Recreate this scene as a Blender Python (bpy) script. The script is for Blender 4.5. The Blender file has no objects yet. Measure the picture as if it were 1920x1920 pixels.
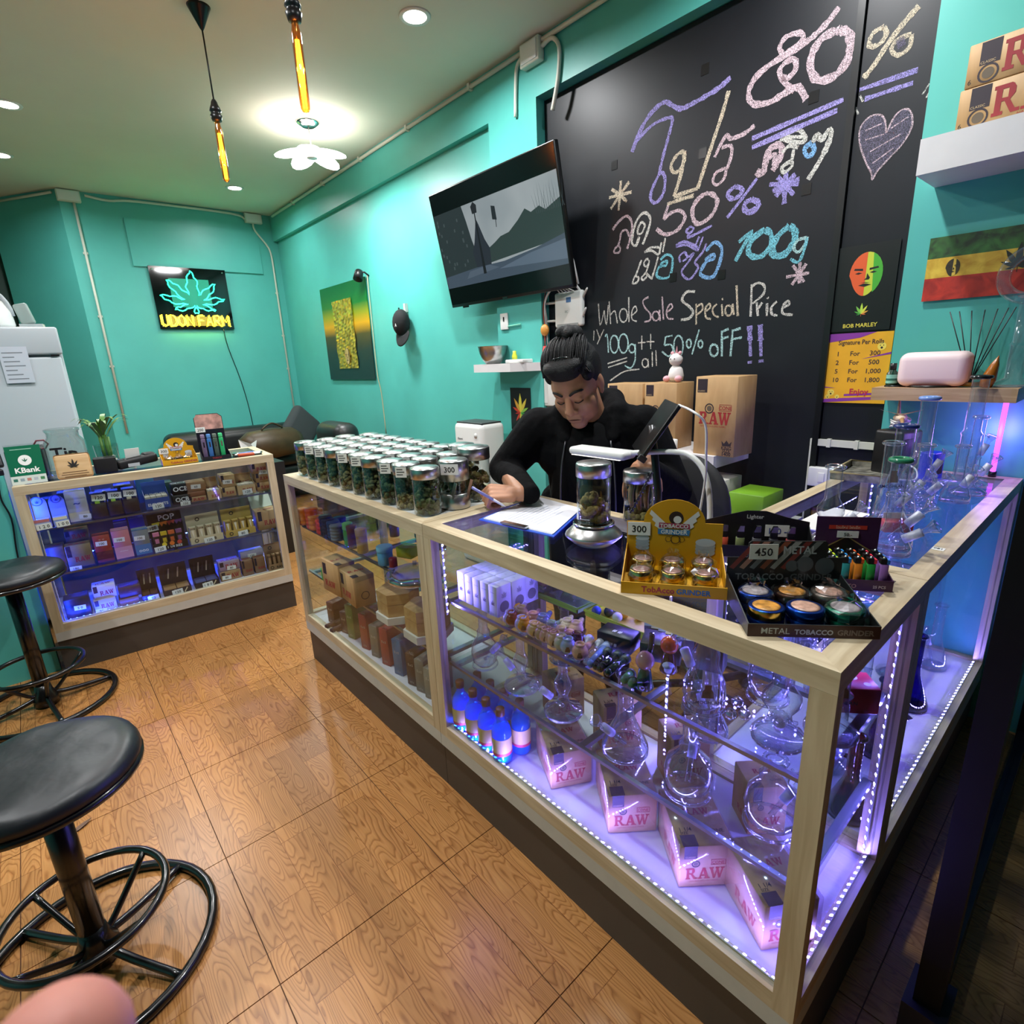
import bpy, bmesh, math, random
from math import sin, cos, pi, radians as R, sqrt
from mathutils import Vector as V, Matrix as MX
S = bpy.context.scene; C = S.collection
# ---------------------------------------------------------------- camera
CAMH, YAW, PITCH, ROLL, FPX = 1.5, 0.71002, 0.273209, -0.04395, 1019.3
fw = V((sin(YAW)*cos(PITCH), cos(YAW)*cos(PITCH), -sin(PITCH))); r0 = V((cos(YAW), -sin(YAW), 0)); u0 = r0.cross(fw)
RT = r0*cos(ROLL)+u0*sin(ROLL); UP = u0*cos(ROLL)-r0*sin(ROLL)
cd = bpy.data.cameras.new('camera'); cam = bpy.data.objects.new('camera', cd); C.objects.link(cam)
cd.sensor_width = 36; cd.sensor_fit = 'HORIZONTAL'; cd.lens = 36*FPX/1920; cd.clip_start = 0.01
cd.dof.use_dof = True; cd.dof.focus_distance = 2.0; cd.dof.aperture_fstop = 18
cam.matrix_world = MX(((RT.x,UP.x,-fw.x,0),(RT.y,UP.y,-fw.y,0),(RT.z,UP.z,-fw.z,CAMH),(0,0,0,1)))
S.camera = cam
# ---------------------------------------------------------------- world, exposure
S.view_settings.view_transform = 'Standard'; S.view_settings.look = 'None'; S.view_settings.gamma = 1; S.view_settings.use_curve_mapping = False
S.view_settings.exposure = -0.2
W = bpy.data.worlds.new('night'); S.world = W; W.use_nodes = True
W.node_tree.nodes['Background'].inputs[0].default_value = (0.6,0.7,0.8,1); W.node_tree.nodes['Background'].inputs[1].default_value = 0.02
try:
    S.cycles.transparent_max_bounces = 40; S.cycles.use_denoising = True; S.cycles.caustics_reflective = False; S.cycles.caustics_refractive = False
    S.cycles.sample_clamp_indirect = 3; S.cycles.max_bounces = 5; S.cycles.diffuse_bounces = 3; S.cycles.glossy_bounces = 2; S.cycles.adaptive_threshold = .03
except Exception: pass
def lamp(kind, loc, power, col=(1,1,1), size=0.1, size_y=None, rot=(0,0,0), parent=None, spread=None, name='light'):
    l = bpy.data.lights.new(name, kind); l.energy = power; l.color = col
    if kind == 'AREA':
        l.size = size
        l.shape = 'DISK' if size_y is None else 'RECTANGLE'
        if size_y is not None: l.size_y = size_y
        if spread: l.spread = spread
    else: l.shadow_soft_size = size
    o = bpy.data.objects.new(name, l); C.objects.link(o); o.location = loc; o.rotation_euler = rot
    if parent: o.parent = parent
    return o
CEIL, WX, WY = 3.277, 2.65, 7.3
# downlight positions on the ceiling (the lamps themselves are built with their fittings below)
DOWN = [(1.976,2.912),(2.018,6.396),(0.315,5.337),(0.26,6.482),(1.976,1.1),(0.3,3.0),(0.3,1.1),(-0.9,2.2)]
P_DOWN, P_FLOWER = 36, 44
# ---------------------------------------------------------------- pixel helpers: a photo pixel to a point on a known plane
def ray(x, y): return RT*((x-960)/FPX) - UP*((y-960)/FPX) + fw
def onx(x, y, X): d = ray(x,y); return d*(X/d.x)+V((0,0,CAMH))
def ony(x, y, Y): d = ray(x,y); return d*(Y/d.y)+V((0,0,CAMH))
def onz(x, y, Z): d = ray(x,y); return d*((Z-CAMH)/d.z)+V((0,0,CAMH))
# ---------------------------------------------------------------- materials
def lin(c):
    if isinstance(c, str): c = [int(c[i:i+2],16) for i in (0,2,4)]
    return tuple(((v/255)/12.92 if v/255 <= .04045 else ((v/255+.055)/1.055)**2.4) for v in c[:3])+(1,)
MATS = {}
def mat(key, col=None, rough=.5, metal=0, emit=0, ecol=None, spec=.5, vary=0, scale=8, bump=0, coat=0, alpha=1, trans=0):
    if key in MATS: return MATS[key]
    m = bpy.data.materials.new(key); m.use_nodes = True; t = m.node_tree; b = t.nodes['Principled BSDF']
    c = lin(col); b.inputs['Base Color'].default_value = c; b.inputs['Roughness'].default_value = rough; b.inputs['Metallic'].default_value = metal
    b.inputs['Specular IOR Level'].default_value = spec; b.inputs['Coat Weight'].default_value = coat; b.inputs['Coat Roughness'].default_value = .1
    b.inputs['Alpha'].default_value = alpha; b.inputs['Transmission Weight'].default_value = trans
    if emit: b.inputs['Emission Color'].default_value = lin(ecol or col); b.inputs['Emission Strength'].default_value = emit
    if vary or bump:
        tc = t.nodes.new('ShaderNodeTexCoord'); n = t.nodes.new('ShaderNodeTexNoise'); n.inputs['Scale'].default_value = scale; n.inputs['Detail'].default_value = 4
        t.links.new(tc.outputs['Object'], n.inputs['Vector'])
        if vary:
            r = t.nodes.new('ShaderNodeValToRGB'); r.color_ramp.elements[0].position = .3; r.color_ramp.elements[1].position = .7
            r.color_ramp.elements[0].color = tuple(v*(1-vary) for v in c[:3])+(1,); r.color_ramp.elements[1].color = tuple(min(1,v*(1+vary)) for v in c[:3])+(1,)
            t.links.new(n.outputs['Fac'], r.inputs[0]); t.links.new(r.outputs[0], b.inputs['Base Color'])
        if bump:
            bp = t.nodes.new('ShaderNodeBump'); bp.inputs['Strength'].default_value = bump; bp.inputs['Distance'].default_value = .01
            t.links.new(n.outputs['Fac'], bp.inputs['Height']); t.links.new(bp.outputs[0], b.inputs['Normal'])
    MATS[key] = m; return m
def thin(key, tint=(255,255,255), base=.05, rim=.8, power=2.2, rough=.02, body=0, bodycol=None):
    """thin-walled glass: clear when seen square on, mirror-like towards its edges"""
    if key in MATS: return MATS[key]
    m = bpy.data.materials.new(key); m.use_nodes = True; t = m.node_tree; N = t.nodes; L = t.links
    N.remove(N['Principled BSDF']); out = N['Material Output']
    tr = N.new('ShaderNodeBsdfTransparent'); tr.inputs[0].default_value = lin(tint)
    gl = N.new('ShaderNodeBsdfGlossy'); gl.inputs['Color'].default_value = (.95,.96,1,1); gl.inputs['Roughness'].default_value = rough
    lw = N.new('ShaderNodeLayerWeight'); lw.inputs['Blend'].default_value = .5
    pw = N.new('ShaderNodeMath'); pw.operation = 'POWER'; pw.inputs[1].default_value = power; L.new(lw.outputs['Facing'], pw.inputs[0])
    ma = N.new('ShaderNodeMath'); ma.operation = 'MULTIPLY_ADD'; ma.inputs[1].default_value = rim; ma.inputs[2].default_value = base; L.new(pw.outputs[0], ma.inputs[0])
    mx = N.new('ShaderNodeMixShader'); L.new(ma.outputs[0], mx.inputs[0]); L.new(tr.outputs[0], mx.inputs[1]); L.new(gl.outputs[0], mx.inputs[2])
    last = mx
    if body:
        df = N.new('ShaderNodeBsdfDiffuse'); df.inputs[0].default_value = lin(bodycol or tint); m2 = N.new('ShaderNodeMixShader'); m2.inputs[0].default_value = body
        L.new(mx.outputs[0], m2.inputs[1]); L.new(df.outputs[0], m2.inputs[2]); last = m2
    L.new(last.outputs[0], out.inputs[0]); MATS[key] = m; return m
def wood(key, c1, c2, axis='X', scale=3, rough=.45, stretch=12):
    if key in MATS: return MATS[key]
    m = bpy.data.materials.new(key); m.use_nodes = True; t = m.node_tree; N = t.nodes; L = t.links; b = N['Principled BSDF']
    tc = N.new('ShaderNodeTexCoord'); mp = N.new('ShaderNodeMapping'); s = [scale*stretch]*3; s['XYZ'.index(axis)] = scale; mp.inputs['Scale'].default_value = s
    n = N.new('ShaderNodeTexNoise'); n.inputs['Scale'].default_value = 1.5; n.inputs['Detail'].default_value = 5; n.inputs['Distortion'].default_value = .6
    r = N.new('ShaderNodeValToRGB'); r.color_ramp.elements[0].position = .35; r.color_ramp.elements[1].position = .68
    r.color_ramp.elements[0].color = lin(c1); r.color_ramp.elements[1].color = lin(c2)
    L.new(tc.outputs['Object'], mp.inputs[0]); L.new(mp.outputs[0], n.inputs['Vector']); L.new(n.outputs['Fac'], r.inputs[0]); L.new(r.outputs[0], b.inputs['Base Color'])
    b.inputs['Roughness'].default_value = rough; MATS[key] = m; return m
def col(h, rough=.5, **k): return mat('c_%s_%s%s' % (h, rough, ''.join('%s%s' % i for i in k.items())), h, rough, **k)
def emis(h, s, sample=False):
    m = mat('e_%s_%s' % (h, s), h, .5, emit=s)
    if not sample: m.cycles.emission_sampling = 'NONE'
    return m
# ---------------------------------------------------------------- mesh builder
class B:
    def __init__(s): s.v = []; s.f = []; s.m = []; s.mats = []; s.sm = []
    def mi(s, m):
        if m not in s.mats: s.mats.append(m)
        return s.mats.index(m)
    def add(s, vs, fs, m, T=None, smooth=False):
        o = len(s.v); k = s.mi(m)
        s.v += [tuple(T @ V(p)) if T is not None else tuple(p) for p in vs]
        s.f += [tuple(i+o for i in f) for f in fs]; s.m += [k]*len(fs); s.sm += [smooth]*len(fs); return s
    def box(s, x0, x1, y0, y1, z0, z1, m, T=None):
        vs = [(x,y,z) for z in (z0,z1) for y in (y0,y1) for x in (x0,x1)]
        return s.add(vs, [(0,2,3,1),(4,5,7,6),(0,1,5,4),(2,6,7,3),(0,4,6,2),(1,3,7,5)], m, T)
    def rbox(s, x0, x1, y0, y1, z0, z1, r, m, T=None, seg=3):
        bm = bmesh.new(); bmesh.ops.create_cube(bm, size=1)
        for v in bm.verts: v.co = V(((x0+x1)/2+v.co.x*(x1-x0), (y0+y1)/2+v.co.y*(y1-y0), (z0+z1)/2+v.co.z*(z1-z0)))
        bmesh.ops.bevel(bm, geom=bm.edges[:], offset=r, segments=seg, profile=.5, affect='EDGES')
        bm.verts.index_update(); vs = [tuple(v.co) for v in bm.verts]; fs = [tuple(v.index for v in f.verts) for f in bm.faces]; bm.free()
        return s.add(vs, fs, m, T, True)
    def lathe(s, prof, m, n=24, T=None, smooth=True, cap=True, sx=1, sy=1):
        vs = []; fs = []
        for (r, z) in prof:
            for i in range(n): a = 2*pi*i/n; vs.append((r*cos(a)*sx, r*sin(a)*sy, z))
        for j in range(len(prof)-1):
            for i in range(n): k = (i+1) % n; fs.append((j*n+i, j*n+k, (j+1)*n+k, (j+1)*n+i))
        if cap:
            if prof[0][0] > 1e-6: fs.append(tuple(range(n))[::-1])
            if prof[-1][0] > 1e-6: fs.append(tuple((len(prof)-1)*n+i for i in range(n)))
        return s.add(vs, fs, m, T, smooth)
    def cyl(s, r, z0, z1, m, T=None, n=20, r2=None, smooth=True):
        return s.lathe([(r,z0),(r if r2 is None else r2,z1)], m, n, T, smooth)
    def tube(s, pts, r, m, n=8, T=None, closed=False, smooth=True):
        pts = [V(p) for p in pts]; k = len(pts); vs = []; fs = []; rs = r if isinstance(r, (list,tuple)) else [r]*k
        up = None
        for i, p in enumerate(pts):
            a = pts[(i-1) % k] if closed or i > 0 else p; b = pts[(i+1) % k] if closed or i < k-1 else p
            t = (b-a).normalized() if (b-a).length > 1e-9 else V((0,0,1))
            if up is None: up = t.cross(V((0,0,1)) if abs(t.z) < .9 else V((1,0,0))).normalized()
            else:
                up = up-t*up.dot(t); up = up.normalized() if up.length > 1e-6 else t.orthogonal().normalized()
            w = t.cross(up)
            for j in range(n): a_ = 2*pi*j/n; vs.append(p+(up*cos(a_)+w*sin(a_))*rs[i])
        for i in range(k if closed else k-1):
            q = (i+1) % k
            for j in range(n): h = (j+1) % n; fs.append((i*n+j, i*n+h, q*n+h, q*n+j))
        if not closed: fs += [tuple(range(n))[::-1], tuple((k-1)*n+j for j in range(n))]
        return s.add(vs, fs, m, T, smooth)
    def prism(s, poly, z0, z1, m, T=None):
        n = len(poly); vs = [(x,y,z0) for x,y in poly]+[(x,y,z1) for x,y in poly]
        return s.add(vs, [tuple(range(n))[::-1], tuple(range(n,2*n))]+[(i,(i+1)%n,n+(i+1)%n,n+i) for i in range(n)], m, T)
    def ball(s, c, r, m, T=None, n=14, sc=(1,1,1)):
        k = max(4, n//2); return s.lathe([(r*sin(pi*i/k), -r*cos(pi*i/k)) for i in range(k+1)], m, n, (T or MX()) @ MX.Translation(c) @ MX.Diagonal((*sc,1)), True, False)
    def text(s, str_, x, y, size, m, T, align='LEFT', bold=0, font=None, shear=0, sx=1, d=.0004):
        vs, fs = glyphs(str_, align, bold, shear)
        return s.add([(x+a*size*sx, y+b*size, d) for a,b in vs], fs, m, T)
    def build(s, name, parent=None, loc=None, rot=None, mesh=None):
        me = bpy.data.meshes.new(name); me.from_pydata(s.v, [], s.f)
        for m in s.mats: me.materials.append(m)
        if s.f:
            me.polygons.foreach_set('material_index', s.m); me.polygons.foreach_set('use_smooth', s.sm)
        me.update(); return link(name, me, parent, loc, rot)
def link(name, data, parent=None, loc=None, rot=None):
    o = bpy.data.objects.new(name, data); C.objects.link(o)
    if loc is not None: o.location = loc
    if rot is not None: o.rotation_euler = rot if isinstance(rot, (tuple,list)) else (0,0,rot)
    if parent: o.parent = parent
    return o
_G = {}
def glyphs(t, align='LEFT', bold=0, shear=0):
    k = (t, align, bold, shear)
    if k not in _G:
        cu = bpy.data.curves.new('glyph', 'FONT'); cu.body = t; cu.align_x = align; cu.offset = bold; cu.shear = shear; cu.resolution_u = 2; cu.size = 1
        o = bpy.data.objects.new('glyph', cu); me = bpy.data.meshes.new_from_object(o)
        _G[k] = ([(v.co.x, v.co.y) for v in me.vertices], [tuple(p.vertices) for p in me.polygons])
        bpy.data.objects.remove(o); bpy.data.meshes.remove(me); bpy.data.curves.remove(cu)
    return _G[k]
def fr(o, u, v):
    """matrix of a surface frame: origin o, u to the reader's right, v up, normal towards the reader"""
    u = V(u).normalized(); v = V(v); v = (v-u*v.dot(u)).normalized(); n = u.cross(v); o = V(o)
    return MX(((u.x,v.x,n.x,o.x),(u.y,v.y,n.y,o.y),(u.z,v.z,n.z,o.z),(0,0,0,1)))
def tag(o, label, cat, group=None):
    o['label'] = label; o['category'] = cat
    if group: o['group'] = group
    return o
def thing(name, label, cat, loc=(0,0,0), rot=0, group=None):
    return tag(link(name, None, None, loc, rot), label, cat, group)
def struct(o): o['kind'] = 'structure'; return o
def stuff(o): o['kind'] = 'stuff'; return o
def copy_tree(o, loc=None, rot=None, parent=None, label=None, group=None):
    c = o.copy(); C.objects.link(c); c.parent = parent
    if loc is not None: c.location = loc
    if rot is not None: c.rotation_euler = rot if isinstance(rot, (tuple,list)) else (0,0,rot)
    if label: c['label'] = label
    if group: c['group'] = group
    for ch in list(o.children): copy_tree(ch, None, None, c)
    return c
def rect(b, x, y, w, h, m, T, d=.0003): return b.add([(x,y,d),(x+w,y,d),(x+w,y+h,d),(x,y+h,d)], [(0,1,2,3)], m, T)
def disc(b, x, y, r, m, T, d=.0004, n=18, ri=0):
    if ri:
        vs = [(x+q*cos(2*pi*i/n), y+q*sin(2*pi*i/n), d) for q in (ri,r) for i in range(n)]
        return b.add(vs, [(i,(i+1)%n,n+(i+1)%n,n+i)[::-1] for i in range(n)], m, T)
    return b.add([(x+r*cos(2*pi*i/n), y+r*sin(2*pi*i/n), d) for i in range(n)], [tuple(range(n))], m, T)
def poly(b, pts, m, T, d=.0004): return b.add([(x,y,d) for x,y in pts], [tuple(range(len(pts)))], m, T)
def stroke(b, pts, w, m, T, d=.0006, rnd=None, taper=False):
    """a flat ribbon along a line of points, as chalk or paint leaves it"""
    P = [V((p[0],p[1],0)) for p in pts]; vs = []; fs = []
    for i, p in enumerate(P):
        a = P[max(0,i-1)]; c = P[min(len(P)-1,i+1)]; t = (c-a).normalized() if (c-a).length > 1e-9 else V((1,0,0)); n = V((-t.y,t.x,0))
        h = w/2*(1+(rnd.uniform(-.25,.25) if rnd else 0))
        vs += [(p+n*h).to_tuple()[:2]+(d,), (p-n*h).to_tuple()[:2]+(d,)]
    for i in range(len(P)-1): fs.append((2*i,2*i+1,2*i+3,2*i+2))
    return b.add(vs, fs, m, T)
def smooth(pts, k=4, closed=False):
    """Catmull-Rom through the points"""
    P = [V((*p,0)[:3]) for p in pts]; n = len(P); out = []
    for i in range(n if closed else n-1):
        if closed: a,b_,c,d = P[(i-1)%n],P[i],P[(i+1)%n],P[(i+2)%n]
        else: a,b_,c,d = P[max(0,i-1)],P[i],P[i+1],P[min(n-1,i+2)]
        for j in range(k):
            t = j/k; out.append(.5*((2*b_)+(c-a)*t+(2*a-5*b_+4*c-d)*t*t+(3*b_-a-3*c+d)*t**3))
    if not closed: out.append(P[-1])
    return out
# ================================================================ the room
M_WALL = mat('mint_wall', (86,184,174), .42, vary=.05, scale=3, bump=.03)
M_DKWALL = mat('dark_green_wall', (20,70,58), .5, vary=.08, scale=3)
M_CEIL = mat('ceiling_paint', (214,212,196), .7, vary=.03, scale=2)
M_BLACK = mat('black_metal', (14,14,16), .35)
M_PVC = mat('white_pvc', (214,214,200), .45)
M_WHITE = mat('white_plastic', (232,232,228), .35)
M_CHROME = mat('chrome', (200,200,200), .15, metal=1)
M_STEEL = mat('brushed_steel', (180,180,178), .3, metal=1, vary=.08, scale=40)
M_ALU = mat('aluminium', (150,152,156), .35, metal=1)
def floor_mat():
    m = bpy.data.materials.new('printed_wood_tile'); m.use_nodes = True; t = m.node_tree; N = t.nodes; L = t.links; b = N['Principled BSDF']
    def n(ty, **k):
        x = N.new('ShaderNode'+ty)
        for a, v in k.items(): setattr(x, a, v)
        return x
    geo = n('NewGeometry'); 
    mp = n('Mapping'); mp.inputs['Rotation'].default_value = (0,0,pi/2); mp.inputs['Location'].default_value = (-1.685,.175,0); L.new(geo.outputs['Position'], mp.inputs[0])
    br = n('TexBrick', offset=.37, squash=1); br.inputs['Scale'].default_value = 1; br.inputs['Mortar Size'].default_value = .0012; br.inputs['Brick Width'].default_value = .33; br.inputs['Row Height'].default_value = .1
    br.inputs['Color1'].default_value = (0,0,0,1); br.inputs['Color2'].default_value = (1,1,1,1); br.inputs['Mortar'].default_value = (.5,.5,.5,1)
    L.new(mp.outputs[0], br.inputs['Vector'])
    # every strip its own piece of grain: shift the grain by the strip's random value
    wn = n('TexWhiteNoise', noise_dimensions='1D'); L.new(br.outputs['Color'], wn.inputs['W'])
    sc = n('VectorMath', operation='SCALE'); sc.inputs['Scale'].default_value = 9; L.new(br.outputs['Color'], sc.inputs[0])
    ad = n('VectorMath', operation='ADD'); L.new(mp.outputs[0], ad.inputs[0]); L.new(sc.outputs[0], ad.inputs[1])
    m2 = n('Mapping'); m2.inputs['Scale'].default_value = (2.6,13,1); L.new(ad.outputs[0], m2.inputs[0])
    nz = n('TexNoise'); nz.inputs['Scale'].default_value = 1.0; nz.inputs['Detail'].default_value = 1.5; nz.inputs['Roughness'].default_value = .4; L.new(m2.outputs[0], nz.inputs['Vector'])
    ml = n('Math', operation='MULTIPLY'); ml.inputs[1].default_value = 26; L.new(nz.outputs['Fac'], ml.inputs[0])
    fc = n('Math', operation='FRACT'); L.new(ml.outputs[0], fc.inputs[0])
    m3 = n('Mapping'); m3.inputs['Scale'].default_value = (8,160,1); L.new(ad.outputs[0], m3.inputs[0])
    fine = n('TexNoise'); fine.inputs['Scale'].default_value = 1; fine.inputs['Detail'].default_value = 4; L.new(m3.outputs[0], fine.inputs['Vector'])
    rp = n('ValToRGB'); e = rp.color_ramp.elements; e[0].position = 0; e[0].color = lin((148,96,48)); e[1].position = .28; e[1].color = lin((184,130,74)); x = e.new(.8); x.color = lin((192,138,82)); x = e.new(1); x.color = lin((170,114,60))
    L.new(fc.outputs[0], rp.inputs[0])
    r2 = n('ValToRGB'); r2.color_ramp.elements[0].position = .3; r2.color_ramp.elements[0].color = (.84,.81,.77,1); r2.color_ramp.elements[1].position = .7; r2.color_ramp.elements[1].color = (1.05,1.04,1.02,1); L.new(fine.outputs['Fac'], r2.inputs[0])
    mu = n('MixRGB', blend_type='MULTIPLY'); mu.inputs[0].default_value = .8; L.new(rp.outputs[0], mu.inputs[1]); L.new(r2.outputs[0], mu.inputs[2])
    r3 = n('ValToRGB'); r3.color_ramp.elements[0].color = (.84,.81,.78,1); r3.color_ramp.elements[1].color = (1.12,1.1,1.06,1); L.new(br.outputs['Color'], r3.inputs[0])
    m4 = n('MixRGB', blend_type='MULTIPLY'); m4.inputs[0].default_value = 1; L.new(mu.outputs[0], m4.inputs[1]); L.new(r3.outputs[0], m4.inputs[2])
    m5 = n('MixRGB', blend_type='MULTIPLY'); m5.inputs[2].default_value = (.6,.5,.42,1); L.new(br.outputs['Fac'], m5.inputs[0]); L.new(m4.outputs[0], m5.inputs[1])
    L.new(m5.outputs[0], b.inputs['Base Color']); b.inputs['Roughness'].default_value = .3; b.inputs['Specular IOR Level'].default_value = .5
    bp = n('Bump'); bp.inputs['Strength'].default_value = .06; bp.inputs['Distance'].default_value = .002; L.new(fine.outputs['Fac'], bp.inputs['Height']); L.new(bp.outputs[0], b.inputs['Normal'])
    return m
M_FLOOR = floor_mat()
fl = struct(B().box(-2.5,3.2,-1.6,8.6,-.08,-.004, mat('floor_joint', (104,68,40), .7)).build('floor'))
tile = B().box(0,.4972,0,.4972,-.005,0, M_FLOOR); tile_me = None
for i in range(-5,6):
    for j in range(-6,13):
        x, y = .1757+.5*i, 1.6857+.5*j
        if tile_me is None: t_ = tile.build('tile', fl, (x,y,0)); tile_me = t_.data
        else: link('tile', tile_me, fl, (x,y,0))
struct(B().box(-2.5,3.2,-1.6,8.6,CEIL,CEIL+.1, M_CEIL).build('ceiling'))
# long wall: beam along the top, recessed bay, pillar, the opening that holds the blackboard, plain end
struct(B().box(WX+.05,WX+.25,3.15,8.2,0,2.995, M_WALL).build('wall_right'))
struct(B().box(WX,WX+.25,-1.6,8.2,2.995,CEIL, M_WALL).build('wall_beam'))
struct(B().box(WX,WX+.25,2.70,3.15,0,2.995, M_WALL).build('wall_pillar'))
struct(B().box(WX+.12,WX+.25,.70,2.70,0,2.995, M_BLACK).build('wall_recess'))
struct(B().box(WX,WX+.25,-1.6,.70,0,2.995, M_WALL).build('wall_pier'))
w = B(); w.box(.645,WX+.2,WY,WY+.2,0,CEIL, M_WALL)
struct(w.build('wall_back'))
# splayed corner at the back and the dark passage beyond
w = B(); w.prism([(.645,WY),(.645,WY+.2),(.22,8.15),(.12,8.05)],0,CEIL, M_WALL); struct(w.build('wall_splay'))
w = B(); w.box(-2.6,.3,8.35,8.5,0,CEIL, M_DKWALL); struct(w.build('wall_passage'))
w = B(); w.box(-2.6,-2.45,-1.6,8.4,0,CEIL, M_WALL); struct(w.build('wall_left'))
w = B(); w.box(-2.5,-.16,3.58,3.7,0,1.06, M_WALL); struct(w.build('wall_half'))
w = B(); w.box(2.72,2.8,0,0,0,0,M_WALL) if False else None
# raised panel over the neon sign
tr = B().box(1.15,2.47,WY-.02,WY,2.62,3.08, M_WALL); o = struct(tr.build('trim_1'))
# ---- doorway: black steel and glass sliding leaf
dr = link('door_1', None); struct(dr); M_DOOR = mat('door_black',(7,7,9),.55,spec=.2)
M_PANE = thin('door_glass', (210,220,225), .05, .6, 4)
B().box(1.145,1.215,.055,.10,0,2.5, M_DOOR).build('stile', dr)
B().box(1.125,1.235,.04,.115,0,.16, mat('navy_reflection_steel',(14,14,30),.5)).build('bottom_shoe', dr)  # navy tone paints a bluish reflection low on the black steel
B().box(1.215,2.5,.075,.081,.1,2.42, M_PANE).build('pane', dr)
B().box(2.5,2.6,.055,.10,0,2.5, M_BLACK).build('stile', dr)
B().box(1.215,2.5,.06,.096,0,.1, M_BLACK).build('bottom_rail', dr)
B().box(1.215,2.5,.06,.096,2.42,2.5, M_BLACK).build('top_rail', dr)
w = B(); w.box(1.1,2.65,.0,.14,2.5,CEIL, M_WALL); struct(w.build('wall_front'))
# ---- conduits
cond = thing('conduit', 'long white plastic conduit along the ceiling edge of the blackboard wall', 'conduit')
zc = CEIL-.035
B().tube([(WX-.02,-.5,zc),(WX-.02,2.615,zc)], .013, M_PVC).build('pipe', cond)
B().tube([(WX-.02,2.785,zc),(WX-.02,WY-.14,zc)], .013, M_PVC).build('pipe', cond)
B().tube(smooth([(WX-.02,2.78,zc-.02),(WX-.015,2.84,zc-.05),(WX-.012,2.86,zc-.15),(WX-.012,2.87,zc-.3)]), .011, M_PVC).build('drop_pipe', cond)
B().tube(smooth([(WX-.02,2.62,zc-.03),(WX-.02,2.54,zc-.02),(WX-.015,2.49,zc-.08),(WX-.012,2.5,zc-.2),(WX-.012,2.53,zc-.3),(WX-.005,2.56,zc-.36)]), .012, M_PVC).build('drop_pipe', cond)
for k, y in enumerate((.4,1.2,2.0,3.3,4.1,4.9,5.7,6.5)): B().box(WX-.035,WX,y-.012,y+.012,zc-.017,zc+.02, M_PVC).build('clip', cond)
jb = thing('junction_box', 'square white junction box above the television', 'junction box'); B().rbox(WX-.05,WX,2.62,2.78,CEIL-.13,CEIL-.01,.008, M_PVC).build('box', jb); B().rbox(WX-.056,WX-.05,2.635,2.765,CEIL-.118,CEIL-.022,.002, M_WHITE).build('lid', jb)
def conduit2():
    c = thing('conduit', 'white plastic conduit along the ceiling edge above the neon sign', 'conduit'); z = CEIL-.035; y = WY-.02
    B().tube(smooth([(.86,y,z),(1.05,y,z-.02),(1.3,y,z+.005),(2.2,y,z+.005),(2.36,y,z-.04),(2.42,y,z-.04)]), .012, M_PVC).build('pipe', c)
    B().tube([(.60,WY-.02+.03,z),(.2,7.93,z)], .012, M_PVC).build('pipe', c)
    c = thing('conduit', 'vertical white conduit running down beside the splayed corner', 'conduit'); B().tube([(.76,y,z-.06),(.76,y,.9)], .012, M_PVC).build('pipe', c)
    for zz in (2.7,2.1,1.6): B().box(.74,.78,y,WY,zz,zz+.02, M_PVC).build('clip', c)
    c = thing('conduit', 'vertical white conduit running down the corner behind the sofa', 'conduit'); B().tube(smooth([(2.44,y,z-.06),(2.45,y,z-.15),(2.58,y,z-.33),(2.6,y,z-.5)])+[V((2.6,y,.6))], .011, M_PVC).build('pipe', c)
    for zz in (2.4,1.9,1.5): B().box(2.585,2.615,y,WY,zz,zz+.02, M_PVC).build('clip', c)
    for x, l in ((.70,'white junction box at the splayed corner of the ceiling'),(2.42,'white junction box in the ceiling corner above the sofa')):
        j = thing('junction_box', l, 'junction box'); B().rbox(x-.07,x+.12,WY-.05,WY,CEIL-.11,CEIL-.005,.008, M_PVC).build('box', j); B().rbox(x-.06,x+.11,WY-.055,WY-.05,CEIL-.1,CEIL-.015,.002, M_WHITE).build('lid', j)
conduit2()
# ---- downlights
for k, (x, y) in enumerate(DOWN):
    d = thing('downlight', 'round recessed white downlight glowing in the ceiling', 'light', (x,y,CEIL), 0, 'recessed downlights')
    B().lathe([(.062,-.006),(.08,-.008),(.085,0),(.062,0),(.062,-.006)], M_WHITE, 28, cap=False).build('ring', d)
    B().cyl(.062,-.004,-.002, emis('fff6ea',22), n=28).build('lens', d)
    lamp('AREA', (0,0,-.012), P_DOWN*(.5 if y > 6 else .8 if x < 1 and y < 4 else 1), (.97,.985,1), .12, parent=d, spread=R(165))
# ---- flower-shaped pendant lamp
fp = thing('pendant_lamp', 'glowing white flower-shaped lamp hanging from a chrome ceiling plate', 'lamp', (2.02,4.5,CEIL))
B().lathe([(.0,-.03),(.05,-.03),(.075,-.012),(.09,0)], M_CHROME, 28).build('ceiling_plate', fp)
FZ = -.22
B().tube([(0,0,-.03),(.01,.01,FZ+.02)], .004, M_WHITE).build('cord', fp)
for k in range(5):
    a = 2*pi*k/5+.4; T = MX.Translation((cos(a)*.14,sin(a)*.14,FZ)) @ MX.Rotation(a,4,'Z') @ MX.Rotation(R(12),4,'Y') @ MX.Diagonal((1.35,.8,.22,1))
    B().ball((0,0,0), .1, emis('fff8f0',16), T).build('petal', fp)
B().cyl(.04,FZ-.02,FZ+.03, M_WHITE).build('hub', fp)
lamp('AREA', (0,0,FZ-.045), P_FLOWER*1.15, (.97,.985,1), .34, parent=fp, spread=R(175))
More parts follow.
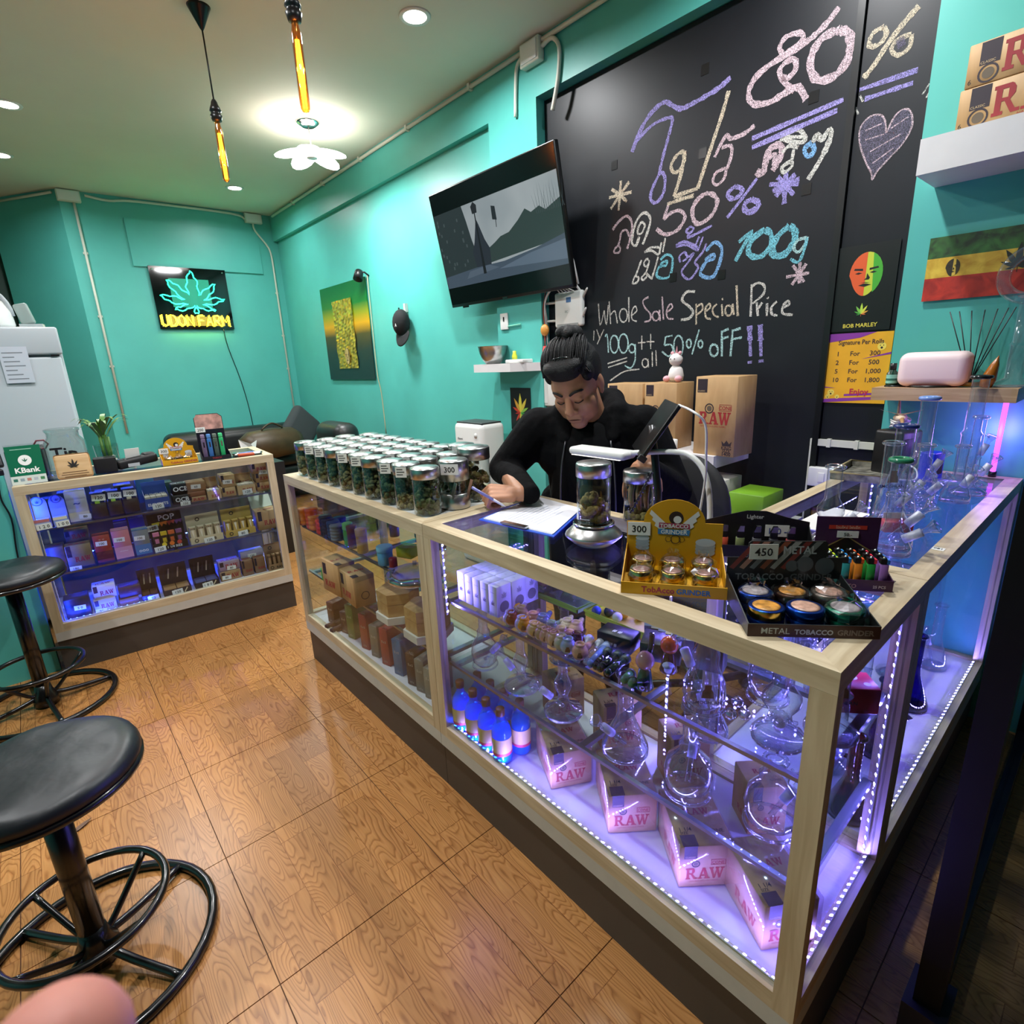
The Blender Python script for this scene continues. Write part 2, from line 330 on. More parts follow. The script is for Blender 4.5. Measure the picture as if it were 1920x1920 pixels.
# ---- two amber tube pendants
def tube_pendant(x, y, zb, label, canopy):
    t = thing('tube_pendant', label, 'lamp', (x,y,CEIL)); D = CEIL
    B().lathe([(.055,0),(.05,-.01),(.012,-.09),(.006,-.1)], M_BLACK, 24).build('canopy', t)
    B().tube([(0,0,-.09),(0,0,zb+.38-D)], .004, M_BLACK, 6).build('cord', t)
    z0 = zb-D
    B().lathe([(.008,z0+0.3854),(.015,z0+0.3731),(.018,z0+0.3608),(.024,z0+0.3485),(.03,z0+0.3321),(.024,z0+0.3280),(.024,z0+0.3157),(.03,z0+0.3116),(.026,z0+0.2993),(.023,z0+0.2870)], M_BLACK, 20).build('socket', t)
    g = B().lathe([(.002,z0),(.012,z0+0.0033),(.017,z0+0.0131),(.018,z0+0.0246),(.018,z0+0.2460),(.013,z0+0.2706),(.013,z0+0.2911)], thin('amber_glass',(255,190,110),.06,.6), 20).build('glass_tube', t)
    f = B()
    for q in range(4):
        a = q*pi/2+.3; f.tube([(cos(a)*.006,sin(a)*.006,z0+0.2296),(cos(a+.5)*.009,sin(a+.5)*.009,z0+0.1230),(cos(a)*.006,sin(a)*.006,z0+0.0164)], .0035, emis('ff9a2a',38), 6)
    f.build('filament', t); B().tube([(0,0,z0+0.2952),(0,0,z0+0.2296)], .003, M_ALU, 6).build('filament_post', t)
    lamp('POINT', (0,0,z0+.15), 5, (1,.55,.2), .02, parent=t)
tube_pendant(1.066,3.488,2.49,'amber glowing tube bulb on a long black cord from a cone canopy',True)
tube_pendant(1.022,2.281,2.43,'amber glowing tube bulb in a black socket over the jar counter',True)
# ================================================================ showcases
M_FRAME = {a: wood('pale_wood_'+a, (186,166,132), (214,198,166), a, 2.2, .42, 14) for a in 'XYZ'}
M_GLASS = thin('showcase_glass', (244,248,248), .025, .34, 4)
M_STRIP = mat('pale_grey_laminate', (196,196,188), .5, vary=.04, scale=20)
M_PLINTH = mat('dark_brown_laminate', (72,66,60), .5, vary=.08, scale=6)
M_DECK = mat('white_deck', (222,220,226), .5)
M_LED = emis('8070ff', 1600, True); M_LEDB = emis('2040ff', 1100, True)
H0, HS, HR, HG, HT = .18, .228, .272, .965, 1.008
def led(parent, p0, p1, n, m=None, nrm=(0,.5,.86), name='led_strip'):
    """a strip of small square diodes that light their surroundings, facing nrm"""
    p0, p1 = V(p0), V(p1); d = p1-p0; T = fr(p0, d, V(nrm).cross(d))
    s = B().box(0,d.length,-.004,.004,-.0015,.0005, M_WHITE, T).build(name, parent); l = B(); k = B()
    for i in range(n):
        x = d.length*(i+.5)/n; l.add([(x-.003,-.003,.0022),(x+.003,-.003,.0022),(x+.003,.003,.0022),(x-.003,.003,.0022)], [(0,1,2,3)], m or M_LED, T); k.box(x-.0035,x+.0035,-.0035,.0035,.0005,.002, M_WHITE, T)
    stuff(k.build('led_housing', s)); stuff(l.build('led', s)); return s
def showcase(label, loc, rz, Lg, D, shelves=(.745,.505), top='glass', lside=True, rside=True, setback=.05):
    s = thing('showcase', label, 'showcase', loc, rz); pw = .042
    B().box(0,Lg,.012,D,0,H0, M_PLINTH).build('plinth', s)
    B().box(0,Lg,0,D,H0,HS, M_STRIP).build('fascia', s)
    B().box(.01,Lg-.01,.01,D-.01,HS+.001,HR-.01, M_DECK).build('deck', s)
    for a in (0, Lg-pw):
        for c in (0, D-.03): B().box(a,a+pw,c,c+.03,HS,HG-.0005, M_FRAME['Z']).build('post', s)
    B().box(pw,Lg-pw,0,.03,HS,HR, M_FRAME['X']).build('bottom_rail', s)
    B().box(pw,Lg-pw,D-.03,D,HS,HR, M_FRAME['X']).build('bottom_rail', s)
    for a in (0, Lg-.03): B().box(a,a+.03,.03,D-.03,HS,HR, M_FRAME['Y']).build('bottom_rail', s)
    for c in (0, D-.045): B().prism([(0,c),(Lg,c),(Lg-.045,c+.045),(.045,c+.045)] if c == 0 else [(.045,c),(Lg-.045,c),(Lg,D),(0,D)],HG,HT, M_FRAME['X']).build('top_rail', s)
    for a in (0, Lg-.045): B().prism([(0,0),(.045,.045),(.045,D-.045),(0,D)] if a == 0 else [(a,.045),(Lg,0),(Lg,D),(a,D-.045)],HG,HT, M_FRAME['Y']).build('top_rail', s)
    B().box(.045,Lg-.045,.045,D-.045,HT-.008,HT-.001, M_GLASS if top == 'glass' else mat('pale_stone_top',(196,198,194),.35,vary=.06,scale=9)).build('top_pane', s)
    B().box(pw,Lg-pw,.010,.015,HR,HG, M_GLASS).build('front_pane', s)
    if lside: B().box(.010,.015,.03,D-.03,HR,HG, M_GLASS).build('side_pane', s)
    if rside: B().box(Lg-.015,Lg-.010,.03,D-.03,HR,HG, M_GLASS).build('side_pane', s)
    for z in shelves:
        sh = B().box(.02,Lg-.02,setback,D-.04,z-.008,z, M_GLASS).build('shelf', s)
        B().box(.02,Lg-.02,setback-.003,setback+.008,z-.012,z-.003, M_ALU).build('shelf_edge', sh)
        for x in (.03,Lg*.5,Lg-.05): B().box(x,x+.02,setback+.012,D-.04,z-.022,z-.0085, M_ALU).build('bracket', sh)
    return s
AX = .864
SA = showcase('glass showcase with a pale top holding rows of herb jars', (AX,2.705,0), -pi/2, 1.255, .5, top='solid')
SB = showcase('glass-topped showcase full of pipes, glass water pipes and cone cartons', (AX,1.448,0), -pi/2, 1.212, .5)
SC = showcase('glass showcase with water pipes standing along its top by the doorway', (AX+.502,.236,0), 0, 1.28, .5, shelves=(.62,), setback=.2)
SD = showcase('glass showcase of rolling paper packs lit blue beside the half wall', (-.14,3.52,0), -.072, 1.2, .5, shelves=(.78,.535), setback=.03)
B().box(.05,1.15,.472,.478,HR,HG, mat('grey_back_door',(96,90,86),.5)).build('back_door', SD)
# led strips of the showcases
led(SB, (.05,.024,HR+.003),(1.17,.024,HR+.003), 56)
led(SB, (1.192,.04,HR+.003),(1.192,.47,HR+.003), 20, nrm=(-.5,0,.86))
led(SB, (1.19,.45,HR+.03),(1.19,.45,HG-.03), 24, nrm=(-.8,-.6,0))
led(SB, (.62,.458,.30),(.62,.458,.92), 24, nrm=(0,-1,0))
led(SB, (.45,.458,.948),(1.15,.458,.948), 26, nrm=(0,-.75,-.66))  # added strip, no known fitting here; it brightens the upper shelf
led(SB, (.06,.03,HG-.01),(.06,.03,.7), 10, nrm=(1,.3,0))
led(SC, (.05,.024,HR+.003),(1.23,.024,HR+.003), 48)
led(SC, (.04,.46,HR+.03),(.04,.46,HG-.03), 20, nrm=(.6,-.8,0))
led(SC, (1.25,.46,HR+.03),(1.25,.46,HG-.03), 20, nrm=(-.6,-.8,0))
led(SC, (.3,.468,.9),(1.1,.468,.9), 24, nrm=(0,-.7,-.7))
led(SD, (.05,.026,HR+.005),(.05,.026,HG-.01), 30, M_LEDB, (.8,.6,0))
led(SD, (.06,.03,HR+.003),(.45,.03,HR+.003), 14, M_LEDB)
led(SD, (.05,.455,.515),(1.15,.455,.515), 36, M_LEDB, (0,-.8,-.6))
led(SD, (.05,.455,.945),(.6,.455,.945), 16, M_LEDB, (0,-.8,-.6))
led(SA, (.55,.44,.80),(.72,.44,.80), 9, M_LEDB, (0,-1,0))
# ================================================================ blackboard with chalk writing
def chalk(c, key):
    k = 'chalk_'+key
    if k in MATS: return MATS[k]
    m = bpy.data.materials.new(k); m.use_nodes = True; t = m.node_tree; N = t.nodes; L = t.links; b = N['Principled BSDF']
    b.inputs['Base Color'].default_value = lin(c); b.inputs['Roughness'].default_value = .95; b.inputs['Specular IOR Level'].default_value = .1
    tc = N.new('ShaderNodeTexCoord'); n = N.new('ShaderNodeTexNoise'); n.inputs['Scale'].default_value = 330; n.inputs['Detail'].default_value = 3
    r = N.new('ShaderNodeValToRGB'); r.color_ramp.elements[0].position = .38; r.color_ramp.elements[1].position = .64; r.color_ramp.elements[0].color = (.18,.18,.18,1)
    L.new(tc.outputs['Object'], n.inputs['Vector']); L.new(n.outputs['Fac'], r.inputs[0]); L.new(r.outputs[0], b.inputs['Alpha']); MATS[k] = m; return m
CH = {'p': chalk((172,160,226),'violet'), 'w': chalk((226,222,214),'white'), 'c': chalk((224,208,184),'cream'), 'k': chalk((222,196,204),'pink'), 'b': chalk((130,206,222),'cyan'), 'l': chalk((140,190,240),'blue'), 'g': chalk((112,106,124),'haze'), 't': chalk((190,230,230),'mint')}
M_BOARD = mat('blackboard_paint', (23,25,31), .42, vary=.12, scale=5, spec=.35)
XB = WX+.07
board = thing('blackboard', 'tall black chalkboard covered in coloured chalk lettering behind the counter', 'blackboard', (XB,2.70,0))
B().box(0,.03,-1.715,0,.02,2.99, M_BOARD).build('panel', board)
board2 = thing('blackboard', 'narrow black chalkboard panel with a chalk heart and percent sign', 'blackboard', (XB,.955,0))
B().box(0,.03,-.25,0,.02,2.99, M_BOARD).build('panel', board2)
sp = tag(B().box(XB-.018,XB+.03,.958,.984,.02,2.99, M_BLACK).build('joint_profile'), 'black metal profile joining the two chalkboard panels', 'trim')
TB = fr((-.001,0,0), (0,-1,0), (0,0,1)); rc = random.Random(5)
ZM = {'A': (1000,0,3), 'D': (1500,0,4.571), 'E': (1090,510,4.3636), 'F': (1130,300,4.8)}
def bp(z, p, y0=2.70):
    a, b_, k = ZM[z]; q = onx(a+p[0]/k, b_+p[1]/k, XB-.001); return (y0-q.y, q.z)
def el(cx, cy, rx, ry, a0=-90, n=12, tilt=0): return [(cx+rx*cos(R(a0)+2*pi*i/n)+tilt*ry*-sin(R(a0)+2*pi*i/n), cy+ry*sin(R(a0)+2*pi*i/n)) for i in range(n+1)]
def star(cx, cy, rr): return [[(cx,cy),(cx+r*cos(a),cy+r*sin(a))] for a, r in rr]
def write(name, z, strokes, par=board, y0=2.70):
    b = B()
    for c, w_, pts in strokes:
        q = [bp(z, p, y0) for p in pts]; q = smooth(q, 4) if len(q) > 2 else [V((*q[0],0)).lerp(V((*q[1],0)), i/6) for i in range(7)]
        stroke(b, [(p.x,p.y) for p in q], w_*.00084, CH[c], TB, .0004+len(b.f)*1e-7, rc)
    o = b.build(name, par); return o
write('chalk_lettering','A',[('p',26,[(555,855),(600,740),(660,640),(735,575),(780,592),(830,612),(900,580),(980,535),(1050,490),(1110,435)]),('p',20,[(575,800),(640,730),(700,685),(775,660),(780,690),(760,770),(730,880),(705,990)]),
 ('p',20,[(705,985),(670,1060),(660,1120),(690,1140),(730,1090),(742,1010),(725,970),(705,985)]),('c',20,[(850,850),(810,870),(775,930),(790,970),(825,955),(850,900),(852,850)]),('c',22,[(852,850),(835,960),(810,1050),(790,1105)]),
 ('c',22,[(790,1110),(850,1085),(925,1060)]),('c',22,[(925,1060),(960,950),(1010,800),(1060,650),(1100,510)]),('k',20,[(1020,885),(1055,810),(1090,760),(1110,780),(1170,760),(1210,735),(1245,705)]),('k',18,[(1060,830),(1110,820),(1115,870),(1090,950)]),
 ('k',18,[(1085,945),(1030,970),(1010,1020),(1035,1040),(1075,1000),(1085,945)])])
write('chalk_lettering','A',[('k',30,[(1720,40),(1660,120),(1580,200),(1500,260),(1400,320),(1310,380),(1240,450),(1210,530),(1240,585),(1330,575),(1420,520),(1490,490),(1535,560)]),('k',24,[(1410,310),(1385,270),(1420,210),(1490,185),(1520,205),(1490,250),(1420,300)]),
 ('k',26,[(1470,510),(1410,460),(1385,400),(1420,350),(1470,335),(1475,390),(1430,440),(1400,430)]),('k',36,[(1720,170),(1630,210),(1570,300),(1560,390),(1600,450),(1690,430),(1760,350),(1785,250),(1770,185),(1720,170)]),
 ('p',26,[(1230,780),(1745,560)]),('p',26,[(1230,830),(1710,620)])])
write('chalk_lettering','A',[('k',34,[(1255,965),(1290,975),(1310,900),(1330,840),(1380,815),(1400,850),(1370,920),(1345,960)]),('k',24,[(1320,890),(1360,870),(1350,930)]),('w',18,[(1400,860),(1440,820),(1490,830)]),('w',18,[(1465,840),(1455,900)]),('w',18,[(1450,905),(1400,940),(1410,970),(1455,935),(1450,905)]),
 ('w',22,[(1390,775),(1440,745),(1500,732),(1530,790),(1480,800),(1390,780)]),('w',14,[(1420,770),(1520,770)]),('l',24,[(1565,800),(1525,840),(1545,880),(1580,850),(1570,810)]),('w',26,[(1570,800),(1600,760),(1620,790),(1660,735),(1675,760),(1640,850),(1590,940),(1545,1010)])])
write('chalk_star','F',[('c',20,s) for s in star(155,315,[(-1.5,130),(-.95,145),(-.25,110),(.75,85),(1.65,140),(2.15,150),(2.9,100),(3.75,90)])])
write('chalk_star','F',[('p',24,s) for s in star(1640,215,[(-1.45,110),(-.75,130),(-.35,140),(0,125),(.9,125),(1.6,180),(2.2,140),(2.6,130),(3.1,140),(3.9,90)])])
write('chalk_star','F',[('k',16,s) for s in star(1770,1030,[(-1.5,110),(-1,115),(-.15,90),(1,80),(1.55,80),(2.2,115),(2.95,120),(4.1,100)])])
write('chalk_lettering','F',[('k',16,[(90,630),(140,560),(210,505),(255,540),(265,620),(245,720),(220,800)]),('k',14,[(238,690),(215,630),(170,650),(155,720),(140,770)]),('k',13,[(140,770),(110,800),(105,835),(150,830),(157,790),(140,770)]),
 ('w',14,[(320,610),(350,560),(380,590),(350,660),(315,660),(320,610)]),('w',17,[(330,690),(300,770),(265,750),(270,680),(300,560),(360,480),(410,490),(430,550),(400,660),(360,760)]),
 ('c',22,[(820,320),(700,355),(580,400)]),('k',20,[(590,410),(570,470),(550,535)]),('k',22,[(550,535),(610,480),(690,455),(740,500),(720,570),(660,640),(560,670),(485,620)]),('k',24,[(930,300),(860,350),(810,440),(820,540),(870,575),(960,520),(1015,440),(1030,360),(990,310),(930,300)]),
 ('p',24,[(1200,235),(1140,280),(1130,330),(1180,350),(1240,310),(1255,260),(1200,240)]),('p',18,[(1390,165),(1260,340),(1120,520)]),('p',28,[(1340,355),(1285,385),(1275,440),(1320,470),(1390,430),(1400,380),(1340,355)])])
write('chalk_lettering','F',[('w',14,[(350,900),(320,980),(295,1050)]),('w',13,[(292,1040),(270,1110),(310,1100),(325,1060),(292,1045)]),('w',12,[(400,885),(370,930),(390,960),(420,920),(400,885)]),('w',13,[(415,935),(390,1010),(350,1060),(370,1080),(400,1040),(390,1015),(440,1070)]),('w',14,[(440,1075),(470,980),(500,870)]),
 ('w',13,[(375,830),(430,790),(510,790),(500,850),(440,815),(375,832)]),('w',12,[(510,850),(530,740)]),('w',12,[(540,830),(565,700)]),('b',16,[(520,900),(575,852),(630,890),(600,1050),(490,1050),(510,960),(570,950),(575,910),(530,930),(520,970)]),
 ('p',13,[(790,600),(750,640),(780,660),(820,620),(790,600)]),('p',15,[(790,650),(765,700),(870,650),(985,590)]),('p',13,[(700,920),(690,870),(740,830),(760,880),(720,910)]),('p',13,[(740,830),(770,870),(820,840),(770,920),(710,1010),(780,1075),(860,970),(830,920),(900,830),(935,750)]),
 ('p',16,[(660,775),(730,735),(830,770),(850,810),(760,765),(660,778)]),('p',12,[(830,780),(870,690)]),('p',12,[(855,820),(905,690)]),('l',20,[(930,820),(1010,740),(1075,820),(1000,1045),(880,1030),(930,920),(1000,890),(1000,850),(945,880),(930,910)])])
write('chalk_lettering','F',[('b',20,[(1225,740),(1345,640),(1270,770),(1195,910)]),('b',30,[(1460,625),(1360,700),(1310,800),(1340,865),(1430,865),(1510,770),(1515,670),(1460,625)]),('b',36,[(1680,595),(1580,680),(1525,790),(1550,860),(1640,845),(1720,740),(1730,640),(1680,595)]),
 ('t',16,[(1840,700),(1760,720),(1720,790),(1760,830),(1820,760),(1845,690)]),('b',16,[(1840,700),(1810,820),(1760,920),(1690,890)])])
write('chalk_lettering','E',[('w',10,s) for s in ([(140,260),(155,435),(187,315)],[(187,315),(205,430),(222,270)],[(228,240),(240,425)],[(240,350),(275,320),(295,420)],el(345,355,32,55),[(388,205),(390,410)],[(420,350),(455,315),(440,280),(415,320),(415,385),(455,405)])]
 +[('k',11,s) for s in ([(550,205),(505,235),(520,290),(565,345),(560,395),(515,408)],el(610,360,28,38),[(640,310),(645,400)],[(662,200),(672,390)],[(700,330),(745,290),(730,260),(700,310),(705,375),(755,385)])])
write('chalk_lettering','E',[('w',16,[(930,160),(860,165),(825,230),(880,280),(915,330),(880,380),(815,390)])]+[('c',11,s) for s in ([(940,260),(940,430)],[(945,285),(985,260),(990,310),(945,350)],[(1020,320),(1055,290),(1045,260),(1015,300),(1020,370),(1060,385)],[(1110,260),(1075,300),(1085,350),(1125,370)],[(1150,265),(1155,360)],[(1153,215),(1158,230)],el(1205,315,28,42),[(1238,260),(1248,350)])]
 +[('c',15,[(1270,110),(1280,360)])]+[('w',13,s) for s in ([(1395,100),(1385,365)],[(1385,130),(1440,90),(1495,110),(1490,180),(1400,260)],[(1435,250),(1445,360)],[(1445,300),(1480,250)],[(1520,255),(1518,360)],[(1524,208),(1530,218)],[(1600,240),(1555,290),(1560,345),(1605,355)],[(1650,290),(1700,265),(1690,235),(1650,280),(1650,340),(1730,350)])])
write('chalk_lettering','E',[('t',11,s) for s in ([(195,530),(212,515),(222,660)],el(270,590,33,72),el(345,585,38,78),el(415,625,25,35),[(440,590),(440,720),(405,785),(355,765)],[(745,520),(690,530)],[(690,530),(680,600)],[(680,600),(735,595),(748,650),(715,690),(660,650)],el(795,605,38,85),el(880,585,18,35),[(965,470),(905,675)],el(975,590,18,30))]
 +[('w',9,s) for s in ([(495,520),(495,635)],[(465,580),(525,575)],[(568,505),(568,630)],[(535,570),(598,570)],[(215,750),(375,700)],[(220,780),(375,730)],[(235,890),(350,815),(475,795)],el(522,745,24,35),[(545,710),(550,780)],[(580,650),(582,775)],[(610,640),(615,770)],[(105,480),(100,560)],[(125,470),(150,540)],[(185,470),(130,590)])]
 +[('t',13,s) for s in (el(1085,640,33,48),[(1150,480),(1150,690)],[(1150,490),(1205,465)],[(1150,545),(1205,530)],[(1240,470),(1220,690)],[(1240,480),(1305,460)],[(1235,550),(1315,535)])]
 +[('p',30,[(1377,440),(1380,560)]),('p',18,[(1380,555),(1384,690)]),('p',32,[(1464,430),(1467,560)]),('p',18,[(1467,555),(1470,690)]),('p',24,[(1378,728),(1378,750)]),('p',28,[(1470,716),(1470,740)])])
write('chalk_lettering','D',[('c',26,[(1020,50),(880,210),(750,380),(640,550),(545,670)]),('c',20,[(720,230),(630,280),(590,370),(620,400),(690,370),(740,290),(720,230)]),('c',18,[(955,290),(840,340),(785,410),(805,460),(860,468),(940,400),(958,295)]),('g',40,[(830,390),(900,340)]),
 ('p',20,[(510,770),(1010,600)]),('p',20,[(555,850),(970,710)]),('w',8,[(475,920),(500,980)]),('w',8,[(515,820),(540,870)]),('w',6,[(1110,715),(1050,810)]),('w',6,[(1125,760),(1080,840)])], board2, .955)
HT_ = [(740,1140),(730,1040),(690,985),(600,1000),(520,1090),(510,1220),(560,1380),(610,1480),(620,1540),(660,1470),(760,1360),(880,1230),(960,1080),(950,960),(890,935),(810,1000),(740,1140)]
b = B(); poly(b, [(p.x,p.y) for p in smooth([bp('D',p,.955) for p in HT_],3)][:-1], CH['g'], TB, .0003); b.build('chalk_heart_fill', board2)
write('chalk_heart','D',[('k',7,HT_),('k',5,[(n+80 if n else 560,1080+n) for n in ()] or [(560,1120),(700,1060)]),('k',5,[(560,1200),(720,1150)]),('k',5,[(780,1100),(930,1000)]),('k',5,[(600,1300),(860,1150)]),('k',5,[(620,1400),(800,1270)])], board2, .955)
for (x, y) in ((1152,310),(1322,130),(1318,287),(1526,182),(1512,355),(1353,515),(1262,520)):
    q = onx(x,y,XB); B().box(-.002,0,-.02,.02,-.022,.022, col('0b0b0d',.3)).build('tape_patch', board, (0,q.y-2.70,q.z))
# ================================================================ flat prints: portrait, price list, rasta panel
def face_print(b, T, x, y, s, cols):
    """a plain stylised face: oval, brows, eyes, nose and mouth"""
    l, m_, d, k = cols
    poly(b, [(x+s*.36*cos(a)*(1 if sin(a) > 0 else .92-.18*abs(sin(a))), y+s*.5*sin(a)) for a in [2*pi*i/26 for i in range(26)]], m_, T, .0006)
    poly(b, [(x+s*.36*cos(a)*(1 if sin(a) > 0 else .92-.18*abs(sin(a))), y+s*.5*sin(a)) for a in [pi/2+pi*i/14 for i in range(15)]], l, T, .0008)
    poly(b, [(x+s*.36*cos(a), y+s*.5*sin(a)) for a in [-pi/3+i*pi*.72/10 for i in range(11)]], d, T, .0009)
    for sx in (-1,1):
        poly(b, [(x+sx*s*.07,y+s*.13),(x+sx*s*.25,y+s*.15),(x+sx*s*.27,y+s*.11),(x+sx*s*.07,y+s*.08)], k, T, .001)
        poly(b, [(x+sx*s*.08,y+s*.03),(x+sx*s*.16,y+s*.055),(x+sx*s*.24,y+s*.03),(x+sx*s*.16,y+s*.005)], k, T, .001)
    poly(b, [(x-s*.03,y-s*.13),(x+s*.08,y-s*.13),(x+s*.1,y-s*.09),(x+s*.03,y+s*.02),(x+s*.02,y-s*.09)], k, T, .001)
    poly(b, [(x-s*.14,y-s*.25),(x-s*.03,y-s*.215),(x+s*.03,y-s*.215),(x+s*.14,y-s*.25),(x,y-s*.29)], k, T, .001)
    poly(b, [(x-s*.1,y-s*.2),(x,y-s*.18),(x+s*.12,y-s*.2),(x,y-s*.195)], k, T, .001)
def leaf_poly(b, T, x, y, s, m, lob=7, stem=True, d=.001):
    for i in range(lob):
        a = pi/2+(i-(lob-1)/2)*R(33 if lob == 7 else 38); L_ = s*(1,.88,.66,.42)[abs(i-lob//2)]; u = (cos(a),sin(a)); n = (-u[1],u[0]); w_ = L_*.12
        pts = [(x,y)]
        for t, k in ((.2,.55),(.42,1),(.7,.75),(1,0),(.7,-.75),(.42,-1),(.2,-.55)): pts.append((x+u[0]*L_*t+n[0]*w_*k, y+u[1]*L_*t+n[1]*w_*k))
        poly(b, pts, m if not isinstance(m, list) else m[i % len(m)], T, d+i*1e-5)
    if stem: poly(b, [(x-s*.012,y),(x+s*.012,y),(x+s*.012,y-s*.22),(x-s*.012,y-s*.22)], m if not isinstance(m, list) else m[0], T, d)
def wallframe(x0, y0, x1, y1, X):
    """frame on the wall plane X from the photo pixels of two opposite corners: lower-left to upper-right"""
    a = onx(x0,y0,X); c = onx(x1,y1,X); return fr((X,a.y,a.z),(0,-1,0),(0,0,1)), a.y-c.y, c.z-a.z
a = onx(1553,625,XB-.003); w_, h_ = .42, 0
TL, BR = onx(1575,466,XB-.003), onx(1668,617,XB-.003); T = fr((XB-.004,TL.y,BR.z),(0,-1,0),(0,0,1)); pw_, ph_ = TL.y-BR.y, TL.z-BR.z
po = thing('portrait_poster', 'black poster with a red, yellow and green face above a small leaf', 'poster')
B().box(0,pw_,0,ph_,0,.003, col('151515',.35), T).build('sheet', po)
b = B(); face_print(b, T @ MX.Translation((0,0,.003)), pw_*.5, ph_*.66, ph_*.5, (mat('rasta_red',(222,90,40),.5), mat('rasta_yellow',(196,206,60),.5), mat('rasta_green',(70,168,50),.5), col('121212',.5))); b.build('printed_face', po)
b = B(); leaf_poly(b, T @ MX.Translation((0,0,.003)), pw_*.5, ph_*.2, ph_*.13, [col(c,.5) for c in ('d86a3a','e0a040','d8d84a','b8d84a','7ac04a','4aa03a','3a8a3a')]); b.build('printed_leaf', po)
b = B(); b.text('BOB MARLEY', pw_*.5, ph_*.045, .022, col('d8c84a',.5), T @ MX.Translation((0,0,.003)), 'CENTER', .02); b.build('lettering', po)
TL, BR = onx(1556,627,XB-.003), onx(1652,757,XB-.003); T = fr((XB-.004,TL.y,BR.z),(0,-1,0),(0,0,1)); pw_, ph_ = TL.y-BR.y+.012, TL.z-BR.z
pl = thing('price_sheet', 'yellow and purple sheet listing prices under the portrait poster', 'sign')
M_YEL = mat('sheet_yellow',(236,172,40),.45,vary=.06,scale=12); M_PUR = col('8a3a9c',.45); M_INK = col('2a2030',.5)
B().box(0,pw_,0,ph_,0,.002, M_YEL, T).build('sheet', pl); T2 = T @ MX.Translation((0,0,.002)); b = B()
for kk, p in enumerate(([(0,1),(.75,1),(.5,.93),(0,.88)],[(.55,.63),(1,.72),(1,.69)],[(0,0),(.9,.06),(.9,.1),(.3,.07),(0,.05)],[(0,.24),(.2,.22),(0,.22)],[(.35,.1),(.95,.13),(.95,.16),(.35,.13)])): b = B(); poly(b, [(x*pw_,y*ph_) for x,y in p], M_PUR, T2, .0004+kk*2e-5); b.build('purple_band', pl)
b = B(); z = pw_/.22
b.text('Signature Per Rolls', pw_*.52, ph_*.84, .024*z, M_INK, T2 @ MX.Translation((0,0,.0004)), 'CENTER', .01, sx=.85); b.build('lettering', pl)
for i, (p, q) in enumerate((('1','300'),('2','500'),('5','1,000'),('10','1,800'))):
    yy = ph_*(.68-.125*i)
    for tx, xx in ((p,.18),('For',.45),(q,.76)): b = B(); b.text(tx, pw_*xx, yy, .0245*z, M_INK, T2, 'CENTER', .012); b.build('lettering', pl)
b = B(); b.text('Enjoy', pw_*.58, ph_*.13, .03*z, col('c02848',.5), T2 @ MX.Translation((0,0,.0005)), 'CENTER', .025); b.build('lettering', pl)
b = B()
for x, y, r in ((.85,.8,.016),(.13,.15,.014),(.08,.09,.009),(.24,.09,.009)):
    disc(b, x*pw_, y*ph_, r, col('f4d860',.5), T2, .0006); disc(b, x*pw_, y*ph_-r*.35, r*.28, M_INK, T2, .0009, 10)
    for s in (-1,1): disc(b, x*pw_+s*r*.35, y*ph_+r*.25, r*.13, M_INK, T2, .0009, 8)
b.build('printed_smiley', pl)
T = fr((WX-.006,onx(1728,566,WX-.006).y,onx(1728,566,WX-.006).z),(0,-1,0),(0,0,1)); pw_ = .62; ph_ = onx(1745,448,WX-.006).z-onx(1728,566,WX-.006).z
ra = thing('rasta_panel', 'painted wall panel of green, yellow and red bands with a black leaf', 'wall art')
b = B()
for (y0, y1, c1, c2) in ((0,.36,(150,36,28),(206,58,40)),(.36,.67,(196,150,40),(230,196,70)),(.67,1,(36,52,30),(64,120,54))): b.box(0,pw_,ph_*y0,ph_*y1,0,.006, wood('paint_%d' % (y0*10), c1, c2, 'X', 5, .5, 3), T)
b.build('painted_band', ra); T2 = T @ MX.Translation((0,0,.0062)); b = B(); leaf_poly(b, T2, pw_*.42, ph_*.40, ph_*.36, col('20241a',.5)); leaf_poly(b, T2 @ MX.Translation((0,0,.0001)), pw_*.42, ph_*.40, ph_*.2, col('20241a',.5), 5, False)
b.build('painted_leaf', ra); b = B(); face_print(b, T2, pw_*.13, ph_*.5, ph_*.27, (col('302818',.5),col('d8b84a',.5),col('3a3018',.5),col('1c180e',.5))); b.build('painted_face', ra); b = B(); face_print(b, T2, pw_*.56, ph_*.18, ph_*.24, (col('8a2a20',.5),col('d86a50',.5),col('7a2018',.5),col('2a0c08',.5))); b.build('painted_face', ra)
# ================================================================ television
tvA = V((2.434,3.574,2.639)); tvB = V((2.434,2.323,2.639)); tvC = V((2.58,3.60,1.895))
T = fr((2.58,3.592,1.895),(0,-1,0),(2.434-2.58,0,.744)); TW, TH = 1.242, .757
tv = thing('television', 'large flat television tilted down from the wall showing a misty street', 'television')
B().rbox(0,TW,0,TH,-.035,0,.006, mat('tv_black',(12,13,14),.3), T).build('housing', tv)
B().rbox(.3,.94,.12,.6,-.085,-.036,.01, M_BLACK, T).build('back_box', tv)
B().box(.55,.69,.3,.42,-.2,-.086, M_BLACK, T).build('wall_bracket', tv)
M_SCR = mat('screen_black',(10,18,18),.12); scr = B().box(.008,TW-.008,.02,TH-.008,.0002,.001, M_SCR, T).build('screen', tv)
B().box(TW/2-.025,TW/2+.025,.004,.014,.0004,.003, M_CHROME, T).build('badge', tv); B().box(.12,.17,-.012,0,-.03,-.01, M_BLACK, T).build('foot', tv)
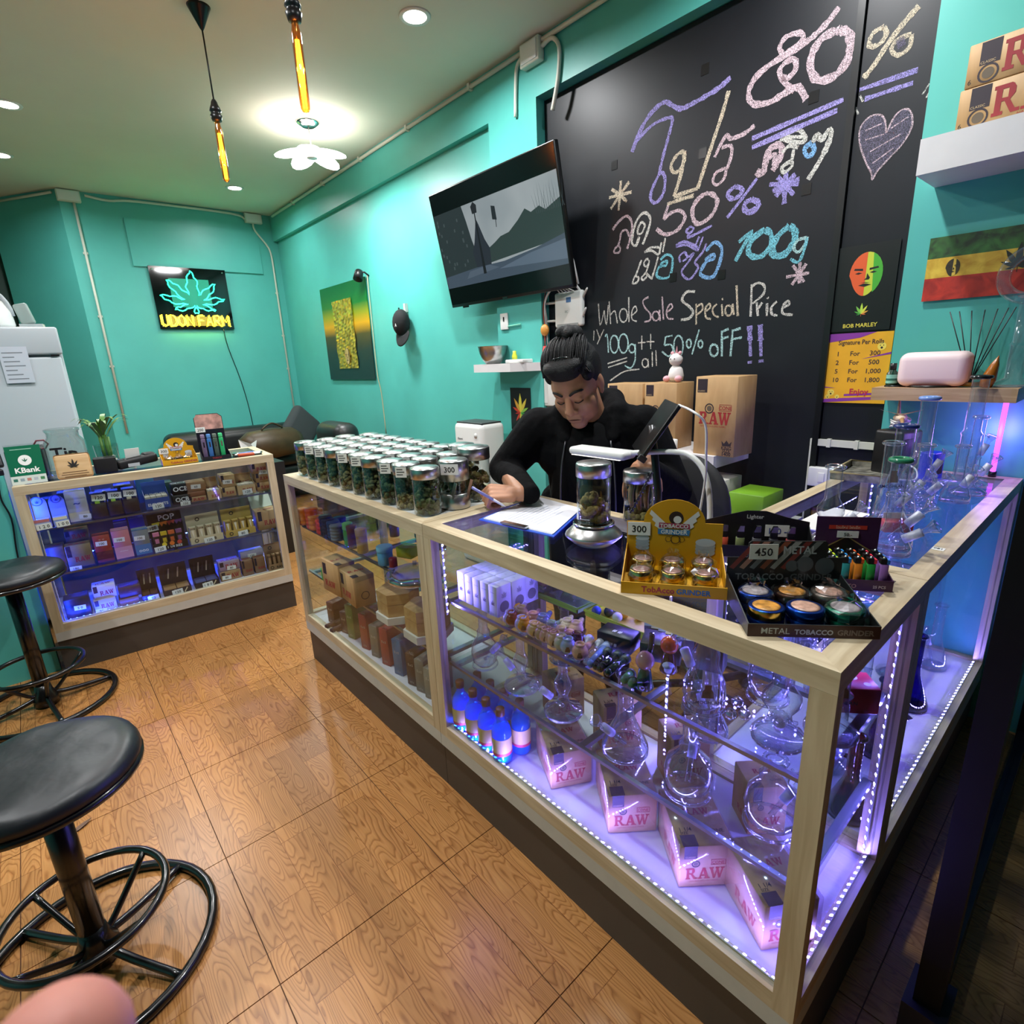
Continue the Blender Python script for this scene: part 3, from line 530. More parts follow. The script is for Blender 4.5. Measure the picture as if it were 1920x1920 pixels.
def em(c, s=1): return mat('pic_%02x%02x%02x' % c, (8,8,8), .15, emit=s, ecol=c)
T2 = T @ MX.Translation((0,0,.0012)); x0, x1, y0, y1 = .012, TW-.012, .135, .62; U = lambda p: [(x0+(x1-x0)*a, y0+(y1-y0)*c) for a, c in p]; b = B()
sky = mat('pic_sky',(8,8,8),.15,emit=1,ecol=(150,160,164)); t = sky.node_tree; tc = t.nodes.new('ShaderNodeTexCoord'); n = t.nodes.new('ShaderNodeTexNoise'); n.inputs['Scale'].default_value = 3; r = t.nodes.new('ShaderNodeValToRGB'); r.color_ramp.elements[0].color = lin((120,134,140)); r.color_ramp.elements[1].color = lin((176,184,186)); t.links.new(tc.outputs['Object'], n.inputs[0]); t.links.new(n.outputs['Fac'], r.inputs[0]); t.links.new(r.outputs[0], t.nodes['Principled BSDF'].inputs['Emission Color'])
poly(b, U([(0,0),(1,0),(1,1),(0,1)]), sky, T2, 0)
poly(b, U([(0,.1),(.36,.2),(.34,.32),(.31,.55),(.29,.8),(.27,1),(0,1)]), em((46,58,60)), T2, .0002)
poly(b, U([(.3,.2),(1,.3),(1,.72),(.95,.68),(.9,.64),(.86,.7),(.8,.66),(.76,.72),(.7,.62),(.62,.52),(.55,.5),(.5,.45),(.44,.4),(.4,.3)]), em((52,68,66)), T2, .0003)
poly(b, U([(0,0),(1,0),(1,.34),(.8,.26),(.55,.2),(.3,.2),(0,.16)]), em((70,84,98)), T2, .0004)
poly(b, U([(.5,.12),(1,.06),(1,.28),(.75,.22)]), em((92,108,124)), T2, .0005); poly(b, U([(.2,.08),(.5,.14),(.42,.2),(.24,.17)]), em((84,98,112)), T2, .0005)
poly(b, U([(.36,.1),(.385,.1),(.38,.5),(.378,.86),(.37,.86),(.366,.5)]), em((30,36,40)), T2, .0006); poly(b, U([(.355,.86),(.395,.86),(.4,.95),(.375,1),(.35,.95)]), em((38,44,48)), T2, .0006)
poly(b, U([(.31,.2),(.44,.2),(.45,.4),(.42,.52),(.39,.72),(.375,.8),(.36,.7),(.33,.52),(.3,.4)]), em((44,52,60)), T2, .00055); poly(b, U([(.53,.62),(.535,.62),(.545,.86),(.54,.86)]), em((36,42,46)), T2, .0006); poly(b, U([(.51,.72),(.545,.7),(.545,.86),(.515,.88)]), em((40,48,52)), T2, .0006)
for i in range(16):
    q = .84+.012*i; poly(b, U([(q,.62),(q+.003,.62),(q+.012*((i % 5)-2),.86+.05*((i*7) % 3))]), em((70,82,84)), T2, .0005)
for i in range(22): q = rc.random()*.26; w2 = rc.random()*.7+.2; poly(b, U([(q,w2),(q+.012,w2),(q+.012,w2+.04),(q,w2+.04)]), em((70,82,84)), T2, .0005)
b.build('picture', scr)
# ================================================================ neon sign on the back wall
sx0, sx1, sz1, sz0 = 1.275, 2.035, 2.632, 1.985
ns = thing('neon_sign', 'black acrylic sign with a green neon leaf over yellow neon lettering', 'sign', (sx0,WY-.03,sz0)); sw, sh_ = sx1-sx0, sz1-sz0
B().box(0,sw,0,.012,0,sh_, mat('black_acrylic',(8,9,10),.06)).build('board', ns)
for x in (.03,sw-.03):
    for z in (.03,sh_-.03): B().cyl(.008,0,.03, M_CHROME, MX.Translation((x,.028,z)) @ MX.Rotation(pi/2,4,'X'), 10).build('standoff', ns)
T = fr((0,-.012,0),(1,0,0),(0,0,1)); NZ = lambda p: ((p[0]-95-(p[1]-175)*.222)/1430*sw, sh_-(p[1]-175)/1370*sh_)
LEAF = [(1060,780),(1030,650),(1010,520),(970,420),(920,340),(850,240),(815,330),(810,440),(800,560),(820,650),(870,770),(780,700),(690,620),(600,550),(520,500),(435,470),(470,560),(560,670),(650,770),(800,880),(690,850),(580,810),(460,800),(345,810),(400,850),(470,900),(570,960),(700,985),(870,990),(760,1030),(690,1050),(640,1110),(720,1125),(820,1120),(920,1070),(1000,1010),(1000,1100),(1020,1190),(1080,1190),(1060,1090),(1030,1010),(1110,1070),(1220,1110),(1310,1110),(1400,1130),(1390,1090),(1280,1040),(1150,990),(1300,980),(1420,950),(1500,900),(1570,850),(1450,830),(1330,830),(1160,880),(1240,800),(1300,720),(1340,620),(1355,510),(1270,550),(1180,630),(1100,720),(1060,780)]
pts = []; L2 = [NZ(p) for p in LEAF]
for i in range(len(L2)-1):
    a, c = V((*L2[i],0)), V((*L2[i+1],0)); n = V((-(c-a).y,(c-a).x,0)).normalized()
    pts += [a, a.lerp(c,.5)+n*.008*(1 if i % 2 else -1)]
M_NG = emis('20ffb0',9); M_NY = emis('ffd028',10)
B().tube(pts, .0058, M_NG, 6, T, True).build('leaf_tube', ns)
GL = {'U': [[(0,1),(0,.2),(.25,0),(.5,.2),(.5,1)]], 'D': [[(0,0),(0,1),(.35,.95),(.5,.6),(.5,.3),(.35,.05),(0,0)]], 'O': [[(.25,0),(0,.25),(0,.75),(.25,1),(.5,.75),(.5,.25),(.25,0)]], 'N': [[(0,0),(0,1),(.5,0),(.5,1)]], 'F': [[(0,0),(0,1),(.5,1)],[(0,.55),(.4,.55)]], 'A': [[(0,0),(.25,1),(.5,0)],[(.1,.4),(.4,.4)]], 'R': [[(0,0),(0,1),(.4,1),(.5,.8),(.4,.55),(0,.5)],[(.2,.5),(.5,0)]], 'M': [[(0,0),(0,1),(.3,.4),(.6,1),(.6,0)]]}
x = .028; lh = .125; b = B()
for ch in 'UDON FARM':
    if ch == ' ': x += .035; continue
    for st in GL[ch]:
        for off in (-.0085,.0085):
            q = [(x+p[0]*lh*.95+off*(1 if p[0] < .3 else -1)*.8, .032+p[1]*lh*.92+off*.5, .004) for p in st]; b.tube(q, .0052, M_NY, 6, T)
    x += lh*(.66 if ch == 'M' else .56)+.012
b.build('lettering_tube', ns)
lamp('AREA', (sw/2,-.05,sh_*.6), 5, (.1,1,.6), .4, .3, (R(90),0,0), ns); lamp('AREA', (sw/2,-.05,.09), 4, (1,.75,.1), .6, .1, (R(90),0,0), ns)
B().tube(smooth([(sw-.12,.0,0),(sw-.1,.02,-.2),(sw-.02,.02,-.6),(sw+.02,.02,-.95),(sw+.03,.01,-1.3)]), .004, M_BLACK, 6).build('power_cord', ns)
# ================================================================ poster with gold sheet, lamp, cap
XW = WX+.05
TLp, BRp = onx(597,545,XW-.012), onx(705,711,XW-.012); gp = thing('gradient_poster', 'tall poster fading from green through yellow to black on the bay wall', 'poster'); pw_ = onx(622,711,XW-.012).y-BRp.y; ph_ = TLp.z-BRp.z; T = fr((XW-.012,BRp.y+pw_,BRp.z),(0,-1,0),(0,0,1))
m = bpy.data.materials.new('green_yellow_black_print'); m.use_nodes = True; t = m.node_tree; N = t.nodes; tc = N.new('ShaderNodeTexCoord'); sx = N.new('ShaderNodeSeparateXYZ'); mr = N.new('ShaderNodeMapRange'); mr.inputs[1].default_value = BRp.z; mr.inputs[2].default_value = TLp.z; r = N.new('ShaderNodeValToRGB'); e = r.color_ramp.elements
e[0].position = .3; e[0].color = lin((22,44,44)); e[1].position = .92; e[1].color = lin((0,96,44))
for p, c in ((.47,(60,60,30)),(.58,(214,160,10)),(.68,(140,150,10)),(.78,(0,110,36))): x = e.new(p); x.color = lin(c)
t.links.new(tc.outputs['Object'], sx.inputs[0]); t.links.new(sx.outputs['Z'], mr.inputs[0]); t.links.new(mr.outputs[0], r.inputs[0]); t.links.new(r.outputs[0], N['Principled BSDF'].inputs['Base Color']); N['Principled BSDF'].inputs['Roughness'].default_value = .4
B().box(0,pw_,0,ph_,0,.01, m, T).build('canvas', gp)
gs = thing('gold_sheet', 'crinkled gold plastic sheet pinned on the tall gradient poster', 'wall art'); vs = []; fs = []; nx_, ny_ = 16, 36; gw, gh = pw_*.43, ph_*.72
for j in range(ny_+1):
    for i in range(nx_+1): vs.append((pw_*.27+gw*i/nx_+.006*sin(j*.5), ph_*.12+gh*j/ny_, .018+.004*sin(i*1.7+j*.9)*cos(j*1.3-i*.7)+rc.uniform(-.002,.002)))
for j in range(ny_):
    for i in range(nx_): k = j*(nx_+1)+i; fs.append((k,k+1,k+nx_+2,k+nx_+1))
tgs = B().add(vs, fs, mat('crinkled_gold',(190,164,60),.3,metal=.6,vary=.55,scale=22,bump=.4), T).build('sheet', gs)
b = B(); Tg = T @ MX.Translation((0,0,.0255)); face_print(b, Tg, pw_*.5, ph_*.25, ph_*.17, (col('b09858',.4),col('d0b878',.4),col('8a7444',.4),col('3a3018',.5))); b.build('printed_face', gs)
pl_ = thing('picture_lamp', 'small black cylinder lamp clipped over the tall gradient poster', 'lamp', onx(672,517,XW-.09)); B().lathe([(0,.05),(.035,.05),(.04,.035),(.045,-.04),(.04,-.04),(.036,.03)], M_BLACK, 18, MX.Rotation(R(25),4,'Y') @ MX.Rotation(R(-15),4,'X')).build('head', pl_)
B().tube([(0,0,.03),(.05,-.03,.03),(.088,-.04,.0)], .008, M_BLACK).build('arm', pl_); B().tube(smooth([(.07,-.04,.0),(.068,-.04,-.4),(.068,-.04,-.9),(.085,-.05,-1.1),(.085,-.06,-1.5)]), .004, mat('tan_cable',(196,178,140),.5), 6).build('cable', pl_)
cp = thing('baseball_cap', 'black baseball cap hanging on a white wall hook', 'cap', onx(752,605,XW-.075)); M_CAP = mat('black_cotton',(16,17,20),.85,bump=.2,scale=30)
B().lathe([(.074*sin(pi*i/10), -.078*cos(pi*i/10)) for i in range(11)], M_CAP, 24, MX.Rotation(R(12),4,'X') @ MX.Diagonal((.95,1.28,1.45,1)), cap=False).build('crown', cp)
vs = []; fs = []
for j in range(7):
    for i in range(13): a = -1.2+2.4*i/12; t = j/6; rr = .075+.10*t*cos(a*.75); vs.append((-.03+.05*(sin(a)**2)*.8-.02*t, rr*sin(a)*.85-.035, -.045-rr*cos(a)*.9))
for j in range(6):
    for i in range(12): k = j*13+i; fs.append((k,k+1,k+14,k+13))
o = B().add(vs, fs, M_CAP, None, True).build('visor', cp); s_ = o.modifiers.new('thick','SOLIDIFY'); s_.thickness = .005
B().ball((-.01,.0,.118), .008, M_CAP, n=8).build('top_button', cp)
b = B(); b.text('A', 0, 0, .035, M_WHITE, fr((-.074,-.03,-.035),(0,-1,0),(.0,0,1)), 'CENTER', .03); b.build('emblem', cp); B().box(.045,.075,-.012,.012,.09,.16, M_WHITE).build('hook', cp)
# ================================================================ outlet, router, cables, breaker box, small shelf, small leaf poster
ot = thing('wall_outlet', 'white wall outlet plate on the pillar below the television', 'outlet', onx(947,603,WX)); B().rbox(-.012,0,-.04,.04,-.055,.055,.004, M_WHITE).build('plate', ot); B().box(-.014,-.012,-.006,.006,.0,.03, M_BLACK).build('slot', ot); B().tube([(-.008,-.04,-.035),(-.008,-.17,-.03)], .005, mat('mint_cable',(120,200,170),.5), 6).build('cable', ot)
q = onx(1068,580,XB-.03); rt = thing('router', 'white wireless router with splayed aerials under the television', 'router', q)
B().rbox(-.02,.02,-.115,.115,-.105,.105,.014, M_WHITE).build('case', rt); B().box(-.0215,-.02,-.09,.09,-.1,-.085, col('8a8a88',.5)).build('grille', rt); B().box(-.0212,-.02,-.03,.01,.04,.07, col('4a70a0',.4)).build('sticker', rt)
b = B(); b.text('ac', 0, 0, .03, col('90908c',.5), fr((-.0205,.01,-.02),(0,-1,0),(0,0,1)), 'CENTER'); b.build('lettering', rt)
for p0, p1 in (((0,-.09,.1),(-.03,-.075,.14)),((0,.1,.05),(0,.29,.055)),((0,.1,-.06),(0,.28,-.055)),((0,-.11,.06),(-.02,-.16,.1)),((0,-.11,-.05),(-.02,-.15,-.01))):
    p0, p1 = V(p0), V(p1); B().tube([p0, p0.lerp(p1,.25), p1, p1+(p1-p0)*.15], [.006,.008,.007,.004], M_WHITE).build('aerial', rt)
B().tube([(0,-.075,.14),(-.02,-.05,.27),(-.02,-.045,.30)], [.007,.01,.003], M_WHITE).build('aerial', rt)
for k in range(5): B().tube(smooth([(-.022,.06-.03*k,.10),(-.05,.09-.02*k,.14),(-.04,.16-.03*k,.1+.02*k),(-.03,.19,.05),(0,.2,-.05-.04*k)]), .0035, M_WHITE, 6).build('cable', rt)
B().box(-.005,.003,.06,.075,-.42,-.1, M_WHITE).build('cable_duct', rt)
ch = thing('hanging_charm', 'red and gold tassel charm hanging beside the router', 'charm', onx(1022,640,XB-.06)); B().ball((0,0,.07), .035, mat('charm_gold',(206,140,60),.4), sc=(.6,1,1.1)).build('charm', ch); B().tube([(0,0,.03),(0,0,-.03)], .003, col('b02020',.5), 6).build('string', ch); B().lathe([(.012,-.03),(.02,-.06),(.022,-.17),(.0,-.17)], col('d02a20',.6), 12).build('tassel', ch); B().tube(smooth([(0,0,.1),(0,.01,.2),(.01,-.01,.32)]), .003, col('a03020',.5), 6).build('string', ch)
bb = thing('breaker_box', 'white electrical breaker box low on the blackboard edge', 'electrical box', onx(1037,730,XB-.03)); B().rbox(-.03,.03,-.11,.11,-.11,.11,.008, M_WHITE).build('case', bb); B().box(-.033,-.03,.02,.09,-.09,.09, col('d8d8d4',.4)).build('cover', bb); B().tube([(0,.06,-.11),(0,.06,-.2)], .012, M_PVC).build('pipe', bb)
P4 = [onx(x,y,WX-.16) for x,y in ((888,684),(956,682))]; z1 = P4[0].z; sh = thing('wall_shelf', 'small white corner shelf with a steel bowl on the pillar', 'shelf'); M_SHELF = mat('white_laminate',(226,222,222),.45,vary=.03,scale=10)
B().prism([(WX-.16,P4[0].y),(WX-.16,P4[1].y),(WX-.0005,2.71),(WX-.0005,P4[0].y)],z1-.055,z1, M_SHELF).build('board', sh)
q = V((WX-.09,(P4[0].y+P4[1].y)/2+.06,z1)); bw = thing('steel_bowl', 'brushed steel mixing bowl on the small corner shelf', 'bowl', q); B().lathe([(.001,.0),(.05,.0),(.075,.03),(.095,.075),(.104,.12),(.108,.122),(.1,.118),(.09,.076),(.07,.036),(.045,.008),(.001,.006)], M_STEEL, 28).build('bowl', bw)
tr_ = thing('white_tray', 'small white plastic tray on the small corner shelf', 'tray', (WX-.06,2.87,z1)); B().rbox(-.05,.05,-.09,.09,0,.025,.008, M_WHITE).build('tray', tr_)
yb = thing('yellow_bottle', 'tiny yellow bottle behind the white tray', 'bottle', (WX-.045,2.93,z1+.026)); B().lathe([(.018,0),(.02,.02),(.012,.04),(.012,.055),(0,.056)], col('d8d840',.4), 14).build('bottle', yb)
TLp, BRp = onx(957,727,WX-.004), onx(997,808,WX-.004); T = fr((WX-.004,TLp.y,BRp.z),(0,-1,0),(0,0,1)); pw_, ph_ = TLp.y-BRp.y, TLp.z-BRp.z; lp = thing('leaf_poster', 'small black poster with a red, yellow and green leaf beside the seller', 'poster')
B().box(0,pw_,0,ph_,0,.004, col('17181a',.35), T).build('sheet', lp); b = B(); leaf_poly(b, T @ MX.Translation((0,0,.004)), pw_*.5, ph_*.42, ph_*.46, [col(c,.5) for c in ('3a9a4a','8ac04a','d8c84a','e0d84a','d8a03a','c8402a','b02a20')]); leaf_poly(b, T @ MX.Translation((0,0,.0042)), pw_*.5, ph_*.42, -ph_*.3, [col(c,.5) for c in ('c8402a','d8c84a','8ac04a')], 3, False); b.build('printed_leaf', lp)
# shelves at the plain end of the wall
def slab(name, label, x0, y0, x1, y1, z0, z1, m): s = thing(name, label, 'shelf'); B().box(x0,x1,y0,y1,z0,z1, m).build('board', s); return s
q = onx(1717,330,WX-.24); q2 = onx(1710,266,WX-.24); HS1 = q2.z; slab('wall_shelf','thick white wall shelf with two stacked cartons beside the blackboard',WX-.24,-.35,WX-.0005,q.y,q.z,q2.z,M_SHELF)
q = onx(1632,750,WX-.2); q2 = onx(1637,727,WX-.2); q3 = onx(1905,755,WX-.2); WS1 = q2.z; slab('wall_shelf','pale wooden wall shelf with the humidifier beside the blackboard',WX-.2,q3.y,WX-.0005,q.y,q.z,q2.z,wood('shelf_oak',(176,140,104),(204,172,136),'Y',3))
q = onx(1337,878,WX-.28); q2 = onx(1330,855,WX-.28); BS1 = q2.z; RSY = q.y
slab('wall_shelf','white wall shelf with cone cartons in front of the blackboard',WX-.28,q.y,XB-.0005,q.y+.78,q2.z-.06,q2.z,M_SHELF)
# ================================================================ printed cartons
M_KRAFT = wood('kraft_card', (172,134,88), (190,152,104), 'Z', 4, .6, 3)
M_RED = col('a02a30',.5); M_DKP = col('332630',.5); M_TAN = col('d8b888',.55); M_TAG = col('f0f0ea',.5); M_INKK = col('141414',.5)
RAWP = [[(0,0),(.4,0),(.4,.12),(0,.12)],[(.08,.1),(.3,.1),(.3,1),(.08,1)],[(0,.88),(.3,.88),(.3,1),(0,1)],[(.3,.85),(.62,.85),(.7,.94),(.6,1),(.3,1)],[(.52,.5),(.66,.52),(.76,.64),(.76,.84),(.66,.97),(.52,.97)],[(.3,.44),(.6,.44),(.66,.54),(.3,.56)],[(.40,.46),(.60,.46),(.82,.12),(.98,.12),(.98,0),(.68,0)],
 [(1.12,.05),(1.26,.05),(1.56,1),(1.40,1)],[(1.40,1),(1.62,1),(1.94,.05),(1.66,.05)],[(1.24,.26),(1.72,.26),(1.70,.38),(1.26,.38)],[(1.02,0),(1.38,0),(1.38,.1),(1.02,.1)],[(1.56,0),(2.04,0),(2.04,.1),(1.56,.1)],
 [(2.0,.95),(2.24,.95),(2.46,0),(2.30,0)],[(2.30,0),(2.46,0),(2.66,.7),(2.58,.95)],[(2.5,.95),(2.72,.95),(2.9,0),(2.74,0)],[(2.74,0),(2.9,0),(3.14,.95),(3.0,.95)],[(1.94,.9),(2.34,.9),(2.34,1),(1.94,1)],[(2.46,.9),(2.8,.9),(2.8,1),(2.46,1)],[(2.9,.9),(3.24,.9),(3.24,1),(2.9,1)]]
def raw(b, T, x, y, w, m, hk=1.0):
    k = w/3.24
    for i, p in enumerate(RAWP): poly(b, [(x+a*k, y+c*k*hk) for a, c in p], m, T, .0006+i*2e-6)
def faces(w, d, h): return {'f': fr((0,0,0),(1,0,0),(0,0,1)), 't': fr((0,0,h),(1,0,0),(0,1,0)), 'r': fr((w,0,0),(0,1,0),(0,0,1)), 'l': fr((0,d,0),(0,-1,0),(0,0,1))}
def raw_face(b, T, w, h, big=True):
    rect(b, w*.08, h*.70, w*.24, h*.30, M_DKP, T); b.text('CLASSIC', w*.10, h*.72, min(h*.06,w*.052), M_TAN, T, d=.0006)
    raw(b, T, w*.12, h*.2, w*.72, M_RED, min(1.15, h*.28/(w*.72/3.24)))
    disc(b, w*.3, h*.57, min(w,h)*.085, M_DKP, T, .0005, 18, min(w,h)*.06); disc(b, w*.3, h*.57, min(w,h)*.045, col('6a5a48',.5), T, .0005, 12)
    if big:
        x0, y0, ww, hh = w*.58, h*.53, w*.26, h*.12; t_ = min(w,h)*.012
        for q in ((x0,y0,ww,t_),(x0,y0+hh,ww,t_),(x0,y0,t_,hh),(x0+ww,y0,t_,hh)): rect(b, *q, M_RED, T, .0005)
        b.text('CONE', x0+ww/2, y0+hh*.2, hh*.85, M_RED, T, 'CENTER', .02, sx=.85)
    b.text('NATURAL ROLLING PAPERS', w*.18, h*.13, w*.045, M_RED, T)
def tagcard(parent, T, x, y, w, h, txt, tilt=0, ink=None):
    t = B(); Tt = T @ MX.Translation((x,y,.001)) @ MX.Rotation(tilt,4,'Z'); t.box(0,w,0,h,0,.0012, M_TAG, Tt); o = t.build('price_tag', parent)
    b = B(); b.text(txt, w*.5, h*.24, h*.72, ink or M_INKK, Tt @ MX.Translation((0,0,.0012)), 'CENTER', .012); b.build('price_lettering', o)
def carton(name, label, cat, w, d, h, loc, rot, m, fn=None, tag_=None, group=None, seam=True):
    o = thing(name, label, cat, loc, rot, group)
    B().rbox(0,w,0,d,0,h, min(.0025,w*.03), m, seg=1).build('body', o)
    F = faces(w,d,h)
    for f_ in (fn if isinstance(fn, tuple) else (fn,) if fn else ()): b = B(); f_(b, F, w, d, h); b.build('print', o)
    if tag_: tagcard(o, F['f'], tag_[1]*w, tag_[2]*h, tag_[3], tag_[3]*.5, tag_[0], R(tag_[4] if len(tag_) > 4 else -4))
    return o
def raw_all(b, F, w, d, h):
    raw_face(b, F['f'], w, h); T = F['t']; rect(b, w*.06, 0, w*.28, d*.18, M_DKP, T); b.text('1 1/4', w*.08, d*.24, w*.12, M_INKK, T, bold=.01); b.text('SIZE', w*.09, d*.19, w*.08, M_INKK, T, bold=.01); raw(b, T, w*.3, d*.5, w*.5, M_RED); b.text('CONE', w*.6, d*.2, w*.11, M_INKK, T, bold=.01)
    for s in 'lr': raw(b, F[s], d*.35, h*.2, d*.5, M_RED, 1.1)
def raw_small(b, F, w, d, h): raw(b, F['f'], w*.3, h*.25, w*.6, M_RED, min(1.3,h*.5/(w*.6/3.24))); rect(b, w*.04, h*.5, w*.18, h*.5, M_DKP, F['f']); raw(b, F['t'], w*.15, d*.3, w*.7, M_RED)
def words(txt, mc, x=.5, y=.3, s=.4, t2=None, band=None):
    def f(b, F, w, d, h):
        for fc, hh in (('f',h),('t',d)):
            if band: rect(b, 0, hh*band[1], w, hh*band[2], band[0], F[fc])
            b.text(txt, w*x, hh*y, min(hh*s, w*1.4/max(2,len(txt))), mc, F[fc], 'CENTER', .02, d=.0006)
            if t2: b.text(t2, w*.5, hh*.08, min(hh*.16, w*1.2/len(t2)), mc, F[fc], 'CENTER', d=.0006)
    return f
# ---------------------------------------------------------------- cartons on the shelves behind the counter
q0, q1, qt = onx(1299,847,WX-.25), onx(1378,851,WX-.25), onx(1303,706,WX-.25)
bw_ = q0.y-q1.y
def king1(b, F, w, d, h): T = F['f']; rect(b, w*.05, h*.80, w*.24, h*.17, M_DKP, T); b.text('CLASSIC', w*.06, h*.81, w*.048, M_TAN, T, d=.0006)
def king2(b, F, w, d, h): T = F['f']; raw(b, T, w*.12, h*.40, w*.76, M_RED, 1.15); b.text('NATURAL ROLLING PAPERS', w*.15, h*.365, w*.05, M_RED, T)
def king3(b, F, w, d, h): T = F['f']; disc(b, w*.36, h*.60, w*.11, M_DKP, T, .0005, 20, w*.085); disc(b, w*.36, h*.60, w*.06, col('6a5a48',.5), T)
def king4(b, F, w, d, h):
    T = F['f']; x0,y0,ww,hh = w*.6,h*.575,w*.28,h*.075
    for q in ((x0,y0,ww,.002),(x0,y0+hh,ww,.002),(x0,y0,.002,hh),(x0+ww,y0,.002,hh)): rect(b, *q, M_RED, T, .0005)
    b.text('CONE', x0+ww/2, y0+hh*.2, hh*.85, M_RED, T, 'CENTER', .02)
def king5(b, F, w, d, h): T = F['f']; poly(b, [(w*.72,h*.135),(w*.92,h*.135),(w*.94,h*.2),(w*.88,h*.165),(w*.82,h*.21),(w*.76,h*.165),(w*.70,h*.2)], M_DKP, T); b.text('KING', w*.82, h*.09, w*.10, M_DKP, T, 'CENTER', .02); b.text('SIZE', w*.82, h*.055, w*.10, M_DKP, T, 'CENTER', .02); b.text('1400', w*.82, h*.012, w*.11, M_DKP, T, 'CENTER', .03)
king = (king1,king2,king3,king4,king5)
ROTX = -pi/2
kb = carton('cone_carton','tall kraft cone carton marked king size 1400 on the white shelf','carton',bw_,.16,qt.z-BS1,(WX-.25,q0.y,BS1),ROTX-.06,M_KRAFT,king)
q0, q1, qt = onx(1226,790,WX-.2), onx(1298,790,WX-.2), onx(1250,718,WX-.2)
k2 = carton('cone_carton','kraft cone carton under the unicorn figurine on the white shelf','carton',.19,.16,qt.z-BS1,(WX-.21,RSY+.445,BS1),ROTX,M_KRAFT,king)
k3 = carton('cone_carton','kraft cone carton half hidden behind the seller on the white shelf','carton',.23,.16,qt.z-BS1-.005,(WX-.2,RSY+.70,BS1),ROTX+.03,M_KRAFT,king)
q = onx(1267,712,WX-.13); un = thing('unicorn_figurine','small white and pink unicorn figurine on a cone carton','figurine',(WX-.13,q.y,qt.z+.001)); M_UW = col('ece4e0',.5); M_UP = col('e8a8b0',.5)
B().lathe([(.001,.005),(.035,.008),(.04,.03),(.032,.065),(.02,.08),(.0,.085)], M_UW, 16).build('body', un); B().ball((-.005,0,.11), .034, M_UW, sc=(1,1,.95)).build('head', un); B().lathe([(.009,.138),(.0,.178)], M_UP, 10).build('horn', un)
for s in (-1,1):
    B().ball((-.03,s*.034,.017), .018, M_UP, sc=(1.2,1,.9)).build('foot', un); B().ball((-.004,s*.022,.143), .009, M_UP).build('ear', un); B().ball((-.036,s*.011,.115), .003, M_INKK, n=8).build('eye', un)
tc_ = thing('tape_roll','orange-edged white roll beside the king size carton','tape',(WX-.24,RSY+.255,BS1)); B().lathe([(.022,0),(.03,0),(.03,.055),(.022,.055),(.022,0)], M_WHITE, 20, cap=False).build('roll', tc_); B().lathe([(.0305,.0),(.031,.0),(.031,.01),(.0305,.01),(.0305,0)], col('e06a40',.5), 20, cap=False).build('edge', tc_)
tc2 = thing('red_roll','small red roll beside the white roll on the shelf','tape',(WX-.22,RSY+.325,BS1)); B().lathe([(.018,0),(.028,0),(.028,.06),(.018,.06),(.018,0)], col('c83a28',.5), 20, cap=False).build('roll', tc2)
for i, (lb, m) in enumerate((('upper kraft carton with red lettering on the thick white shelf',0),('lower kraft carton with red lettering on the thick white shelf',1))):
    q = onx(1800+(-10 if m else 0),240 if m else 175,WX-.2)
    def two(b, F, w, d, h):
        T = F['f']; rect(b, .03, h*.45, .05, h*.52, M_DKP, T); b.text('CLASSIC', .032, h*.48, .010, M_TAN, T, d=.0006); raw(b, T, .088, h*.16, .22, M_RED, 1.2); disc(b, .055, h*.24, .026, M_DKP, T, .0005, 20, .021); disc(b, .055, h*.24, .015, col('6a5a48',.5), T); b.text('NATURAL ROLLING PAPERS', .15, h*.06, .012, M_RED, T); b.text('6', .006, h*.08, .02, M_INKK, T)
    carton('paper_carton',lb,'carton',.5,.18,.118,(WX-.2,onx(1790,245,WX-.2).y+(0 if m else -.008),HS1+(.0005 if m else .1195)),ROTX-.02,M_KRAFT,two)
# ---------------------------------------------------------------- goods in the left-hand blue showcase
cD, sD = cos(-.072), sin(-.072)
def DX(px, py):
    q = ony(px,py,3.56); return .6+((q.x+.14)*cD+(q.y-3.52)*sD-.6)*.93
def DP(x, y, z): return (-.14+x*cD-y*sD, 3.52+x*sD+y*cD, z)
def dpack(px0, px1, py, row, h, label, m, fn=None, tg=None, yb=.07, dep=.1, name='paper_pack', cat='box', dz=0, wmax=None):
    z = (.7805,.5355,HR-.009)[row]+dz; a, c = DX(px0,py), DX(px1,py); w = c-a-.004
    if tg: tg = (tg[0], tg[1], tg[2], .05)+tuple(tg[3:])
    return carton(name,label,cat,w,dep,h,DP(a,yb,z),-.072,m,fn,tg)
BL = lambda c: col(c,.45)
def arch(px0, px1, py, row, label, m, tg, band):
    z = (.7805,.5355)[row]; a, c = DX(px0,py), DX(px1,py); w = c-a-.004; o = thing('arched_pack', label, 'box', DP(a,.06,z), -.072)
    B().prism([(0,0),(w,0),(w,.12)]+[(w/2+w/2*cos(pi*i/12),.12+w/2*sin(pi*i/12)) for i in range(1,12)]+[(0,.12)],-.004,0,m,fr((0,0,0),(1,0,0),(0,0,1))).build('backing_card', o)
    B().box(.004,w-.004,-.045,-.005,0,.05, m).build('tray', o); b = B(); T = fr((0,-.0455,0),(1,0,0),(0,0,1)); rect(b, .004, .035, w-.008, .014, band, T); T2 = fr((0,-.0005,0),(1,0,0),(0,0,1)); disc(b, w/2, .135, w*.33, BL('5860b0'), T2, .0005, 18, w*.27); leaf_poly(b, T2, w/2, .125, w*.22, BL('5058a8')); b.build('print', o)
    tagcard(o, T, .012, -.004, w*.85, .03, tg, R(3))
arch(40,82,985,0,'lavender arched card pack with a round emblem, priced 120',BL('b8b8e0'),'1 2 0',BL('c87a80'))
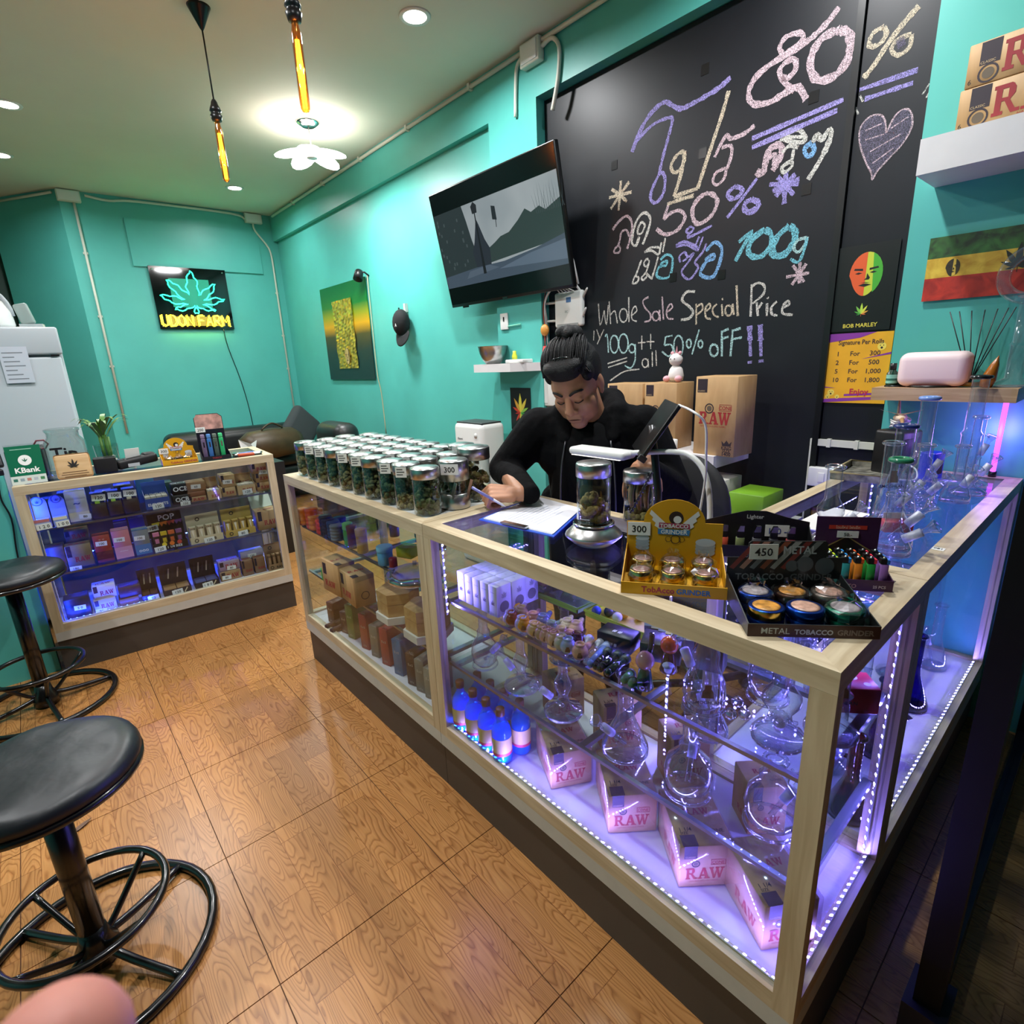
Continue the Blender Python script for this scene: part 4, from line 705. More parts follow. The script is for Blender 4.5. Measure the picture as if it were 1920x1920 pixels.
arch(82,118,980,0,'pale blue arched card pack in the blue showcase, priced 100',BL('9cb0f0'),'1 0 0',BL('e8e0d0'))
dpack(116,162,975,0,.16,'pale paper box with a line drawing in the blue showcase, priced 80',BL('c8c8d8'),words('~',BL('5058a0'),s=.3,y=.5,band=(BL('d8d0b8'),0,.3)),('80',.45,.06),dep=.08)
for i, (a, c, t, cc) in enumerate(((162,196,'120','303878'),(197,228,'100','2a3468'),(229,262,'100','283060'))):
    o = dpack(a,c,960,0,.075,'low dark display tray with a glowing %s lid, priced %s' % (('green','lime','ivory')[i],t),BL('3a2622'),None,None,dep=.09,name='lighter_tray',cat='tray')
    w = DX(c,960)-DX(a,960)-.004; B().box(.005,w-.005,.02,.085,.0752,.13, BL(cc)).build('lid', o); B().box(w*.3,w*.62,.003,.018,.0752,.085, BL(('a8e04a','b8e85a','e8e0c0')[i])).build('sample', o); tagcard(o, fr((0,.019,.09),(1,0,0),(0,0,1)), w*.12, 0, .06, .034, t, R(-5))
def openbox(px0, px1, py, row, h, label, m, txt, mc, tg, back=.07, dep=.1, yb=.06):
    """a display carton with its lid folded up behind"""
    z = (.7805,.5355,HR-.009)[row]; a, c = DX(px0,py), DX(px1,py); w = c-a-.004; o = thing('display_carton', label, 'box', DP(a,yb,z), -.072)
    B().box(0,w,0,.002,0,h, m).build('front_panel', o); B().box(0,w,dep-.002,dep,0,h+back, m).build('back_panel', o); B().box(0,w,.002,dep-.002,0,.003, m).build('base', o)
    for x in (0,w-.002): B().prism([(.002,.003),(dep-.002,.003),(dep-.002,h+back*.5),(.002,h)],0,.002,m,MX(((0,0,1,x),(1,0,0,0),(0,1,0,0),(0,0,0,1)))).build('side_panel', o)
    b = B()
    for T, hh in ((fr((0,0,0),(1,0,0),(0,0,1)),h),(fr((0,dep-.002,h*.55),(1,0,0),(0,0,1)),back)):
        if txt == 'RAW': raw(b, T, w*.28, hh*.22, w*.6, mc, min(1.3,hh*.6/(w*.6/3.24)))
        else: b.text(txt, w*.5, hh*.3, min(hh*.55,w*1.45/max(2,len(txt))), mc, T, 'CENTER', .025)
    b.build('print', o); n = 4; pw = (w-.008)/n
    for i in range(n): B().box(.004+i*pw,.004+(i+1)*pw-.002,.006,dep-.008,.004,h*1.12, mat('packs_'+label[:12],(200,190,170),.5) if m is not None else m).build('booklet', o)
    if tg: tagcard(o, fr((0,-.001,0),(1,0,0),(0,0,1)), w*.25, -.002, .055, .03, tg, R(3))
    return o
openbox(270,322,945,0,.06,'blue display carton of papers with white lettering, priced 120',BL('34509c'),'ELEMENTS',BL('e8e8f0'),'120',.08)
dpack(322,362,925,0,.055,'lower black paper box with bold white lettering, priced 150',BL('181818'),words('OCB',BL('e8e8e8'),s=.6,y=.3),('150',.35,-.15))
dpack(320,358,905,0,.06,'upper black paper box with bold white lettering in the blue showcase',BL('1c1a1a'),words('OCB',BL('e8e8e8'),s=.6,y=.3),None,.085,.09,dz=.056)
dpack(352,392,925,0,.03,'flat kraft booklet box at the bottom of a stack beside the black boxes',BL('b08a60'),raw_small)
dpack(352,390,915,0,.03,'flat brown booklet box in the middle of a stack beside the black boxes',BL('8a5a3c'),None,dz=.031)
dpack(350,390,900,0,.055,'brown booklet box topping a stack, priced 60',BL('a07850'),None,('60',.2,.3),dz=.062)
openbox(391,420,915,0,.05,'slim open kraft carton of papers, priced 100',BL('c8a878'),'RAW',M_RED,'',.07)
dpack(420,449,910,0,.055,'lower kraft paper box beside the open carton',BL('c0a070'),raw_small)
dpack(418,448,890,0,.075,'kraft paper box stacked second, priced 150',BL('b89868'),raw_small,('150',.1,.3),dz=.056)
openbox(450,487,905,0,.055,'open kraft tray of papers with red lettering, priced 120',BL('ccac7c'),'RAW',M_RED,'120',.06)
dpack(488,517,900,0,.055,'lower large kraft box with red lettering at the end of the top shelf',BL('b08a5c'),raw_small)
dpack(486,516,885,0,.055,'middle large kraft box with red lettering at the end of the top shelf',BL('b08a5c'),raw_small,dz=.056)
dpack(478,512,868,0,.06,'uppermost kraft box with red lettering under the showcase top, priced 120',BL('b8946a'),raw_small,('120',.4,-.1),dz=.112)
for i, (a, c, cc) in enumerate(((40,76,'28304a'),(80,112,'343a58'),(116,160,'3c4464'),(165,205,'20242e'),(210,250,'2a2430'),(258,300,'3a6890'),(304,338,'30504a'))):
    dpack(a,c,930,0,.1+.02*(i % 3),('dark slate box standing at the back of the top shelf','grey-blue box at the back of the top shelf','steel blue box at the back of the top shelf','black box at the back of the top shelf','plum box at the back of the top shelf','bright blue packet at the back of the top shelf','dark green box at the back of the top shelf')[i],BL(cc),None,None,.3,.1)
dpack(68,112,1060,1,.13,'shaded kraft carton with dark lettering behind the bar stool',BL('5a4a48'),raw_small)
dpack(112,170,1065,1,.12,'brown carton with dark lettering beside a red box',BL('8a7454'),raw_small,('180',.0,-.12),dep=.08)
dpack(112,166,1050,1,.06,'flat brown carton stacked behind on the middle shelf',BL('7a6650'),raw_small,None,.16,.12,dz=.121)
dpack(172,210,1055,1,.15,'red paper box on the middle shelf, priced 100',BL('a03a30'),words('* *',BL('e0c0a0'),y=.75,s=.15,band=(BL('6a2a2a'),.1,.3)),('100',.1,.62),dep=.07)
dpack(211,250,1050,1,.16,'pink paper box on the middle shelf, priced 100',BL('cc7c90'),words('~~',BL('f0d0d8'),y=.2,s=.2,band=(BL('e0a0b0'),.0,.4)),('100',.05,.6),dep=.07)
dpack(251,286,1040,1,.14,'grey box with a blue front on the middle shelf, priced 100',BL('7a8088'),words('ooo',BL('e0e8f0'),y=.1,s=.2,band=(BL('4a80b0'),.0,.4)),('100',.05,.6),dep=.08)
dpack(212,244,1020,1,.05,'violet packet at the back of the middle shelf',BL('5a50a8'),None,None,.3,.1,dz=.1)
dpack(245,280,1015,1,.06,'deep blue packet at the back of the middle shelf',BL('3044a0'),None,None,.3,.1,dz=.1)
# fruit cone display
a, c = DX(287,1035), DX(358,1035); w = c-a; o = thing('cone_display','black fruit-flavour cone display with pink, yellow, orange and purple packs','display box',DP(a,.06,.5355),-.072)
B().box(0,w,0,.003,0,.045, BL('1c1a1c')).build('front_panel', o); B().box(0,w,.09,.093,0,.2, BL('1c1a1c')).build('back_panel', o); B().box(0,w,.003,.09,0,.003, BL('1c1a1c')).build('base', o)
b = B(); T = fr((0,.0895,.12),(1,0,0),(0,0,1)); b.text('POP', w*.55, .035, .045, BL('f0f0f0'), T, 'CENTER', .02)
for i, cc in enumerate(('e8d040','e87a30','c84a40','7a4a8a')): poly(b, [(w*(.1+.22*i),.025),(w*(.34+.22*i),.028),(w*(.3+.22*i),.005),(w*(.22+.22*i),.015),(w*(.16+.22*i),-.002)], BL(cc), T)
T = fr((0,-.0005,0),(1,0,0),(0,0,1)); b.text('1 1/4 SIZE', w*.6, .008, .018, BL('f0f0f0'), T, 'CENTER', .02)
for i, cc in enumerate(('e8d040','e87a30','c84a40')): disc(b, w*(.32+.22*i), .034, .012, BL(cc), T)
b.build('print', o)
for i, cc in enumerate(('d88098','d8b830','d86a3a','8a5a8a')):
    k = B(); x = w*(.05+.22*i); k.box(x,x+w*.18,.01,.03,.004,.085, BL('2a2422')); k.box(x,x+w*.18,.0095,.03,.085,.105, BL(cc)); k.box(x+.006,x+w*.18-.006,.0085,.0095,.04,.07, BL(cc)); k.build('cone_pack', o)
tagcard(o, fr((0,-.001,0),(1,0,0),(0,0,1)), w*.02, -.004, .055, .03, '120', R(3)); tagcard(o, fr((0,.088,.1),(1,0,0),(0,0,1)), -.008, 0, .055, .034, '120', R(3))
def conepacks(px0, px1, py, label, cm, txt, tg, n=4, row=1, hh=.1):
    z = (.7805,.5355,HR-.009)[row]; a, c = DX(px0,py), DX(px1,py); w = c-a-.004; o = thing('cone_display', label, 'display box', DP(a,.05,z), -.072)
    B().box(0,w,0,.003,0,.04, cm).build('front_panel', o); B().box(0,w,.075,.078,0,hh+.06, cm).build('back_panel', o); B().box(0,w,.003,.075,0,.003, cm).build('base', o)
    b = B(); b.text(txt, w*.65, .01, .022, BL('302818'), fr((0,-.0005,0),(1,0,0),(0,0,1)), 'CENTER', .02); disc(b, w*.18, .02, .011, BL('302818'), fr((0,-.0005,0),(1,0,0),(0,0,1)), .0005, 14, .007); disc(b, w*.35, hh+.03, .012, BL('302818'), fr((0,.0745,0),(1,0,0),(0,0,1)), .0005, 14, .007); b.build('print', o)
    for i in range(n):
        k = B(); p = w/n; x = p*i+.003; k.prism([(x+.004,.01),(x+p-.01,.01),(x+p-.005,.045),(x,.045)],.004,hh, cm); k.add([(x+.01,.0095,hh*.85),(x+p-.018,.0095,hh*.85),(x+p*.45,.0095,.03)], [(0,2,1)], BL('efe6d0')); k.text('OCB', x+p*.42, hh*.86, .013, BL('302818'), fr((0,.0098,0),(1,0,0),(0,0,1)), 'CENTER', .02); k.build('cone_pack', o)
    if tg: tagcard(o, fr((0,-.001,0),(1,0,0),(0,0,1)), w*.4, -.004, .055, .03, tg, R(3))
conepacks(360,428,1020,'cream cone display of four tall packs, priced 120',BL('cfc0a0'),'OCB','120')
conepacks(429,490,1005,'golden cone display of four tall packs, priced 80',BL('c0a050'),'OCB','80')
o = dpack(492,535,985,1,.12,'kraft cone carton with its pale lid standing open',M_KRAFT,raw_small,None,.06,.12,name='cone_carton',cat='carton'); w = DX(535,985)-DX(492,985)-.004; B().box(0,w,0,.11,0,.002, BL('d8dcc8'), MX.Translation((0,.12,.12)) @ MX.Rotation(R(48),4,'X')).build('lid', o)
o = dpack(106,163,1160,2,.11,'black box with a card priced 50 at the lit end of the bottom row',BL('1c1a20'),None,('5 0',.35,.4),.06,.1)
dpack(164,214,1145,2,.065,'lower white box with dark red lettering, priced 50',BL('d0c0b8'),raw_small,('50',.0,-.1)); dpack(158,210,1110,2,.075,'upper white box with dark red lettering on the bottom row',BL('d8ccd0'),raw_small,None,.085,.09,dz=.066)
dpack(214,258,1130,2,.04,'flat brown tray of papers lying on the bottom row',BL('8a5a34'),None,None); dpack(208,258,1095,2,.06,'dark maroon paper box stacked on a brown tray',BL('4a2a2c'),words('- -',BL('b0a0b0'),y=.5,s=.2),None,.08,.09,dz=.041)
def folded(px0, px1, py, label, cm, tg, inner):
    """papers box laid open: booklets in the tray, printed lid raised behind"""
    z = HR-.009; a, c = DX(px0,py), DX(px1,py); w = c-a-.004; o = thing('display_carton', label, 'box', DP(a,.05,z), -.072)
    B().box(0,w,0,.003,0,.035, cm).build('front_panel', o); B().box(0,w,.11,.113,0,.16, cm).build('lid', o); B().box(0,w,.003,.11,0,.003, cm).build('base', o)
    for x in (0,w-.003): B().box(x,x+.003,.003,.11,.003,.04, cm).build('side_panel', o)
    for i in range(2): B().box(.006+i*(w-.01)/2,.002+(i+1)*(w-.01)/2,.006,.105,.004,.036, inner).build('booklet', o)
    b = B(); T = fr((0,.1095,.06),(1,0,0),(0,0,1))
    for k in range(5): stroke(b, [(w*(.12+.17*k),.01),(w*(.2+.17*k),.07)], .007, BL('c8b8a0') if k % 2 else BL('3a3040'), T)
    T = fr((0,-.0005,0),(1,0,0),(0,0,1))
    for k in range(3): stroke(b, [(w*(.3+.22*k),.006),(w*(.42+.22*k),.03)], .006, BL('d8c8a8'), T)
    b.build('print', o)
    if tg: tagcard(o, T, w*.3, -.003, .055, .03, tg, R(4))
folded(260,300,1120,'dark lidded box printed with paper cones, priced 50',BL('2c2028'),'50',BL('5a3a28')); folded(302,362,1105,'wide dark lidded box with tan booklets beside the cone boxes',BL('382c30'),'120',BL('a07848')); folded(364,416,1085,'dark lidded box with slate booklets, priced 180',BL('241e24'),'1 8 0',BL('4a5078'))
dpack(417,460,1075,2,.055,'lower kraft paper box on the bottom row, priced 80',BL('b08c60'),raw_small,('80',.05,.2)); dpack(412,456,1045,2,.06,'upper kraft paper box on the bottom row, priced 80',BL('a890a0'),raw_small,('80',.35,.1),.085,.09,dz=.056)
dpack(461,484,1065,2,.1,'upright kraft pack with vertical lettering on the bottom row',BL('8a6444'),raw_small); dpack(485,508,1060,2,.1,'second upright kraft pack with vertical lettering on the bottom row',BL('8a6444'),raw_small); dpack(458,506,1030,2,.05,'pale carton lid behind the upright packs, priced 120',BL('b8b0c8'),None,('120',.3,.1),.13,.06,dz=.09)
conepacks(509,546,1050,'kraft cone display fanned with paper cones on the bottom row',BL('a07c58'),'RAW','',4,2,.1)
# ================================================================ herb jars on the pale-topped showcase
M_JAR = thin('jar_glass', (232,240,238), .05, .75, 2.4)
M_BUD = [mat('herb_%d' % i, c, .9, vary=.45, scale=70, bump=.6) for i, c in enumerate(((86,92,52),(104,100,60),(64,78,44),(128,112,66),(150,124,74)))]
rj = random.Random(11)
def lumps(r, z0, z1, m, n, s, rr):
    b = B()
    for i in range(n):
        a = rr.uniform(0,2*pi); q = r*sqrt(rr.random()); z = z0+(z1-z0)*i/n; k = s*rr.uniform(.75,1.25)
        q = min(q, r-k*.6); b.ball((q*cos(a),q*sin(a),max(z,z0+k*.6)), k, m, MX.Rotation(0,4,'X'), 7, (1,rr.uniform(.75,1.1),rr.uniform(.7,1)))
    return b
JH = .162
_body = B().lathe([(.0,.001),(.044,.001),(.047,.006),(.047,.122),(.044,.126)], M_JAR, 26)
_lid = B(); _lid.lathe([(.044,.122),(.049,.124),(.049,.155),(.047,.159),(.035,.160),(.03,.1625),(.0,.1625)], M_STEEL, 28); _lid.lathe([(.047,.1225),(.0475,.1225),(.0475,.125),(.047,.125)], M_BLACK, 28, cap=False)
_top = B(); disc(_top, 0, 0, .028, col('7fc8b8',.25), MX.Translation((0,0,.1626))); 
def jar(loc, fill, kind, label, tag_=None, sc=1.0, group=None, rot=0, name='herb_jar'):
    o = thing(name, label, 'jar', loc, rot, group)
    if not hasattr(jar,'b'): jar.b, jar.l = _body.build('glass', o).data, _lid.build('lid', o).data
    else: link('glass', jar.b, o); link('lid', jar.l, o)
    key = (round(fill,2), kind)
    if key not in jar.c: jar.c[key] = stuff(lumps(.042,.004,.004+.114*fill, M_BUD[kind], int(90*fill)+12, .0105, rj).build('buds', o)).data
    else: stuff(link('buds', jar.c[key], o))
    if tag_:
        T = MX.Rotation(-rot,4,'Z') @ MX.Rotation(R(-52),4,'Z') @ fr((-.02,-.0492,.118),(1,0,0),(0,0,1)); t = B().box(0,.04,0,.036,.0,.0008, M_TAG, T).build('name_tag', o); b = B()
        if tag_ == 'x':
            for i in range(3): rect(b, .005, .026-.009*i, .022+.006*((i*7) % 2), .0035, col('5a5a5a',.5), T, .0012)
        else: b.text(tag_, .02, .011, .02, M_INKK, T, 'CENTER', .012, d=.0012)
        b.build('tag_lettering', t)
    o.scale = (sc,sc,sc); return o
jar.c = {}
JX = (.948,1.058,1.166,1.274); JZ = 1.009
kinds = ['dark green','olive','deep green','brownish green','tan']
for r, (n, y0, st) in enumerate(((10,1.541,.117),(10,1.60,.110),(9,1.72,.112),(7,1.90,.112))):
    for i in range(n):
        y = y0+st*i+rj.uniform(-.006,.006); k = (i*3+r*2) % 4 if r < 3 else (3 if i % 2 else 4); fl = (.62,.3,.82,.86,.84,.88,.9,.86,.9,.92)[i] if r == 0 else (.8,.9,.7)[i % 3]
        if r == 1 and i == 0: continue
        t = 'x' if (i*7+r*5) % 3 != 0 else None
        lab = 'steel-lidded herb jar %s among the jar rows, %s buds' % ('with a white tag' if t else 'without a tag', kinds[k])
        if r == 0 and i == 0: lab = 'glass jar of loose round buds at the corner of the jar rows'; t = None
        if r == 0 and i == 1: lab = 'nearly empty glass jar with a white tag beside the corner jar'; t = 'x'
        jar((JX[r]+rj.uniform(-.004,.004),y,JZ), fl, k, lab, t, group='herb jars on the showcase', rot=rj.uniform(0,6))
jar((1.18,1.575,JZ), .75, 3, 'tall wide glass jar of brown-green buds next to the steel canister', None, 1.22, 'herb jars on the showcase')
jar((1.272,1.775,JZ), .8, 4, 'glass jar of dark buds with a card priced 100', '100', 1.1, 'herb jars on the showcase')
o = thing('steel_canister','brushed steel canister with slanted glass windows, priced 300','canister',(1.062,1.535,JZ)); B().lathe([(.0,.0),(.05,.0),(.052,.004),(.052,.052),(.047,.054)], M_STEEL, 28).build('base', o); B().lathe([(.046,.05),(.046,.10)], M_JAR, 24, cap=False).build('glass', o); B().lathe([(.047,.098),(.052,.1),(.052,.165),(.048,.17),(.0,.17)], M_STEEL, 28).build('lid', o)
for k in range(5): B().box(-.006,.006,-.0475,-.046,.045,.105, M_STEEL, MX.Rotation(k*2*pi/5,4,'Z') @ MX.Rotation(R(22),4,'Y')).build('slat', o)
stuff(lumps(.04,.01,.08, M_BUD[2], 50, .01, rj).build('buds', o)); T = MX.Rotation(R(-52),4,'Z') @ fr((-.03,-.0525,.125),(1,0,0),(0,0,1)); tagcard(o, T, 0, 0, .062, .036, '300')
# ================================================================ goods in the pale-topped showcase
def CY(label, px, py, z, r, h, c, cap=None, name='tube_container', cat='container', ridges=0, group=None, off=0):
    q = onz(px,py,z); o = thing(name, label, cat, (max(q.x,.93)+off,q.y,z+.0005), 0, group); m = c if not isinstance(c, str) else col(c,.45)
    if ridges:
        pr = [(0,0)]
        for i in range(ridges): a = h*i/ridges; e = h/ridges; pr += [(r*.93,a),(r,a+e*.2),(r,a+e*.7),(r*.93,a+e*.95)]
        B().lathe(pr+[(0,h)], m, 18).build('body', o)
    else: B().lathe([(0,0),(r*.95,0),(r,.003),(r,h*.7),(r*.97,h*.72)]+([(r*.97,h*.72)] if cap else [(r*.97,h),(0,h)]), m, 18).build('body', o)
    if cap: B().lathe([(r*1.04,h*.72),(r*1.06,h*.75),(r*1.06,h*.98),(r,h),(0,h)], col(cap,.45), 18).build('cap', o)
    return o
zs = .746
for i, (px, py, h, c, n) in enumerate(((548,985,.055,'f0a020','amber'),(562,985,.085,'f08018','orange'),(578,992,.10,'f05a20','deep orange'),(597,985,.085,'f06a28','orange-red'),(558,1000,.07,'f08a28','bright orange'),(575,1008,.06,'e8402c','scarlet'),(590,1003,.07,'f04a30','red'))):
    CY('%s stack of plastic grinder rings in the jar showcase' % n, px, py, zs, .032, h, mat('glow_'+n,[int(c[j:j+2],16) for j in (0,2,4)],.3,coat=.4), name='grinder_stack', cat='grinder', ridges=max(2,int(h/.018)))
for i, (px, py, h, c, n) in enumerate(((598,1010,.085,'3a2c34','dark plum'),(608,1004,.095,'2c2430','black'),(612,1018,.075,'8a8a98','grey'),(628,1008,.08,'3a4a78','slate blue'),(640,1000,.08,'2a3a78','navy'),(656,1012,.065,'2a3458','dark navy'))):
    CY('%s stacked plastic cup tower behind the tall tubes' % n, px, py, zs, .03, h, c, name='cup_stack', cat='cup', ridges=5)
CY('bright green capped tube container on the upper shelf',631,1030,zs,.021,.105,'5cb848','8ad878'); CY('brown capped tube container between green and yellow ones',645,1032,zs,.021,.1,'6a3428','7a4034'); CY('mustard yellow capped tube container on the upper shelf',659,1042,zs,.023,.105,'c89428','d8a838')
CY('sky blue plastic cup on the upper shelf',708,1062,zs,.03,.075,'6ab0d8','78c0e4',name='plastic_cup',cat='cup'); CY('small red cup beside the glass ashtray',714,1072,zs,.016,.04,'a82430',name='plastic_cup',cat='cup'); CY('ochre round tin at the back of the upper shelf',722,1010,zs,.022,.06,'a8743a','b8823e',off=.05); CY('teal tin at the back of the upper shelf',768,1012,zs,.03,.07,'2a6a88','3a7a98',off=.06)
q = onz(738,1052,zs); o = carton('acrylic_box','translucent yellow square box on the upper shelf','box',.075,.06,.045,(q.x+.03,q.y+.03,zs+.0005),R(-70),mat('clear_yellow',(206,206,40),.2)); 
q = onz(770,1040,zs); o = carton('acrylic_box','flat red plastic box behind the glass ashtray','box',.11,.07,.035,(q.x+.06,q.y+.05,zs+.0005),R(-80),mat('clear_red',(170,34,40),.25))
q = onz(762,1095,zs); o = thing('glass_ashtray','large round clear glass ashtray on the upper shelf','ashtray',(q.x+.04,q.y,zs+.0005)); B().lathe([(0,.0),(.07,.0),(.1,.012),(.108,.03),(.1,.034),(.085,.02),(.06,.012),(.0,.01)], thin('thick_glass',(225,232,228),.14,.8,1.4,.06), 32).build('dish', o)
for k in range(6): B().box(.088,.108,-.008,.008,.028,.038, MATS['thick_glass'], MX.Rotation(k*pi/3,4,'Z')).build('notch', o)
zm = .506
for i, (px, py, h, c, n) in enumerate(((572,1098,.06,'4ac040','lime'),(584,1100,.075,'58b858','leaf green'),(575,1112,.05,'8ab890','frosted green'),(592,1112,.07,'6a98a0','grey-teal'),(607,1108,.09,'4a8090','teal'),(603,1132,.08,'2c5a70','petrol'),(617,1130,.08,'345a68','dark petrol'),(622,1100,.06,'c8923a','honey'))):
    CY('%s stack of plastic containers beside the kraft cartons' % n, px, py, zm, .031, h, c, name='grinder_stack', cat='grinder', ridges=5)
def pxcarton(name, label, cat, bl, br, z, h, d, m, fn=None, w=None, x0=None):
    a, c = onz(*bl,z), onz(*br,z); yaw = math.atan2(c.y-a.y,c.x-a.x)
    return carton(name,label,cat,w or (c-a).length,d,h,(x0 or a.x,a.y,z+.0005),yaw,m,fn)
def rawv(b, F, w, d, h): raw(b, F['l'], d*.15, h*.2, d*.6, M_RED); rect(b, d*.1, h*.55, d*.2, h*.35, M_DKP, F['l']); disc(b, w*.5, h*.35, w*.2, M_DKP, F['f'], .0005, 18, w*.16); raw(b, F['t'], w*.1, d*.4, w*.8, M_RED); rect(b, 0, 0, w*.3, d*.2, M_DKP, F['t'])
pxcarton('cone_carton','kraft cone carton on the middle shelf beside the teal stacks','carton',(640,1122),(668,1112),zm,.155,.16,M_KRAFT,rawv,.085); pxcarton('cone_carton','kraft cone carton with its front flap torn open','carton',(668,1142),(706,1130),zm,.14,.16,M_KRAFT,rawv,.095)
M_BOXW = wood('bamboo', (190,146,92), (214,174,118), 'X', 3, .45, 8)
def hexbox(label, px, py, z, r, off, base):
    q = onz(px,py,z); o = thing('wooden_box', label, 'box', (q.x+off,q.y,z+.0005)); hx = lambda k: [(k*cos(pi/6+i*pi/3),k*sin(pi/6+i*pi/3)) for i in range(6)]; zz = 0
    if base: B().prism(hx(r*1.12),0,.03, M_WHITE).build('base_tray', o); zz = .03
    B().prism(hx(r),zz,zz+.05, M_BOXW).build('body', o); B().prism(hx(r*1.0),zz+.052,zz+.095, M_BOXW).build('lid', o); B().prism(hx(r*.96),zz+.05,zz+.052, col('5a3c20',.6)).build('seam', o)
hexbox('pale hexagonal wooden box on a white base beside the torn carton',722,1165,zm,.085,.07,True); hexbox('pale hexagonal wooden box on a white base next to the showcase post',775,1200,zm,.085,.07,True)
zd = .263
for i, (px, py, c, n, hh) in enumerate(((618,1172,'6a3a28','reddish',.11),(632,1196,'52342a','dark brown',.11),(645,1206,'68803a','olive green',.17),(662,1230,'b04038','brick red',.17),(684,1244,'8a8070','stone grey',.15),(700,1262,'b04038','crimson',.17),(722,1282,'4a78a8','denim blue',.16),(744,1304,'4a3228','chocolate',.14),(764,1316,'8a8278','ash grey',.14),(784,1328,'9a9080','pale grey',.13))):
    q = onz(px,py,zd)
    carton('paper_box','tall %s paper box with white script on the lowest deck' % n,'box',.05,.11,hh,(.915,q.y+.04,zd+.0005),-pi/2+.25,col(c,.45),words('S s S',col('d8d0c4',.5),s=.16,y=.62,t2='s S s'))
carton('paper_box','tall azure paper box standing behind the olive one','box',.05,.09,.18,(.985,onz(640,1190,zd).y+.06,zd+.0005),-pi/2+.25,col('4a80b4',.45),words('S s S',col('d8d0c4',.5),s=.16,y=.62))
for i in range(8):
    r_, c_ = divmod(i,4); o = thing('incense_tube','dark brown incense roll in the bundle on the lowest deck','incense',(.93+.045*c_,2.40+.06*r_,zd+.014),(0,R(90),R(12)),'brown rolls in the jar showcase'); B().lathe([(0,-.06),(.013,-.06),(.013,.06),(0,.06)], col('4a2a22',.6), 12).build('roll', o); B().lathe([(.0132,.04),(.0135,.045),(.0132,.05)], col('c8a888',.6), 12, cap=False).build('band', o)
# ================================================================ goods in the pipe showcase: upper shelf
zs = .746
M_WB = mat('white_card',(224,224,236),.5)
def wbox(b, F, w, d, h):
    leaf_poly(b, F['f'], w/2, h*.38, h*.16, col('4a5058',.5), 5); b.text('~~~', w/2, h*.75, w*.3, col('5a6068',.5), F['f'], 'CENTER'); disc(b, d/2, h*.3, d*.32, col('6a6e78',.5), F['r'], .0004, 14); leaf_poly(b, F['r'], d/2, h*.6, h*.2, col('a8acb4',.5), 7); b.text('==', w/2, d*.4, w*.25, col('9a9aa8',.5), F['t'], 'CENTER')
wb0 = None; q = onz(872,1158,zs)
for r in range(3):
    for c_ in range(5):
        if r == 2 and c_ == 1: continue
        loc = (.935+.062*r*1.0, 1.215+.0405*c_+(.0 if r < 2 else .01), zs+.0005)
        if wb0 is None: wb0 = carton('product_box','small white carton with a leaf print in the block of white cartons','box',.039,.058,.1,loc,-pi/2,M_WB,wbox,None,'white cartons on the pipe shelf')
        else: copy_tree(wb0, loc, -pi/2)
q = onz(940,1090,zs); o = thing('plastic_bag','crumpled clear plastic bag with a pink piece beside the white cartons','bag',(1.16,1.20,zs+.0005)); vs = []; fs = []
for j in range(9):
    for i in range(20): a = 2*pi*i/20; k = .052*sin(pi*(j+.6)/9.4)**.6*(1+.18*sin(5*a+j)+rj.uniform(-.08,.08)); vs.append((k*cos(a),k*sin(a),.11*j/8))
for j in range(8):
    for i in range(20): fs.append((j*20+i,j*20+(i+1) % 20,(j+1)*20+(i+1) % 20,(j+1)*20+i))
B().add(vs, fs, thin('cling_film',(238,240,245),.1,.7,1.5,.12)).build('film', o); B().ball((0,0,.05), .03, col('c89088',.5), sc=(1,1,.7)).build('piece', o)
M_CLEAR = thin('clear_glass', (242,245,252), .05, .9, 2.0, .015, .03, (235,240,255)); M_FROST = thin('frosted_glass', (235,238,245), .2, .6, 1.2, .5, .45, (225,228,240))
def tray(label, x0, y0, x1, y1, z, rim, fill): 
    o = thing('rolling_tray', label, 'tray', (x0,y0,z+.0005)); w, d = x1-x0, y1-y0
    B().rbox(0,w,0,d,0,.003,.001, fill, seg=1).build('base', o); B().tube([(0,0,.018),(w,0,.018),(w,d,.018),(0,d,.018)], .004, rim, 6, closed=True).build('rim', o)
    for a in ((0,.003,0,d),(w-.003,w,0,d),(0,w,0,.003),(0,w,d-.003,d)): B().box(*a,.003,.016, rim).build('wall', o)
    return o
tray('green-rimmed rolling tray holding small clear glass bowls',1.12,1.02,1.32,1.30,zs,col('68a838',.4),col('3a5a50',.4)); tray('yellow-green rolling tray holding coloured glass balls',1.13,.77,1.31,1.0,zs,col('a8c838',.4),col('c8b838',.45))
for i in range(12):
    x, y = 1.15+.05*(i % 3)+rj.uniform(-.01,.01), 1.06+.055*(i//3)+rj.uniform(-.008,.008); o = thing('glass_bowl','tiny clear glass bowl piece lying in the green-rimmed tray','glass bowl',(x,y,zs+.018),(rj.uniform(-.5,.5),rj.uniform(-.5,.5),rj.uniform(0,6)),'glass bowls in the green tray')
    B().lathe([(.006,-.012),(.007,0),(.016,.015),(.018,.02),(.014,.018),(.005,.004)], M_CLEAR, 12, cap=False).build('cup', o); B().tube([(.014,0,.012),(.026,0,.018)], .003, M_CLEAR, 6).build('handle', o)
